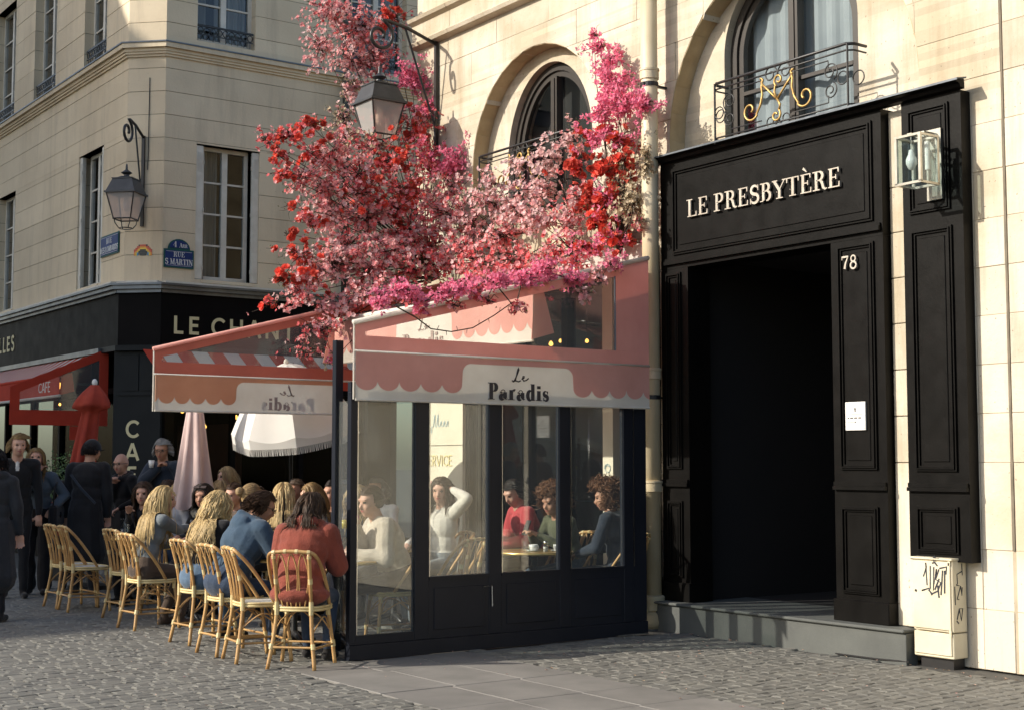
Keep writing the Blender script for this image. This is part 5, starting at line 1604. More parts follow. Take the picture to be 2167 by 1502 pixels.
M_leaf = pmat('green_leaves', (.05, .10, .03), (.09, .15, .04), scale=6, rough=.55, rand=.3, trans=.25)
tag(b.build('leaves', M_leaf, pl), kind='stuff')
for k in range(5):
    a = k * 1.3
    MB().tube([(.03 * math.cos(a), .03 * math.sin(a), .4), (.12 * math.cos(a), .15 * math.sin(a), .9), (.25 * math.cos(a), .33 * math.sin(a), 1.4)], [.014, .010, .005], 5).build('stem', M_wood, pl)
# ================================================================== PEOPLE
def fab(name, c, d=None, bump=.003, bs=60, rough=.9, sheen=.15, sc=7):
    d = d or tuple(q * .72 for q in c)
    return pmat(name, c, d, scale=sc, rough=rough, bump=bump, bscale=bs, sheen=sheen, spec=.25)
SK = [pmat('skin_fair', (.56, .33, .235), (.50, .275, .195), scale=9, rough=.5, spec=.4), pmat('skin_tan', (.44, .235, .15), (.38, .195, .125), scale=9, rough=.5, spec=.4)]
M_eye = pmat('eye_and_brow', (.05, .034, .026), None, rough=.4)
M_lip = pmat('lips', (.40, .13, .11), None, rough=.45)
HAIR = {k: pmat('hair_' + k, c, tuple(q * .6 for q in c), scale=14, rough=.5, rand=.22, spec=.22, stretch=(1, 1, .3)) for k, c in dict(blond=(.60, .43, .20), sandy=(.36, .245, .12), brown=(.055, .030, .016), dark=(.024, .016, .012), grey=(.26, .25, .235), auburn=(.16, .07, .03), dblond=(.24, .15, .06)).items()}
FB = {k: fab('cloth_' + k, *v) for k, v in dict(black=((.012, .012, .014),), navy=((.022, .030, .045),), hoodie=((.046, .080, .122), None, .004, 45), rust=((.25, .058, .036), None, .008, 95), grey=((.16, .18, .19),), lgrey=((.40, .40, .42),), cream=((.58, .49, .39), None, .008, 80), creamk=((.62, .57, .49), None, .005, 60), red=((.50, .065, .07),), olive=((.10, .105, .06),), coat=((.030, .032, .037), None, .006, 70), denim=((.085, .115, .15),), jean=((.11, .17, .25),), jeand=((.035, .055, .095),), pink=((.62, .13, .26),), white=((.62, .60, .56),), brown=((.085, .06, .045),), scarf=((.42, .38, .28), (.05, .05, .06), .004, 30, .9, .1, 22), red2=((.20, .030, .024),), shoe=((.020, .018, .017),), shoew=((.55, .53, .50),)).items()}

def rotm(ax, deg): return np.array(Matrix.Rotation(RAD(deg), 3, ax))
class Body:
    """tapered capsules and ellipsoids, fused by a voxel remesh into one continuous surface"""
    def __init__(s): s.P = []
    def cap(s, a, b, ra, rb, m, bias=0.0): s.P.append(('c', np.array(a, float), np.array(b, float), ra, rb, m, bias))
    def ell(s, c, r, m, R_=None, bias=0.0): s.P.append(('e', np.array(c, float), np.array(r, float), np.eye(3) if R_ is None else R_, None, m, bias))
    def sdf_each(s, X, sel=None):
        D = []
        for p in (s.P if sel is None else sel):
            if p[0] == 'c':
                _, a, b, ra, rb, m, bi = p
                ab = b - a; L2 = max(ab @ ab, 1e-9)
                t = np.clip(((X - a) @ ab) / L2, 0, 1)
                D.append(np.linalg.norm(X - a - t[:, None] * ab, axis=1) - (ra + (rb - ra) * t) + bi)
            else:
                _, c, r, R_, _, m, bi = p
                q = (X - c) @ R_
                k = np.linalg.norm(q / r, axis=1)
                D.append((k - 1) * np.minimum(r.min() * 1.6, np.linalg.norm(q, axis=1) / np.maximum(k, 1e-6)) + bi)
        return np.array(D)
    def mesh(s):
        b = MB()
        for p in s.P:
            if p[0] == 'c':
                _, a, c, ra, rb, m, bi = p
                d = c - a; L_ = np.linalg.norm(d)
                if L_ < 1e-6: d = np.array([0, 0, 1.]); L_ = 1e-4
                d = d / L_
                pts, rr = [], []
                for t in (90, 60, 30): pts.append(a - d * ra * math.sin(RAD(t))); rr.append(max(ra * math.cos(RAD(t)), .0005))
                pts.append(a); rr.append(ra); pts.append(c); rr.append(rb)
                for t in (30, 60, 90): pts.append(c + d * rb * math.sin(RAD(t))); rr.append(max(rb * math.cos(RAD(t)), .0005))
                b.tube([tuple(q) for q in pts], rr, 10)
            else:
                _, c, r, R_, _, m, bi = p
                q = MB().ball((0, 0, 0), tuple(r), 14, 10)
                b.add([tuple(R_ @ np.array(v) + c) for v in q.v], q.f)
        return b
def ik(S_, W_, a, b, pole):
    d = W_ - S_; L_ = np.linalg.norm(d); L2 = min(L_, (a + b) * .995)
    u = d / max(L_, 1e-6)
    W_ = S_ + u * L2
    x = (a * a - b * b + L2 * L2) / (2 * L2); h = math.sqrt(max(0, a * a - x * x))
    p = np.array(pole, float); p = p - u * (p @ u); p = p / max(np.linalg.norm(p), 1e-6)
    return S_ + u * x + p * h, W_
def unit(v): v = np.array(v, float); return v / max(np.linalg.norm(v), 1e-9)

def strands_mesh(paths, r0, name, m, parent, taper=.6, hc=None):
    """paths (n,k,3): narrow V-shaped locks, one island each"""
    n, k, _ = paths.shape
    T = np.gradient(paths, axis=1); T /= np.maximum(np.linalg.norm(T, axis=2, keepdims=True), 1e-9)
    c = paths.reshape(-1, 3).mean(axis=0) if hc is None else hc
    O = paths - c; O[:, :, 2] *= .25
    tw = rng.normal(size=(n, 1, 3)) * .5
    O = O / np.maximum(np.linalg.norm(O, axis=2, keepdims=True), 1e-6) + tw
    A = np.cross(T, O); A /= np.maximum(np.linalg.norm(A, axis=2, keepdims=True), 1e-9)
    B_ = np.cross(A, T)
    r = r0 * (1 - taper * (np.linspace(0, 1, k) ** 2))[None, :, None] * rng.uniform(.6, 1.4, size=(n, 1, 1))
    V = np.stack([paths + A * r, paths + B_ * r * .7, paths - A * r], axis=2).reshape(-1, 3)
    base = (np.arange(n) * k * 3)[:, None, None] + (np.arange(k - 1) * 3)[None, :, None]
    j = np.arange(2)[None, None, :]
    F = np.stack([base + j, base + j + 1, base + 4 + j, base + 3 + j], axis=-1).reshape(-1, 4)
    me = bpy.data.meshes.new(name)
    me.from_pydata(V.tolist(), [], F.tolist())
    me.materials.append(m)
    me.polygons.foreach_set('use_smooth', [True] * len(me.polygons))
    return link(name, me, parent)
def hair(body, parent, hc, HR, style, m, seed, length=.42, n=230, name='hair', down=(0, 0, -1)):
    """hc head centre, HR head rotation (cols: forward, left, up) in the person's frame"""
    g = np.random.default_rng(seed)
    n = int(n * 2.2)
    rad = np.array([.110, .088, .128])
    dirs = []
    while len(dirs) < n:
        d = g.normal(size=3); d /= np.linalg.norm(d)
        if d[2] < -.35: continue
        if d[0] > .30 and d[2] < .62: continue
        if d[0] > .05 and d[2] < -.0 and abs(d[1]) < .95: continue
        dirs.append(d)
    D = np.array(dirs)
    P0 = D * rad * 1.03
    dl = HR.T @ np.array(down, float)
    step = .028
    if style == 'short': length = .075
    if style == 'crop': length = .035
    if style == 'curly': length = .16
    k = max(4, int(length / step) + 1)
    st = length / (k - 1)
    paths = [P0]
    cur = P0.copy()
    wob = g.uniform(0, 6.28, size=(n, 1)); fr = g.uniform(.8, 1.25, size=(n, 1))
    tail = np.array([-.115, 0, .02])
    sel = [p for p in body.P if p[6] == 0]
    for i in range(1, k):
        nrm = cur / (rad * rad); nrm /= np.linalg.norm(nrm, axis=1, keepdims=True)
        if style in ('long', 'wavy', 'bob'):
            v = np.tile(dl, (n, 1)) * (.35 + .65 * min(1, i / 4)) + np.array([-.75, 0, 0]) * max(0, 1 - i / 5) + np.stack([np.zeros(n), np.sign(P0[:, 1]) * .5, np.zeros(n)], 1) * max(0, 1 - i / 3)
        elif style in ('pony', 'bun'):
            v = tail - cur
            v /= np.maximum(np.linalg.norm(v, axis=1, keepdims=True), .02)
        elif style == 'curly':
            v = nrm * .9 + g.normal(size=(n, 3)) * 1.0 + dl * .35
        else:
            v = np.array([-.35, 0, -.25]) + np.stack([np.zeros(n), P0[:, 1] * 3, np.zeros(n)], 1) + np.where(P0[:, :1] > .03, np.array([[.15, .5, .1]]), np.array([[0, 0, -.3]])) + nrm * .22
        if style not in ('curly',):
            ins = np.linalg.norm(cur / rad, axis=1) < 1.35
            tn = v - nrm * np.sum(v * nrm, axis=1, keepdims=True)
            v = np.where(ins[:, None] & (np.sum(v * nrm, axis=1) < 0)[:, None], tn, v)
        v /= np.maximum(np.linalg.norm(v, axis=1, keepdims=True), 1e-9)
        if style == 'wavy' and i > 3:
            side = np.cross(v, np.array([.2, 1., .1])); side /= np.maximum(np.linalg.norm(side, axis=1, keepdims=True), 1e-9)
            v = v + side * .55 * np.sin(i * 1.15 * fr + wob) + np.array([0, 1., 0]) * .4 * np.cos(i * 1.1 * fr + wob)
        if style in ('long', 'bob'):
            v = v + g.normal(size=(n, 3)) * .07
        cur = cur + v * st * (fr if style in ('long', 'wavy', 'bob') else 1)
        kk = np.linalg.norm(cur / rad, axis=1)
        mn = 1.04 + .06 * ((wob[:, 0] * 7) % 1)
        cur = np.where((kk < mn)[:, None], cur * (mn / np.maximum(kk, 1e-6))[:, None], cur)
        if style in ('long', 'wavy', 'bob') and i > 3:
            W = cur @ HR.T + hc
            for _ in range(2):
                E_ = body.sdf_each(W, sel).min(axis=0)
                bad = E_ < .012
                if not bad.any(): break
                e = 2e-3; G = np.stack([body.sdf_each(W + e * np.eye(3)[a], sel).min(axis=0) - E_ for a in range(3)], 1) / e
                G /= np.maximum(np.linalg.norm(G, axis=1, keepdims=True), 1e-6)
                W = np.where(bad[:, None], W + G * (.014 - E_)[:, None], W)
            cur = (W - hc) @ HR
        paths.append(cur.copy())
    Q = np.stack(paths, 1)
    if style in ('pony', 'bun'):
        nt = 110
        if style == 'pony':
            tk = 11; pts = np.zeros((nt, tk, 3)); off = g.normal(size=(nt, 3)) * .018
            for i in range(tk):
                a = i / (tk - 1)
                pts[:, i] = tail + np.array([-.02 - .05 * math.sin(min(1, a * 2.2) * PI / 2), 0, 0]) + dl * length * a + off * (.4 + 1.1 * math.sin(PI * min(.9, a + .12))) + np.array([0, .012, 0]) * math.sin(a * 5)
        else:
            tk = 11; pts = np.zeros((nt, tk, 3)); ax = g.normal(size=(nt, 3)); ax /= np.linalg.norm(ax, axis=1, keepdims=True)
            o = np.cross(ax, g.normal(size=(nt, 3))); o /= np.linalg.norm(o, axis=1, keepdims=True); o2 = np.cross(ax, o)
            for i in range(tk):
                a = i * .45
                pts[:, i] = tail + np.array([-.03, 0, .03]) + .042 * (o * math.cos(a) + o2 * math.sin(a))
        strands_mesh(pts @ HR.T + hc, .006, 'hair_tail', m, parent)
    o = strands_mesh(Q @ HR.T + hc, {'short': .0055, 'crop': .005, 'curly': .005}.get(style, .0055 if n < 700 else .0042), name, m, parent, hc=hc)
    # cap under the strands
    cb = MB(); q = MB().ball((0, 0, 0), tuple(rad * 1.045), 24, 16)
    keep = []
    for f in q.f:
        c = np.mean([np.array(q.v[i]) for i in f], axis=0) / rad
        ok = c[2] > -.35 and not (c[0] > .34 and c[2] < .60) and not (c[0] > .08 and c[2] < .0)
        if ok: keep.append(f)
    cb.add([tuple(HR @ np.array(v) + hc) for v in q.v], keep)
    cb.build('hair_cap', m, o, smooth=True)
    if style == 'curly':
        g2 = np.random.default_rng(seed + 5); ncl = 900; kk2 = 9
        d = g2.normal(size=(ncl, 3)); d /= np.linalg.norm(d, axis=1, keepdims=True)
        d = d[(d[:, 2] > -.62) & ~((d[:, 0] > .35) & (d[:, 2] < .55))]; ncl = len(d)
        ctr = d * (rad * g2.uniform(1.1, 1.62, size=(ncl, 1)))
        a1 = np.cross(d, g2.normal(size=(ncl, 3))); a1 /= np.linalg.norm(a1, axis=1, keepdims=True); a2 = np.cross(d, a1)
        pts = np.stack([ctr + .017 * (a1 * math.cos(i * .75) + a2 * math.sin(i * .75)) + d * .004 * i for i in range(kk2)], 1)
        strands_mesh(pts @ HR.T + hc, .0045, 'curls', m, o, hc=hc)
    return o

PEOPLE = []
def person(label, x, y, deg, sit=True, H=1.70, lean=8, twist=0, hy=0, hp=0, top='black', bottom='jeand', shoes='shoe', skin=0, hs=('long', 'blond', .42), L=None, R=None, bulk=1.0, hood=False, collar=None, coat=False, glasses=None, vox=.0095, wide=False, shirt=None, puffy=0.0, seat=.455, tilt=0, hairseed=None, legs=None, grip=.6, poleL=None, poleR=None, spread=.09):
    s = H / 1.715
    t = thing('person', label, 'person', (x, y, 0), RAD(deg))
    B = Body()
    SKN, TOP, BOT, SHO, EYE, LIP, ACC = range(7)
    pz = (seat + .105) if sit else .925 * s
    pel = np.array([-.06 if sit else 0, 0, pz])
    Rl = rotm('Y', lean); up = Rl @ np.array([0, 0, 1.]); fw = Rl @ np.array([1., 0, 0])
    Rt = rotm('Z', twist)
    k = bulk
    S3 = lambda r: np.array(r) * s * np.array([k, k, 1])
    curve = rotm('Y', lean * .5)
    up2 = (rotm('Y', min(lean * 1.35, lean + 14))) @ np.array([0, 0, 1.])
    waist = pel + up * .17 * s; chest = waist + up2 * .18 * s; shc = chest + up2 * .13 * s; nb = shc + up2 * .045 * s + np.array([.012, 0, 0])
    Rc = Rt @ rotm('Y', min(lean * 1.35, lean + 14))
    B.ell(pel + up * .0, S3((.125, .172, .125)), BOT if not coat else TOP, Rl)
    B.ell(pel + up * .06 * s, S3((.120, .160, .12)), TOP if coat else BOT, Rl, .012)
    B.ell(waist, S3((.112, .150, .15)), TOP, Rl)
    B.ell(chest, S3((.122, .165, .175)), TOP, Rc)
    B.ell(chest + up2 * .07 * s - Rc[:, 0] * .025, S3((.095, .165, .11)), TOP, Rc)
    if coat and not sit:
        for a in (0, 1): B.cap(pel + np.array([0, .05 * (1 - 2 * a), 0]), (0, .07 * (1 - 2 * a), pz - .48 * s), .135 * k, .155 * k, TOP)
    if coat and sit:
        B.ell(pel + np.array([.0, 0, -.01]), S3((.15, .19, .095)), TOP)
    left = Rc[:, 1]
    SL, SR = shc + left * .165 * s * (1 + .3 * (k - 1)), shc - left * .165 * s * (1 + .3 * (k - 1))
    SL = SL - up2 * .012; SR = SR - up2 * .012
    B.cap(SL, SR, .066 * s * k, .066 * s * k, TOP)
    # head
    HRm = Rt @ rotm('Z', hy) @ rotm('Y', hp) @ rotm('X', tilt)
    hc = nb + up2 * .075 * s + np.array([.0, 0, .075 * s]) + HRm[:, 0] * .028
    B.cap(nb - up2 * .05, hc - HRm[:, 2] * .05 - HRm[:, 0] * .015, .060 * s, .055 * s, SKN, .006)
    hs_ = 1.08
    def Hd(p): return hc + HRm @ (np.array(p) * hs_)
    B.ell(Hd((-.004, 0, .012)), tuple(1.1 * q_ for q_ in (.094, .074, .105)), SKN, HRm, .0001)
    B.ell(Hd((.030, 0, -.052)), tuple(1.1 * q_ for q_ in (.062, .055, .062)), SKN, HRm, .0001)
    B.ell(Hd((.052, 0, -.088)), tuple(1.1 * q_ for q_ in (.030, .030, .024)), SKN, HRm, .0001)
    B.ell(Hd((.060, .030, -.030)), tuple(1.1 * q_ for q_ in (.030, .028, .034)), SKN, HRm, .0001); B.ell(Hd((.060, -.030, -.030)), tuple(1.1 * q_ for q_ in (.030, .028, .034)), SKN, HRm, .0001)
    B.cap(Hd((.088, 0, .012)), Hd((.106, 0, -.030)), .010, .0155, SKN, .0001)
    B.ell(Hd((.080, 0, .030)), tuple(1.1 * q_ for q_ in (.020, .055, .012)), SKN, HRm, .0001)
    for q in (1, -1):
        B.ell(Hd((.084, q * .031, .006)), tuple(1.1 * q_ for q_ in (.010, .0125, .0062)), EYE, HRm, .0)
        B.cap(Hd((.094, q * .018, .027)), Hd((.084, q * .047, .026)), .0040, .0032, EYE, .0008)
        B.ell(Hd((-.006, q * .078, -.004)), tuple(1.1 * q_ for q_ in (.020, .011, .030)), SKN, HRm, .0001)
    B.ell(Hd((.090, 0, -.060)), tuple(1.1 * q_ for q_ in (.010, .022, .0075)), LIP, HRm, .0)
    # arms
    ua, fa = .275 * s, .245 * s
    for q, S_, W_, pole, nm in ((1, SL, L, poleL, 'L'), (-1, SR, R, poleR, 'R')):
        if W_ is None:
            W_ = (.26, q * .16, .74) if sit else (.06, q * .26, .80 * s)
        W_ = np.array(W_, float)
        pole = np.array(pole if pole is not None else (-.4, q * .55, -.7), float)
        E_, W_ = ik(S_, W_, ua, fa, pole)
        B.cap(S_, E_, (.058 + puffy) * s * k, (.047 + puffy) * s * k, TOP)
        B.cap(E_, W_ - unit(W_ - E_) * .015, (.047 + puffy) * s * k, (.036 + puffy * .8) * s * k, TOP)
        fd = unit(W_ - E_)
        pn = unit(np.cross(fd, (0, 0, 1.)) if abs(fd[2]) < .9 else np.cross(fd, (1., 0, 0)))      # across the palm
        dn = np.cross(pn, fd)
        if dn[2] > 0: dn = -dn
        B.cap(W_ - fd * .03, W_ + fd * .02, .026 * s, .026 * s, SKN)
        Rm = np.stack([fd, pn, dn], 1)
        pc = W_ + fd * .055
        B.ell(pc, (.052, .042, .017), SKN, Rm)
        for i_ in range(4):
            o = (i_ - 1.5) * .0215
            b0 = pc + fd * .040 + pn * o
            ln = (.036, .042, .040, .032)[i_]
            d1 = unit(fd * math.cos(grip * .7) + dn * math.sin(grip * .7) + pn * o * 3)
            d2 = unit(fd * math.cos(grip * 1.9) + dn * math.sin(grip * 1.9) + pn * o * 2)
            b1 = b0 + d1 * ln; b2 = b1 + d2 * ln * .95
            B.cap(b0 - fd * .012, b1, .0092, .0085, SKN); B.cap(b1, b2, .0085, .0072, SKN)
        th0 = pc - fd * .02 + pn * q * .032
        th1 = th0 + unit(fd * .6 + pn * q * .7 + dn * .45) * .038; th2 = th1 + unit(fd * .9 + dn * .6) * .032
        B.cap(th0, th1, .012, .0105, SKN); B.cap(th1, th2, .0105, .0085, SKN)
    # legs
    for q in (1, -1):
        hip = pel + np.array([0, q * .085 * s, -.02])
        if legs: kn, an = [np.array(v, float) for v in legs[0 if q > 0 else 1]]
        elif sit: kn, an = np.array([pel[0] + .44 * s, q * (spread + .02), seat + .045]), np.array([pel[0] + .40 * s + (.06 if q > 0 else -.04), q * (spread + .01), .085])
        else: kn, an = np.array([.03, q * .095, .49 * s]), np.array([-.01 + .03 * q, q * .10, .085])
        w = 1.35 if wide else 1.0
        B.cap(hip, kn, .088 * s, .062 * s * w, BOT); B.cap(kn, an + np.array([0, 0, .03]), .060 * s * w, (.046 if not wide else .085) * s, BOT)
        f0 = unit(np.array([1.0, q * .18, 0]))
        B.cap(an + np.array([0, 0, .005]), an - np.array([0, 0, .03]), .040, .042, SHO, -.003)
        B.cap(an + np.array([-.03, 0, -.045]), an + f0 * .13 + np.array([0, 0, -.05]), .038, .034, SHO, -.003)
    if hood:
        B.cap(nb + left * .09 - Rc[:, 0] * .02, nb - Rc[:, 0] * .115 - up2 * .03, .05, .060, TOP); B.cap(nb - left * .09 - Rc[:, 0] * .02, nb - Rc[:, 0] * .115 - up2 * .03, .05, .060, TOP)
        B.ell(nb - Rc[:, 0] * .125 - up2 * .06, (.07, .13, .085), TOP, Rc)
        B.cap(nb + left * .115 - Rc[:, 0] * .05 - up2 * .01, nb - Rc[:, 0] * .15 + up2 * .015, .036, .04, TOP); B.cap(nb - left * .115 - Rc[:, 0] * .05 - up2 * .01, nb - Rc[:, 0] * .15 + up2 * .015, .036, .04, TOP)
    if collar:
        for a in range(12):
            p = lambda a: nb + (Rc[:, 0] * .085 * math.cos(a * PI / 6) + left * .105 * math.sin(a * PI / 6)) * collar[0] - up2 * (.01 + .03 * math.cos(a * PI / 6))
            B.cap(p(a), p(a + 1), collar[1], collar[1], ACC if collar[2] else TOP)
    if shirt:
        B.ell(chest + Rc[:, 0] * (.055 * k) + up2 * .08, (.070, .036, .10), ACC, Rc, -.002)
    b = B.mesh()
    o = b.build('body', [SK[skin], FB[top], FB[bottom], FB[shoes], M_eye, M_lip, FB[shirt or (collar[2] if collar and collar[2] else 'white')]], t)
    md = o.modifiers.new('remesh', 'REMESH'); md.mode = 'VOXEL'; md.voxel_size = vox * 1.15
    sm = o.modifiers.new('smooth', 'SMOOTH'); sm.factor = .5; sm.iterations = 2
    PEOPLE.append((o, B))
    if hs: hair(B, t, hc, HRm, hs[0], HAIR[hs[1]], hairseed or int(abs(x * 31 + y * 17)), hs[2], hs[3] if len(hs) > 3 else 230)
    if glasses:
        gm = MB()
        ex, ey, ez = HRm[:, 0], HRm[:, 1], HRm[:, 2]
        if glasses == 'up':
            for q in (1, -1):
                c = Hd((.070, q * .036, .098)); gm.obox(tuple(c), tuple(unit(ex * .5 + ez) * .004), tuple(ey * .028), tuple(unit(ez * .5 - ex) * .020))
            gm.tube([tuple(Hd((.075, -.06, .09))), tuple(Hd((.085, 0, .095))), tuple(Hd((.075, .06, .09)))], .004, 5)
        else:
            for q in (1, -1):
                c = Hd((.106, q * .033, .004))
                if glasses == 'sun': gm.obox(tuple(c), tuple(ex * .004), tuple(ey * .029), tuple(ez * .021))
                else: gm.tube([tuple(c + ey * .026 * math.cos(a * PI / 6) + ez * .019 * math.sin(a * PI / 6)) for a in range(12)], .0028, 5, closed=True)
                gm.tube([tuple(Hd((.104, q * .06, .008))), tuple(Hd((.0, q * .086, .008)))], .0028, 5)
            gm.tube([tuple(Hd((.110, -.008, .008))), tuple(Hd((.110, .008, .008)))], .003, 5)
        gm.build('glasses', M_eye, t)
    t['_h'] = 1
    return t, B, hc, HRm
def clean(t):
    if '_h' in t: del t['_h']

# ---- seated on the street side of the tables, backs towards us
ppl = []
def PP(*a, **k):
    r = person(*a, **k); clean(r[0]); ppl.append(r); return r
PP('person in a rust fleece coat with dark hair, seated with back to the street', 5.15, 9.98, 42, lean=14, hy=-12, hp=14, top='rust', bottom='jeand', hs=('bob', 'brown', .17, 520), bulk=1.30, coat=True, collar=(1.2, .05, None), puffy=.014, L=(.33, .12, .78), R=(.33, -.10, .78), vox=.009)
PP('man in a blue hoodie with glasses leaning over his table', 5.02, 10.97, 2, H=1.80, lean=21, hy=-16, hp=24, top='hoodie', bottom='jeand', shoes='shoew', hs=('short', 'brown', .08, 460), hood=True, bulk=1.36, glasses='eye', skin=1, L=(.52, .10, .80), R=(.50, -.16, .80), puffy=.008, vox=.009)
PP('woman with long wavy blonde hair and jeans, dark jacket, seen from behind', 5.10, 11.78, 22, H=1.68, lean=16, hy=-30, hp=4, top='black', bottom='jean', hs=('wavy', 'blond', .50, 420), bulk=1.08, L=(.42, .14, .76), R=(.40, -.12, .76))
PP('woman with long straight blonde hair and grey jumper holding an orange drink', 5.12, 13.08, 4, H=1.70, lean=12, hy=-34, hp=3, top='grey', bottom='brown', shoes='brown', hs=('long', 'blond', .50, 440), L=(.36, .12, .76), R=(.46, .12, .93), bulk=1.03, poleR=(-.1, -.6, -.7), legs=(((.40, .12, .50), (.24, .14, .085)), ((.40, -.10, .50), (.30, -.08, .085))), vox=.009)
# ---- across the tables
PP('brunette woman in black gesturing with one open hand', 6.0, 15.45, 205, H=1.68, lean=6, hy=28, hp=4, top='black', bottom='black', hs=('wavy', 'brown', .36, 240), R=(.36, .10, 1.02), L=(.30, .16, .76), grip=.15, shirt=None, vox=.010)
PP('woman with a blonde ponytail and pale grey hoodie seen from behind', 6.02, 14.72, 20, H=1.68, lean=10, hy=-25, hp=2, top='lgrey', bottom='jeand', hs=('pony', 'blond', .16, 260), hood=False, vox=.011)
PP('dark haired woman with sunglasses on her head and a patterned scarf', 6.22, 14.25, 205, H=1.68, lean=8, hy=18, hp=8, top='black', bottom='black', hs=('bob', 'dark', .26, 260), glasses='up', collar=(1.15, .045, 'scarf'), shirt='scarf', skin=1, L=(.34, .12, .78), R=(.34, -.10, .78), vox=.010)
PP('fair haired person with sunglasses pushed up, behind the blue hoodie', 6.28, 13.45, 30, H=1.68, lean=10, hy=-30, hp=4, top='brown', bottom='black', hs=('bun', 'sandy', .2, 240), glasses='up', vox=.011)
PP('blonde woman in black seen from behind under the white parasol', 6.75, 13.55, 55, H=1.72, lean=10, hy=10, hp=6, top='black', bottom='black', hs=('long', 'blond', .36, 260), vox=.011)
PP('woman in a cream jumper looking left behind the rust coat', 6.55, 12.40, 158, H=1.72, lean=6, hy=10, hp=2, top='creamk', bottom='jeand', hs=('long', 'dblond', .38, 240), L=(.32, .14, .76), R=(.3, -.12, .78), vox=.010)
PP('dark haired person seated behind the cream jumper, partly hidden by the post', 7.05, 12.95, 185, H=1.75, lean=4, hy=5, top='black', bottom='black', hs=('short', 'dark', .08, 240), skin=1, vox=.011)
PP('small grey blonde woman looking left in front of the dark café glass', 7.55, 16.65, 170, H=1.72, lean=4, hy=10, seat=.60, top='black', bottom='black', hs=('bob', 'sandy', .22, 220), vox=.012)
PP('sandy haired person behind the wavy blonde hair', 6.75, 15.15, 60, H=1.70, lean=6, hy=-10, top='olive', bottom='black', hs=('bob', 'sandy', .2, 220), vox=.012)
PP('woman with tied dark hair between the scarf and the wavy blonde hair', 6.42, 13.95, 200, H=1.66, lean=6, hy=10, top='brown', bottom='black', hs=('bun', 'brown', .2, 220), vox=.012)
PP('person in a pale jacket seated at the back left of the pink parasol', 6.55, 16.1, 215, H=1.70, lean=5, hy=5, top='lgrey', bottom='black', hs=('bob', 'brown', .2, 220), vox=.013)
PP('man with short brown hair seated behind the blonde in black', 7.25, 14.15, 200, H=1.76, lean=6, hy=8, top='coat', bottom='black', hs=('short', 'brown', .08, 240), skin=1, vox=.012)
PP('woman in dark blue beside the right end of the white parasol', 7.35, 13.35, 195, H=1.68, lean=6, hy=-5, top='navy', bottom='black', hs=('long', 'brown', .34, 220), vox=.012)
# ---- inside the glass screen
PP('woman in sunglasses and a pink shirt inside the glass corner', 6.78, 11.95, 215, H=1.70, lean=8, hy=-4, hp=8, top='navy', bottom='black', hs=('wavy', 'sandy', .34, 240), glasses='sun', shirt='pink', L=(.34, .12, .77), R=(.3, -.1, .77), vox=.010)
PP('dark haired woman in cream fleece holding a glass inside the glass corner', 6.33, 10.62, 165, H=1.78, lean=16, hy=22, hp=6, top='cream', bottom='brown', hs=('bun', 'brown', .2, 280), bulk=1.26, puffy=.012, R=(.34, .08, 1.02), L=(.36, .18, .78), grip=1.0, vox=.009)
PP('person with dark hair at the back of the glass terrace', 7.45, 12.75, 200, H=1.72, lean=5, hy=0, seat=.50, top='white', bottom='black', hs=('short', 'dark', .08, 220), skin=1, vox=.012)
PP('woman in a cream jumper raising one arm to her dark hair behind the glass', 7.40, 11.55, 190, H=1.74, lean=0, hy=30, hp=4, seat=.50, top='creamk', bottom='grey', hs=('long', 'brown', .36, 240), L=(-.04, .17, 1.30), R=(.30, -.10, .78), poleL=(.2, .9, .25), puffy=.008, vox=.010)
PP('person with short dark hair in a red jumper looking down at the table', 8.30, 11.30, 165, H=1.78, lean=14, hy=18, hp=26, seat=.50, top='red', bottom='brown', hs=('short', 'dark', .08, 300), L=(.38, .20, .78), R=(.36, -.02, .78), puffy=.012, bulk=1.05, vox=.0095)
PP('person with curly auburn hair in an olive jacket holding a phone', 8.42, 10.84, 178, H=1.70, lean=16, hy=12, hp=12, top='olive', bottom='denim', hs=('curly', 'auburn', .16, 220), L=(.40, .08, .88), R=(.42, -.02, .88), skin=1, bulk=1.05, vox=.0095)
PP('person with big curly hair in a dark coat close to the glass', 8.66, 10.38, 118, H=1.76, lean=10, hy=25, hp=10, top='navy', bottom='black', hs=('curly', 'auburn', .18, 240), bulk=1.18, coat=True, L=(.34, .16, .70), R=(.34, -.04, .72), skin=1, vox=.0095)
# ---- standing on the left
PP('person in a long charcoal coat standing with back to us at the left edge', 4.05, 14.45, 60, sit=False, H=1.68, lean=2, top='coat', bottom='black', hs=('short', 'dark', .2, 360), coat=True, bulk=1.12, puffy=.006, collar=(1.15, .045, None), vox=.010)
PP('smiling man with short blond hair in a black jacket and white top', 4.98, 16.85, 255, sit=False, H=1.90, hy=10, hp=4, top='black', bottom='black', hs=('short', 'dblond', .09, 280), shirt='white', bulk=1.05, vox=.010)
PP('woman in a blue grey jacket drinking from a glass of yellow cocktail', 5.33, 17.15, 235, sit=False, H=1.72, hy=14, hp=-10, top='denim', bottom='black', shoes='shoe', hs=('long', 'dblond', .34, 240), wide=True, shirt='white', bulk=1.10, puffy=.010, R=(.20, .05, 1.44), L=(.16, .22, 1.02), poleR=(.1, -.7, -.7), grip=1.0, vox=.010)
PP('man in a black cap and black padded jacket standing with his back to us', 5.80, 16.85, 55, sit=False, H=1.84, hy=-40, hp=6, top='black', bottom='black', hs=('crop', 'dark', .03, 260), bulk=1.14, puffy=.010, coat=True, skin=1, vox=.010)
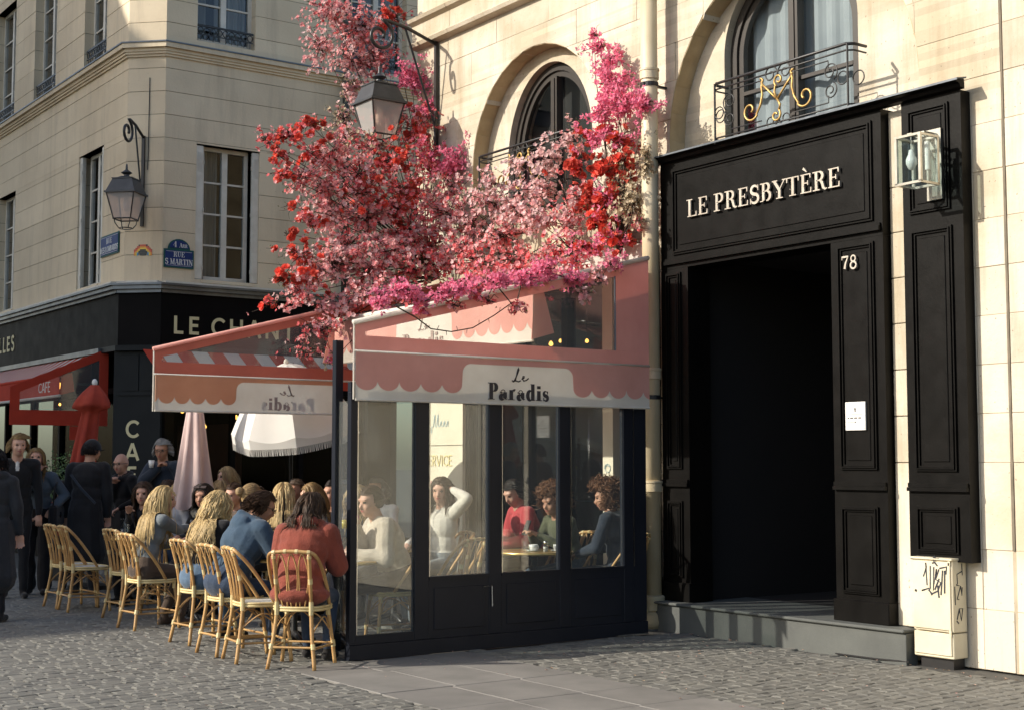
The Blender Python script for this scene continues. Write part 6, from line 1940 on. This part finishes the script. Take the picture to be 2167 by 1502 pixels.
PP('bald man in a black coat with dark glasses, hand at his chin', 6.50, 17.40, 195, sit=False, H=1.66, lean=4, hy=20, hp=4, top='black', bottom='black', hs=None, bulk=1.18, coat=True, glasses='eye', R=(.20, .04, 1.30), L=(.2, .16, 1.0), grip=1.1, collar=(1.1, .038, None), vox=.010)
PP('grey haired man with glasses drinking from a cup in a dark padded jacket', 6.72, 16.65, 205, sit=False, H=1.85, lean=4, hy=25, hp=12, top='navy', bottom='black', hs=('short', 'grey', .08, 300), bulk=1.12, puffy=.015, glasses='eye', skin=1, R=(.24, .08, 1.50), L=(.12, .2, 1.05), poleR=(.1, -.7, -.6), grip=1.1, vox=.010)
PP('person in a dark red top seated behind the standing black jacket', 5.95, 18.1, 240, H=1.66, lean=8, top='red2', bottom='black', hs=('bob', 'dark', .2, 220), vox=.012)

# fuse the bodies and colour each face by the nearest form
bpy.context.view_layer.update()
dg = bpy.context.evaluated_depsgraph_get()
for o, B in PEOPLE:
    me = bpy.data.meshes.new_from_object(o.evaluated_get(dg))
    old = o.data
    o.modifiers.clear()
    n = len(me.polygons)
    nv = len(me.vertices)
    co = np.empty(nv * 3); me.vertices.foreach_get('co', co); co = co.reshape(-1, 3)
    cen = np.empty(n * 3); me.polygons.foreach_get('center', cen); cen = cen.reshape(-1, 3)
    D = B.sdf_each(cen)
    idx = np.array([p[5] for p in B.P])[np.argmin(D, axis=0)]
    # cloth folds: soft ridges on the clothed faces only
    vm = np.array([p[5] for p in B.P])[np.argmin(B.sdf_each(co), axis=0)]
    nr = np.empty(nv * 3); me.vertices.foreach_get('normal', nr); nr = nr.reshape(-1, 3)
    q = co @ np.array([[24., 7., 13.], [-10., 21., 9.], [6., -15., 26.]])
    w = np.sin(q[:, 0] + 2.2 * np.sin(q[:, 1] * .6)) * .5 + np.sin(q[:, 2] * .8 + 1.7 * np.sin(q[:, 0] * .5)) * .5
    amp = np.where((vm == 1) | (vm == 2), .0065, 0.0)
    co2 = co + nr * (w * amp)[:, None]
    me.vertices.foreach_set('co', co2.ravel())
    me.materials.clear()
    for m in old.materials: me.materials.append(m)
    me.polygons.foreach_set('material_index', idx.astype(np.int32))
    me.polygons.foreach_set('use_smooth', np.ones(n, dtype=bool))
    me.update()
    o.data = me
    bpy.data.meshes.remove(old)
# ---- things people wear or hold
def world(p, v): return p[0].matrix_world @ Vector(v)
bpy.context.view_layer.update()
by = {r[0]['label'].split(' ')[0] + r[0]['label'][-9:]: r for r in ppl}
def who(sub): return next(r for r in ppl if sub in r[0]['label'])
r = who('black cap'); t, B, hc, HRm = r
m = MB(); q = MB().ball((0, 0, 0), (.123, .101, .136), 20, 12)
keep = [f for f in q.f if np.mean([q.v[i][2] for i in f]) > .012]
m.add([tuple(HRm @ np.array(v) + hc + HRm[:, 2] * .008) for v in q.v], keep)
m.build('cap', FB['black'], t, smooth=True)
m = MB(); m.prism([(.09 + .075 * math.cos(RAD(a)), .075 * math.sin(RAD(a))) for a in range(-90, 91, 15)], tuple(hc + HRm[:, 2] * .02), tuple(HRm[:, 0]), tuple(HRm[:, 1]), tuple(HRm[:, 2] * .006))
m.build('cap_visor', FB['black'], t)
m = MB().tube([(-.16, .14, 1.42), (-.19, 0, 1.25), (-.17, -.16, 1.08)], .016, 6); m.build('bag_strap', FB['navy'], t)
r = who('yellow cocktail'); t, B, hc, HRm = r
bag = thing('shoulder_bag', 'black handbag with a small oval badge on the arm of the drinking woman', 'bag', t.location, t.rotation_euler.z)
MB().box(-.06, .28, .20, .30, .82, 1.06).build('pouch', FB['black'], bag, bevel=.025)
MB().tube([(-.02, .25, 1.04), (.0, .25, 1.25), (.1, .25, 1.33), (.2, .25, 1.25), (.24, .25, 1.04)], .010, 6).build('handle', FB['black'], bag, smooth=True)
MB().lathe([(0, 0), (.035, 0), (.035, .004), (0, .004)], (.12, .302, .95), 14, ax='y').build('badge', M_steel, bag)
def held(sub, vec, name, label, prof, liq, lm, cat):
    r = who(sub)
    c = r[0].matrix_world @ Vector(vec)
    return drink(name, label, tuple(c), prof, liq, lm, cat=cat)
held('yellow cocktail', (.26, .02, 1.46), 'cocktail_glass', 'wide stemmed glass of yellow cocktail at the drinking woman\'s lips', [(.004, -.06), (.004, .0), (.05, .03), (.065, .07)], [(0, .012), (.03, .02), (.058, .052), (0, .052)], M_yellow, 'glass')
held('cream fleece holding', (.43, .06, 1.0), 'juice_glass', 'tumbler of pale yellow drink held by the woman in cream fleece', tum, [(0, .004), (.028, .004), (.034, .075), (0, .075)], M_yellow, 'glass')
held('grey haired man', (.30, .04, 1.50), 'paper_cup', 'white paper cup at the lips of the grey haired man', [(0, 0), (.026, 0), (.036, .09), (.034, .09), (.025, .004), (0, .004)], None, None, 'cup')
bpy.data.objects['paper_cup'].children[0].data.materials[0] = M_china
ph = thing('smartphone', 'black smartphone held up by the person in the olive jacket', 'phone', tuple(who('olive jacket')[0].matrix_world @ Vector((.50, .03, .90))), RAD(178))
MB().obox((0, 0, .05), (.005, 0, .003), (0, .036, 0), (-.03, 0, .068)).build('case', M_black, ph, bevel=.002)

# ================================================================== FLOWERS
# sprays: centre x, y, z, radius across, radius up, radius in depth, blossom mix
SPRAY = {
    'left': [(8.2, 15.3, 7.11, 0.362, 0.263, 0.25, 'cccp'), (8.61, 15.3, 6.98, 0.444, 0.326, 0.25, 'ccp'), (9.04, 15.3, 7.21, 0.3, 0.33, 0.25, 'prr..'), (8.5, 15.3, 6.53, 0.341, 0.235, 0.2, 'ccc'), (8.82, 15.2, 6.64, 0.284, 0.237, 0.2, 'cpp'), (8.02, 15.2, 6.64, 0.219, 0.317, 0.2, 'cc'), (9.04, 14.75, 6.25, 0.268, 0.198, 0.15, 'bbb'), (9.38, 14.6, 6.19, 0.141, 0.199, 0.12, 'bb'), (9.48, 14.5, 5.97, 0.094, 0.129, 0.1, 'bb.'), (8.18, 14.9, 5.67, 0.159, 0.285, 0.2, 'wwc'), (8.39, 15.1, 6.12, 0.203, 0.232, 0.2, 'cwc'), (9.18, 14.6, 5.88, 0.174, 0.151, 0.12, 'bbp'), (8.88, 14.4, 5.55, 0.313, 0.285, 0.2, 'ppr'), (8.93, 14.2, 5.18, 0.282, 0.293, 0.22, 'ppb'), (9.12, 13.9, 5.09, 0.19, 0.212, 0.15, 'bbb'), (8.84, 15.0, 5.9, 0.293, 0.293, 0.2, 'ppc'), (6.85, 13.7, 5.06, 0.286, 0.153, 0.2, 'ppr.'), (7.14, 13.8, 5.26, 0.233, 0.125, 0.18, 'prr'), (6.68, 13.6, 4.81, 0.161, 0.151, 0.15, 'rpr'), (7.01, 13.7, 4.66, 0.266, 0.215, 0.22, 'ccp.'), (6.74, 13.6, 4.61, 0.151, 0.121, 0.15, 'rpr'), (7.47, 13.9, 4.99, 0.306, 0.274, 0.3, 'ccp'), (7.84, 13.9, 4.81, 0.31, 0.299, 0.3, 'ppc'), (8.31, 14.0, 5.05, 0.306, 0.284, 0.3, 'rrp'), (8.4, 13.8, 4.67, 0.368, 0.303, 0.32, 'prp'), (8.18, 14.2, 5.22, 0.22, 0.22, 0.25, 'ppw'), (6.79, 13.5, 4.26, 0.08, 0.07, 0.08, 'R'), (6.75, 13.5, 3.96, 0.055, 0.055, 0.06, 'R'), (7.04, 13.6, 4.18, 0.173, 0.224, 0.18, 'rpc'), (7.37, 13.7, 4.29, 0.352, 0.29, 0.32, 'ccc'), (7.84, 13.7, 4.28, 0.358, 0.306, 0.35, 'ccp'), (8.32, 13.6, 4.2, 0.405, 0.299, 0.35, 'ppc'), (8.64, 13.3, 4.35, 0.308, 0.298, 0.3, 'cpc'), (6.92, 13.5, 3.77, 0.211, 0.201, 0.2, 'rrc'), (6.64, 13.4, 3.48, 0.148, 0.128, 0.12, 'rr'), (7.26, 13.5, 3.69, 0.397, 0.285, 0.35, 'ccc'), (7.73, 13.4, 3.65, 0.402, 0.258, 0.35, 'ccp'), (8.21, 13.3, 3.67, 0.355, 0.209, 0.3, 'ppw'), (6.88, 13.4, 3.33, 0.309, 0.169, 0.22, 'ccp'), (7.27, 13.3, 3.25, 0.332, 0.181, 0.25, 'ccc'), (6.47, 13.3, 3.2, 0.107, 0.078, 0.1, 'rp.'), (7.56, 13.0, 3.3, 0.3, 0.17, 0.25, 'cpc'), (6.98, 13.15, 2.93, 0.256, 0.226, 0.16, 'pc.'), (6.76, 13.1, 2.7, 0.194, 0.126, 0.12, 'p..'), (7.09, 13.1, 2.63, 0.128, 0.089, 0.1, 'wwb'), (6.56, 13.7, 4.97, 0.131, 0.111, 0.1, 'p.'), (7.18, 13.8, 4.96, 0.228, 0.176, 0.2, 'pcr'), (7.89, 14.3, 5.31, 0.219, 0.197, 0.2, 'pcw'), (7.72, 13.6, 4.52, 0.314, 0.23, 0.3, 'pcr'), (8.15, 13.6, 4.41, 0.318, 0.233, 0.3, 'ppr'), (6.93, 13.4, 3.54, 0.25, 0.2, 0.22, 'ccr'), (7.45, 13.2, 3.36, 0.302, 0.171, 0.25, 'ccp'), (7.91, 13.0, 3.37, 0.304, 0.152, 0.25, 'pcb'), (7.49, 13.5, 3.91, 0.36, 0.257, 0.35, 'ccp'), (7.97, 13.4, 3.89, 0.364, 0.26, 0.35, 'pcc'), (7.3, 13.7, 4.54, 0.29, 0.238, 0.28, 'cpc')],
    'centre': [(8.75, 12.97, 4.17, 0.304, 0.346, 0.25, 'cc'), (8.8, 12.59, 4.37, 0.289, 0.196, 0.2, 'ccC'), (8.6, 12.13, 3.94, 0.339, 0.239, 0.3, 'cpc'), (8.75, 11.83, 4.4, 0.326, 0.188, 0.2, 'CCc'), (8.85, 11.71, 4.73, 0.178, 0.237, 0.18, 'CC'), (8.65, 11.53, 4.05, 0.281, 0.232, 0.25, 'CcC'), (8.5, 12.51, 3.71, 0.344, 0.233, 0.3, 'ppc'), (8.4, 11.68, 3.56, 0.366, 0.222, 0.3, 'ppc'), (8.5, 11.24, 3.61, 0.274, 0.226, 0.28, 'pcp'), (8.5, 13.07, 3.73, 0.261, 0.25, 0.3, 'pc'), (8.7, 11.2, 3.92, 0.19, 0.238, 0.2, 'cCp'), (8.5, 10.87, 3.48, 0.208, 0.162, 0.25, 'ppc'), (8.9, 12.82, 4.64, 0.21, 0.157, 0.15, 'cC.'), (8.92, 12.31, 4.76, 0.179, 0.154, 0.12, 'C.'), (8.9, 11.41, 4.86, 0.136, 0.195, 0.14, 'cC'), (8.75, 11.15, 4.21, 0.171, 0.209, 0.2, 'cpC'), (8.6, 11.87, 4.15, 0.295, 0.217, 0.25, 'cCc'), (8.2, 11.9, 3.38, 0.29, 0.145, 0.25, 'pcb'), (8.1, 11.03, 3.24, 0.274, 0.119, 0.25, 'pb'), (8.6, 12.94, 3.94, 0.26, 0.208, 0.25, 'cpc'), (8.6, 13.67, 4.03, 0.324, 0.249, 0.3, 'cpp'), (8.9, 14.05, 4.61, 0.279, 0.245, 0.25, 'pcc'), (8.95, 13.66, 4.72, 0.198, 0.187, 0.15, 'c.p')],
    'right': [(9.0, 11.12, 5.92, 0.053, 0.048, 0.05, 'bb'), (9.0, 11.01, 5.77, 0.106, 0.096, 0.08, 'bb'), (8.98, 10.87, 5.59, 0.143, 0.133, 0.1, 'bbb'), (8.95, 10.76, 5.32, 0.245, 0.17, 0.14, 'bbb'), (8.93, 10.56, 5.07, 0.261, 0.168, 0.16, 'bbb'), (8.9, 10.25, 5.0, 0.137, 0.183, 0.14, 'bbb'), (8.93, 10.89, 5.07, 0.199, 0.171, 0.16, 'bbb'), (8.9, 10.91, 4.82, 0.19, 0.161, 0.16, 'brb'), (8.9, 10.66, 4.72, 0.215, 0.131, 0.18, 'rrb'), (8.9, 11.1, 4.83, 0.096, 0.124, 0.1, 'RR'), (8.88, 10.76, 4.49, 0.225, 0.215, 0.2, 'rrR'), (8.9, 10.56, 4.49, 0.204, 0.204, 0.18, 'rrw'), (8.85, 11.01, 4.2, 0.208, 0.218, 0.2, 'Rrr'), (8.85, 10.7, 4.15, 0.186, 0.223, 0.2, 'rRb'), (8.8, 10.81, 3.87, 0.243, 0.168, 0.2, 'rRr'), (8.9, 10.45, 4.09, 0.211, 0.294, 0.18, 'www'), (8.8, 10.58, 3.74, 0.212, 0.156, 0.2, 'rbr'), (8.92, 10.26, 4.43, 0.109, 0.255, 0.12, 'ww'), (8.85, 10.29, 3.86, 0.127, 0.127, 0.14, 'pww'), (8.88, 11.23, 4.57, 0.12, 0.217, 0.12, 'Rpr'), (8.6, 10.77, 3.62, 0.231, 0.138, 0.2, 'bpr')],
    'front': [(5.74, 9.86, 2.87, 0.083, 0.083, 0.08, 'bbb'), (5.96, 9.86, 2.96, 0.146, 0.084, 0.08, 'bb'), (6.12, 9.84, 2.84, 0.124, 0.093, 0.08, 'bp'), (6.32, 9.86, 2.96, 0.149, 0.063, 0.08, 'bb'), (6.51, 9.86, 3.01, 0.142, 0.063, 0.08, 'bb'), (6.65, 9.84, 3.01, 0.119, 0.079, 0.08, 'bp'), (6.9, 9.86, 3.08, 0.185, 0.064, 0.08, 'bb'), (7.19, 9.86, 3.14, 0.188, 0.082, 0.1, 'bbb'), (7.41, 9.88, 3.23, 0.215, 0.099, 0.12, 'bb'), (7.09, 9.82, 2.87, 0.105, 0.057, 0.07, 'p'), (6.78, 9.82, 2.92, 0.104, 0.044, 0.06, 'p.'), (7.75, 9.88, 3.18, 0.151, 0.092, 0.1, 'bb'), (7.81, 9.82, 3.03, 0.109, 0.092, 0.08, 'cc.'), (7.99, 9.82, 3.2, 0.093, 0.11, 0.08, 'cc.'), (6.43, 9.82, 2.86, 0.086, 0.063, 0.06, 'p'), (8.18, 9.9, 3.35, 0.129, 0.086, 0.1, 'cb')],
}
TWIG = [(5.877, 9.8, 2.802), (6.056, 9.8, 2.728), (6.201, 9.8, 2.644), (6.4, 9.8, 2.631), (6.611, 9.8, 2.674), (6.827, 9.8, 2.791), (7.024, 9.8, 2.916)]
M_fl = {'c': pmat('blossom_pink', (.88, .50, .49), (.80, .31, .32), scale=30, rough=.75, rand=.28, trans=.45), 'C': pmat('blossom_pale', (.82, .64, .61), (.80, .50, .50), scale=30, rough=.75, rand=.2, trans=.45),
        'p': pmat('blossom_rose_red', (.80, .20, .205), (.68, .09, .10), scale=30, rough=.75, rand=.3, trans=.45), 'r': pmat('bloom_red', (.70, .075, .06), (.74, .15, .09), scale=20, rough=.7, rand=.3, trans=.3),
        'b': pmat('bougainvillea_pink', (.88, .32, .44), (.82, .20, .35), scale=25, rough=.75, rand=.25, trans=.45), 'w': pmat('blossom_cream', (.60, .50, .36), (.46, .36, .22), scale=30, rough=.8, rand=.3, trans=.3)}
M_fl['R'] = M_fl['r']
M_twig = pmat('dark_twigs', (.055, .035, .022), (.03, .02, .014), scale=20, rough=.85)
M_fleaf = pmat('small_leaves', (.075, .11, .03), (.16, .17, .05), scale=20, rough=.6, rand=.35, trans=.25)
def blossom_tpl(kind, seed):
    """vertices, faces of one flower facing +z, radius about 1"""
    g = random.Random(seed); v = [(0, 0, -.15)]; f = []
    def petal(a, r0, wd, cup, z0, tip=1.0):
        c, s = math.cos(a), math.sin(a)
        def pt(r, w, z): return (c * r - s * w, s * r + c * w, z)
        b = len(v)
        v.extend([pt(r0 * .55, -wd * .8, z0 + cup * .25), pt(r0 * .95, -wd * .55, z0 + cup * .8), pt(r0 * 1.05, 0, z0 + cup * tip), pt(r0 * .95, wd * .55, z0 + cup * .8), pt(r0 * .55, wd * .8, z0 + cup * .25), pt(r0 * .6, 0, z0 + cup * .05)])
        f.extend([(0, b, b + 5), (b, b + 1, b + 2, b + 5), (b + 5, b + 2, b + 3, b + 4), (0, b + 5, b + 4)])
    if kind in 'rR':
        for ring, (n, r, cup, z) in enumerate(((6, 1.0, .35, -.1), (5, .78, .62, 0), (4, .48, .75, .05))):
            for i in range(n): petal(2 * PI * (i + .5 * ring) / n + g.uniform(-.2, .2), r * g.uniform(.88, 1.1), r * .62, cup * g.uniform(.8, 1.2), z)
    elif kind == 'b':
        for i in range(3): petal(2 * PI * i / 3 + g.uniform(-.3, .3), 1.0, .62, .75 * g.uniform(.7, 1.3), 0, 1.25)
    else:
        for i in range(5): petal(2 * PI * i / 5 + g.uniform(-.15, .15), 1.0, .52, .35 * g.uniform(.5, 1.5), 0)
    return np.array(v), f
TPL = {k: [blossom_tpl(k, s * 7 + 1) for s in range(5)] for k in 'crb'}
FT = {'c': 'c', 'C': 'c', 'p': 'c', 'w': 'c', 'r': 'r', 'R': 'r', 'b': 'b'}
FSZ = {'c': (.017, .026), 'C': (.020, .030), 'p': (.017, .027), 'w': (.016, .025), 'r': (.034, .054), 'R': (.046, .064), 'b': (.019, .029)}
FLABEL = {'left': ('blossom_climber', 'tall bush of pink and red blossom sprays climbing left of the arched window'), 'centre': ('blossom_bank', 'bank of pale pink blossom sprays below the left arched window'),
          'right': ('bougainvillea', 'pointed spray of magenta bougainvillea and red blooms beside the downpipe'), 'front': ('blossom_garland', 'magenta blossom garland trailing along the top edge of the pink awning')}
ANCH = {'left': [(8.95, 14.2, 3.75), (8.9, 13.9, 3.7)], 'centre': [(9.1, 12.6, 3.72), (9.1, 11.6, 3.72)], 'right': [(9.02, 10.75, 3.62)], 'front': [(8.9, 9.95, 3.5)]}
frng = np.random.default_rng(23)
R3 = Vector((.813, -.582, 0)); F3 = Vector((.582, .813, 0))
def rand_rot(nrm, n):
    """rotations whose z axis is near nrm"""
    z = nrm + frng.normal(size=(n, 3)) * .55; z /= np.linalg.norm(z, axis=1, keepdims=True)
    x = np.cross(z, frng.normal(size=(n, 3))); x /= np.linalg.norm(x, axis=1, keepdims=True)
    return np.stack([x, np.cross(z, x), z], 2)
tpl_obj = {}
for gname, blobs in SPRAY.items():
    nm, lb = FLABEL[gname]
    an = ANCH[gname]
    root = thing(nm, lb, 'flowers', an[0])
    off = Vector(an[0])
    fl = []            # (kind, pos, normal, size)
    tw = MB(); lv_p = []; lv_n = []
    for bi, (x, y, z, ru, rz_, rd, kinds) in enumerate(blobs):
        c = Vector((x, y, z))
        a0 = min((Vector(q) for q in an), key=lambda q: (q - c).length)
        # branch to the spray
        if gname != 'front':
            mid = a0.lerp(c, .5) + Vector((random.uniform(-.1, .1), random.uniform(-.1, .1), random.uniform(.0, .18)))
            pts = [a0, a0.lerp(mid, .6) + Vector((0, 0, .03)), mid, mid.lerp(c, .55) + Vector((random.uniform(-.05, .05), 0, .04)), c]
            b = MB().tube([q - off for q in pts], [.010, .008, .006, .005, .003], 5); b.build('branch', M_twig, root)
        area = PI * ru * rz_
        has = [k for k in kinds if k != '.']
        sparse = kinds.count('.')
        dens = len(has) / len(kinds)
        nt = max(6, int(12 + area * 150))
        ends = []
        for q in range(nt):
            d = Vector((frng.normal(), frng.normal(), frng.normal())).normalized()
            rr_ = frng.uniform(.5, 1.18)
            e = c + R3 * (d.x * ru * rr_) + EZ * (d.z * rz_ * rr_) + F3 * (d.y * rd * rr_)
            s0 = c + (e - c) * frng.uniform(0, .25)
            m1 = s0.lerp(e, .5) + Vector(frng.normal(size=3) * .02)
            tw.tube([s0 - off, m1 - off, e - off], [.0045, .0035, .002], 4, caps=False)
            ends.append((s0, m1, e, d))
            if frng.random() < .22 and gname in ('left', 'right', 'centre'):
                o = e + (e - c).normalized() * frng.uniform(.05, .20) + Vector(frng.normal(size=3) * .03)
                tw.tube([e - off, e.lerp(o, .5) - off + Vector(frng.normal(size=3) * .01), o - off], [.003, .0025, .0015], 4, caps=False)
                ends.append((e, e.lerp(o, .5), o, d))
        per = {'c': 1350, 'C': 1450, 'p': 1350, 'w': 1400, 'b': 2300, 'r': 230, 'R': 160}
        has = [q for k in has for q in (('c', 'C', 'c') if k == 'c' else ('p', 'c', 'p') if k == 'p' else (k, k, k))]
        for k in has:
            cnt = int(area * per[k] / len(kinds) / 3) + 1
            if len(kinds) == 1 and k == 'R': cnt = 1
            for q in range(cnt):
                s0, m1, e, d = ends[frng.integers(len(ends))]
                t = frng.uniform(.15, 1.05)
                p = (s0.lerp(m1, t * 2) if t < .5 else m1.lerp(e, t * 2 - 1)) + Vector(frng.normal(size=3) * (.016 if k != 'b' else .022))
                n_ = (p - c).normalized() * .8 + Vector((-.35, -.35, .25))
                fl.append((k, np.array(p), np.array(n_), frng.uniform(*FSZ[k])))
        for q in range(int(area * 420 * dens) + 2):
            s0, m1, e, d = ends[frng.integers(len(ends))]
            p = m1.lerp(e, frng.uniform(0, 1)) + Vector(frng.normal(size=3) * .015)
            lv_p.append(np.array(p)); lv_n.append(frng.normal(size=3))
    if gname == 'front':
        gp = [Vector((b[0], b[1] + .03, b[2])) for b in blobs if b[6] != 'cc.']
        gp.sort(key=lambda q: q.x)
        MB().tube([q - off for q in gp] , .007, 5).build('branch', M_twig, root)
        b = MB(); tp = [Vector(q) for q in TWIG]; b.tube([q - off for q in tp], [.007, .006, .0055, .005, .005, .005, .005], 5)
        for q0, q1 in zip(tp[1:], tp[2:]):
            for s in (.3, .75):
                p = q0.lerp(q1, s); b.tube([p - off, p - off + Vector((frng.normal() * .01, 0, .035 * (1 if s < .5 else -1)))], .0028, 4)
        b.build('bare_twig', M_twig, root)
    tag(tw.build('twigs', M_twig, root), kind='stuff')
    # the 300 largest (nearest blooms first by size over distance) are single parts, the rest is joined per colour
    key = [-s / (p @ np.array([.582, .813, 0])) for k, p, n_, s in fl]
    order = np.argsort(key)
    single = set(order[:300].tolist())
    for i in single:
        k, p, n_, s = fl[i]
        vi = i % 5
        if (k, vi) not in tpl_obj:
            v, f = TPL[FT[k]][vi]
            me = bpy.data.meshes.new('bloom'); me.from_pydata(v.tolist(), [], f); me.materials.append(M_fl[k])
            tpl_obj[(k, vi)] = me
        o = link('bloom', tpl_obj[(k, vi)], root)
        Rm = rand_rot(n_[None, :], 1)[0]
        o.matrix_local = Matrix.Translation(Vector(p) - off) @ Matrix(Rm.tolist()).to_4x4() @ Matrix.Scale(s, 4)
    for k in set(q[0] for q in fl):
        idx = [i for i in range(len(fl)) if fl[i][0] == k and i not in single]
        if not idx: continue
        V, Fc = [], []; base = 0
        for vi in range(5):
            sub = [i for i in idx if i % 5 == vi]
            if not sub: continue
            v, f = TPL[FT[k]][vi]
            P = np.array([fl[i][1] for i in sub]) - np.array(off); N_ = np.array([fl[i][2] for i in sub]); Sz = np.array([fl[i][3] for i in sub])
            Rm = rand_rot(N_, len(sub))
            W = np.einsum('nij,vj->nvi', Rm, v) * Sz[:, None, None] + P[:, None, :]
            V.append(W.reshape(-1, 3))
            nvv = len(v)
            for q in range(len(sub)): Fc.extend([tuple(a + base + q * nvv for a in ff) for ff in f])
            base += len(sub) * nvv
        me = bpy.data.meshes.new('blossoms'); me.from_pydata(np.concatenate(V).tolist(), [], Fc); me.materials.append(M_fl[k])
        tag(link('blossoms', me, root), kind='stuff')
    P = np.array(lv_p) - np.array(off); Rm = rand_rot(np.array(lv_n), len(P)); sz = frng.uniform(.014, .03, size=(len(P), 1, 1))
    lt = np.array([(0, 0, 0), (.5, .28, .08), (1, 0, 0), (.5, -.28, .08)])
    W = (np.einsum('nij,vj->nvi', Rm, lt) * sz + P[:, None, :]).reshape(-1, 3)
    me = bpy.data.meshes.new('leaves'); me.from_pydata(W.tolist(), [], [(4 * q, 4 * q + 1, 4 * q + 2, 4 * q + 3) for q in range(len(P))]); me.materials.append(M_fleaf)
    tag(link('leaves', me, root), kind='stuff')
# ================================================================== small litter on the street
lit = MB(); rl = random.Random(4)
for k in range(90):
    x, y = rl.uniform(6.4, 8.95), rl.uniform(6.0, 9.8)
    if rl.random() < .45: x = 8.96 - abs(rl.gauss(0, .05))
    a = rl.uniform(0, PI); l = rl.uniform(.006, .02); w = rl.uniform(.004, .012)
    c, s_ = math.cos(a), math.sin(a)
    lit.add([(x - c * l, y - s_ * l, .006), (x + s_ * w, y - c * w, .010), (x + c * l, y + s_ * l, .007), (x - s_ * w, y + c * w, .013)], [(0, 1, 2, 3)])
for k in range(70):
    x, y = rl.uniform(3.2, 6.6), rl.uniform(8.6, 12.5)
    a = rl.uniform(0, PI); l = rl.uniform(.005, .014); w = rl.uniform(.004, .009)
    c, s_ = math.cos(a), math.sin(a)
    lit.add([(x - c * l, y - s_ * l, .006), (x + s_ * w, y - c * w, .010), (x + c * l, y + s_ * l, .007), (x - s_ * w, y + c * w, .012)], [(0, 1, 2, 3)])
tag(lit.build('fallen_petals', pmat('dry_petals', (.50, .36, .22), (.55, .30, .28), scale=3, rough=.9, coord='World')), 'scattered dry petals and scraps lying on the paving', 'litter', kind='stuff')
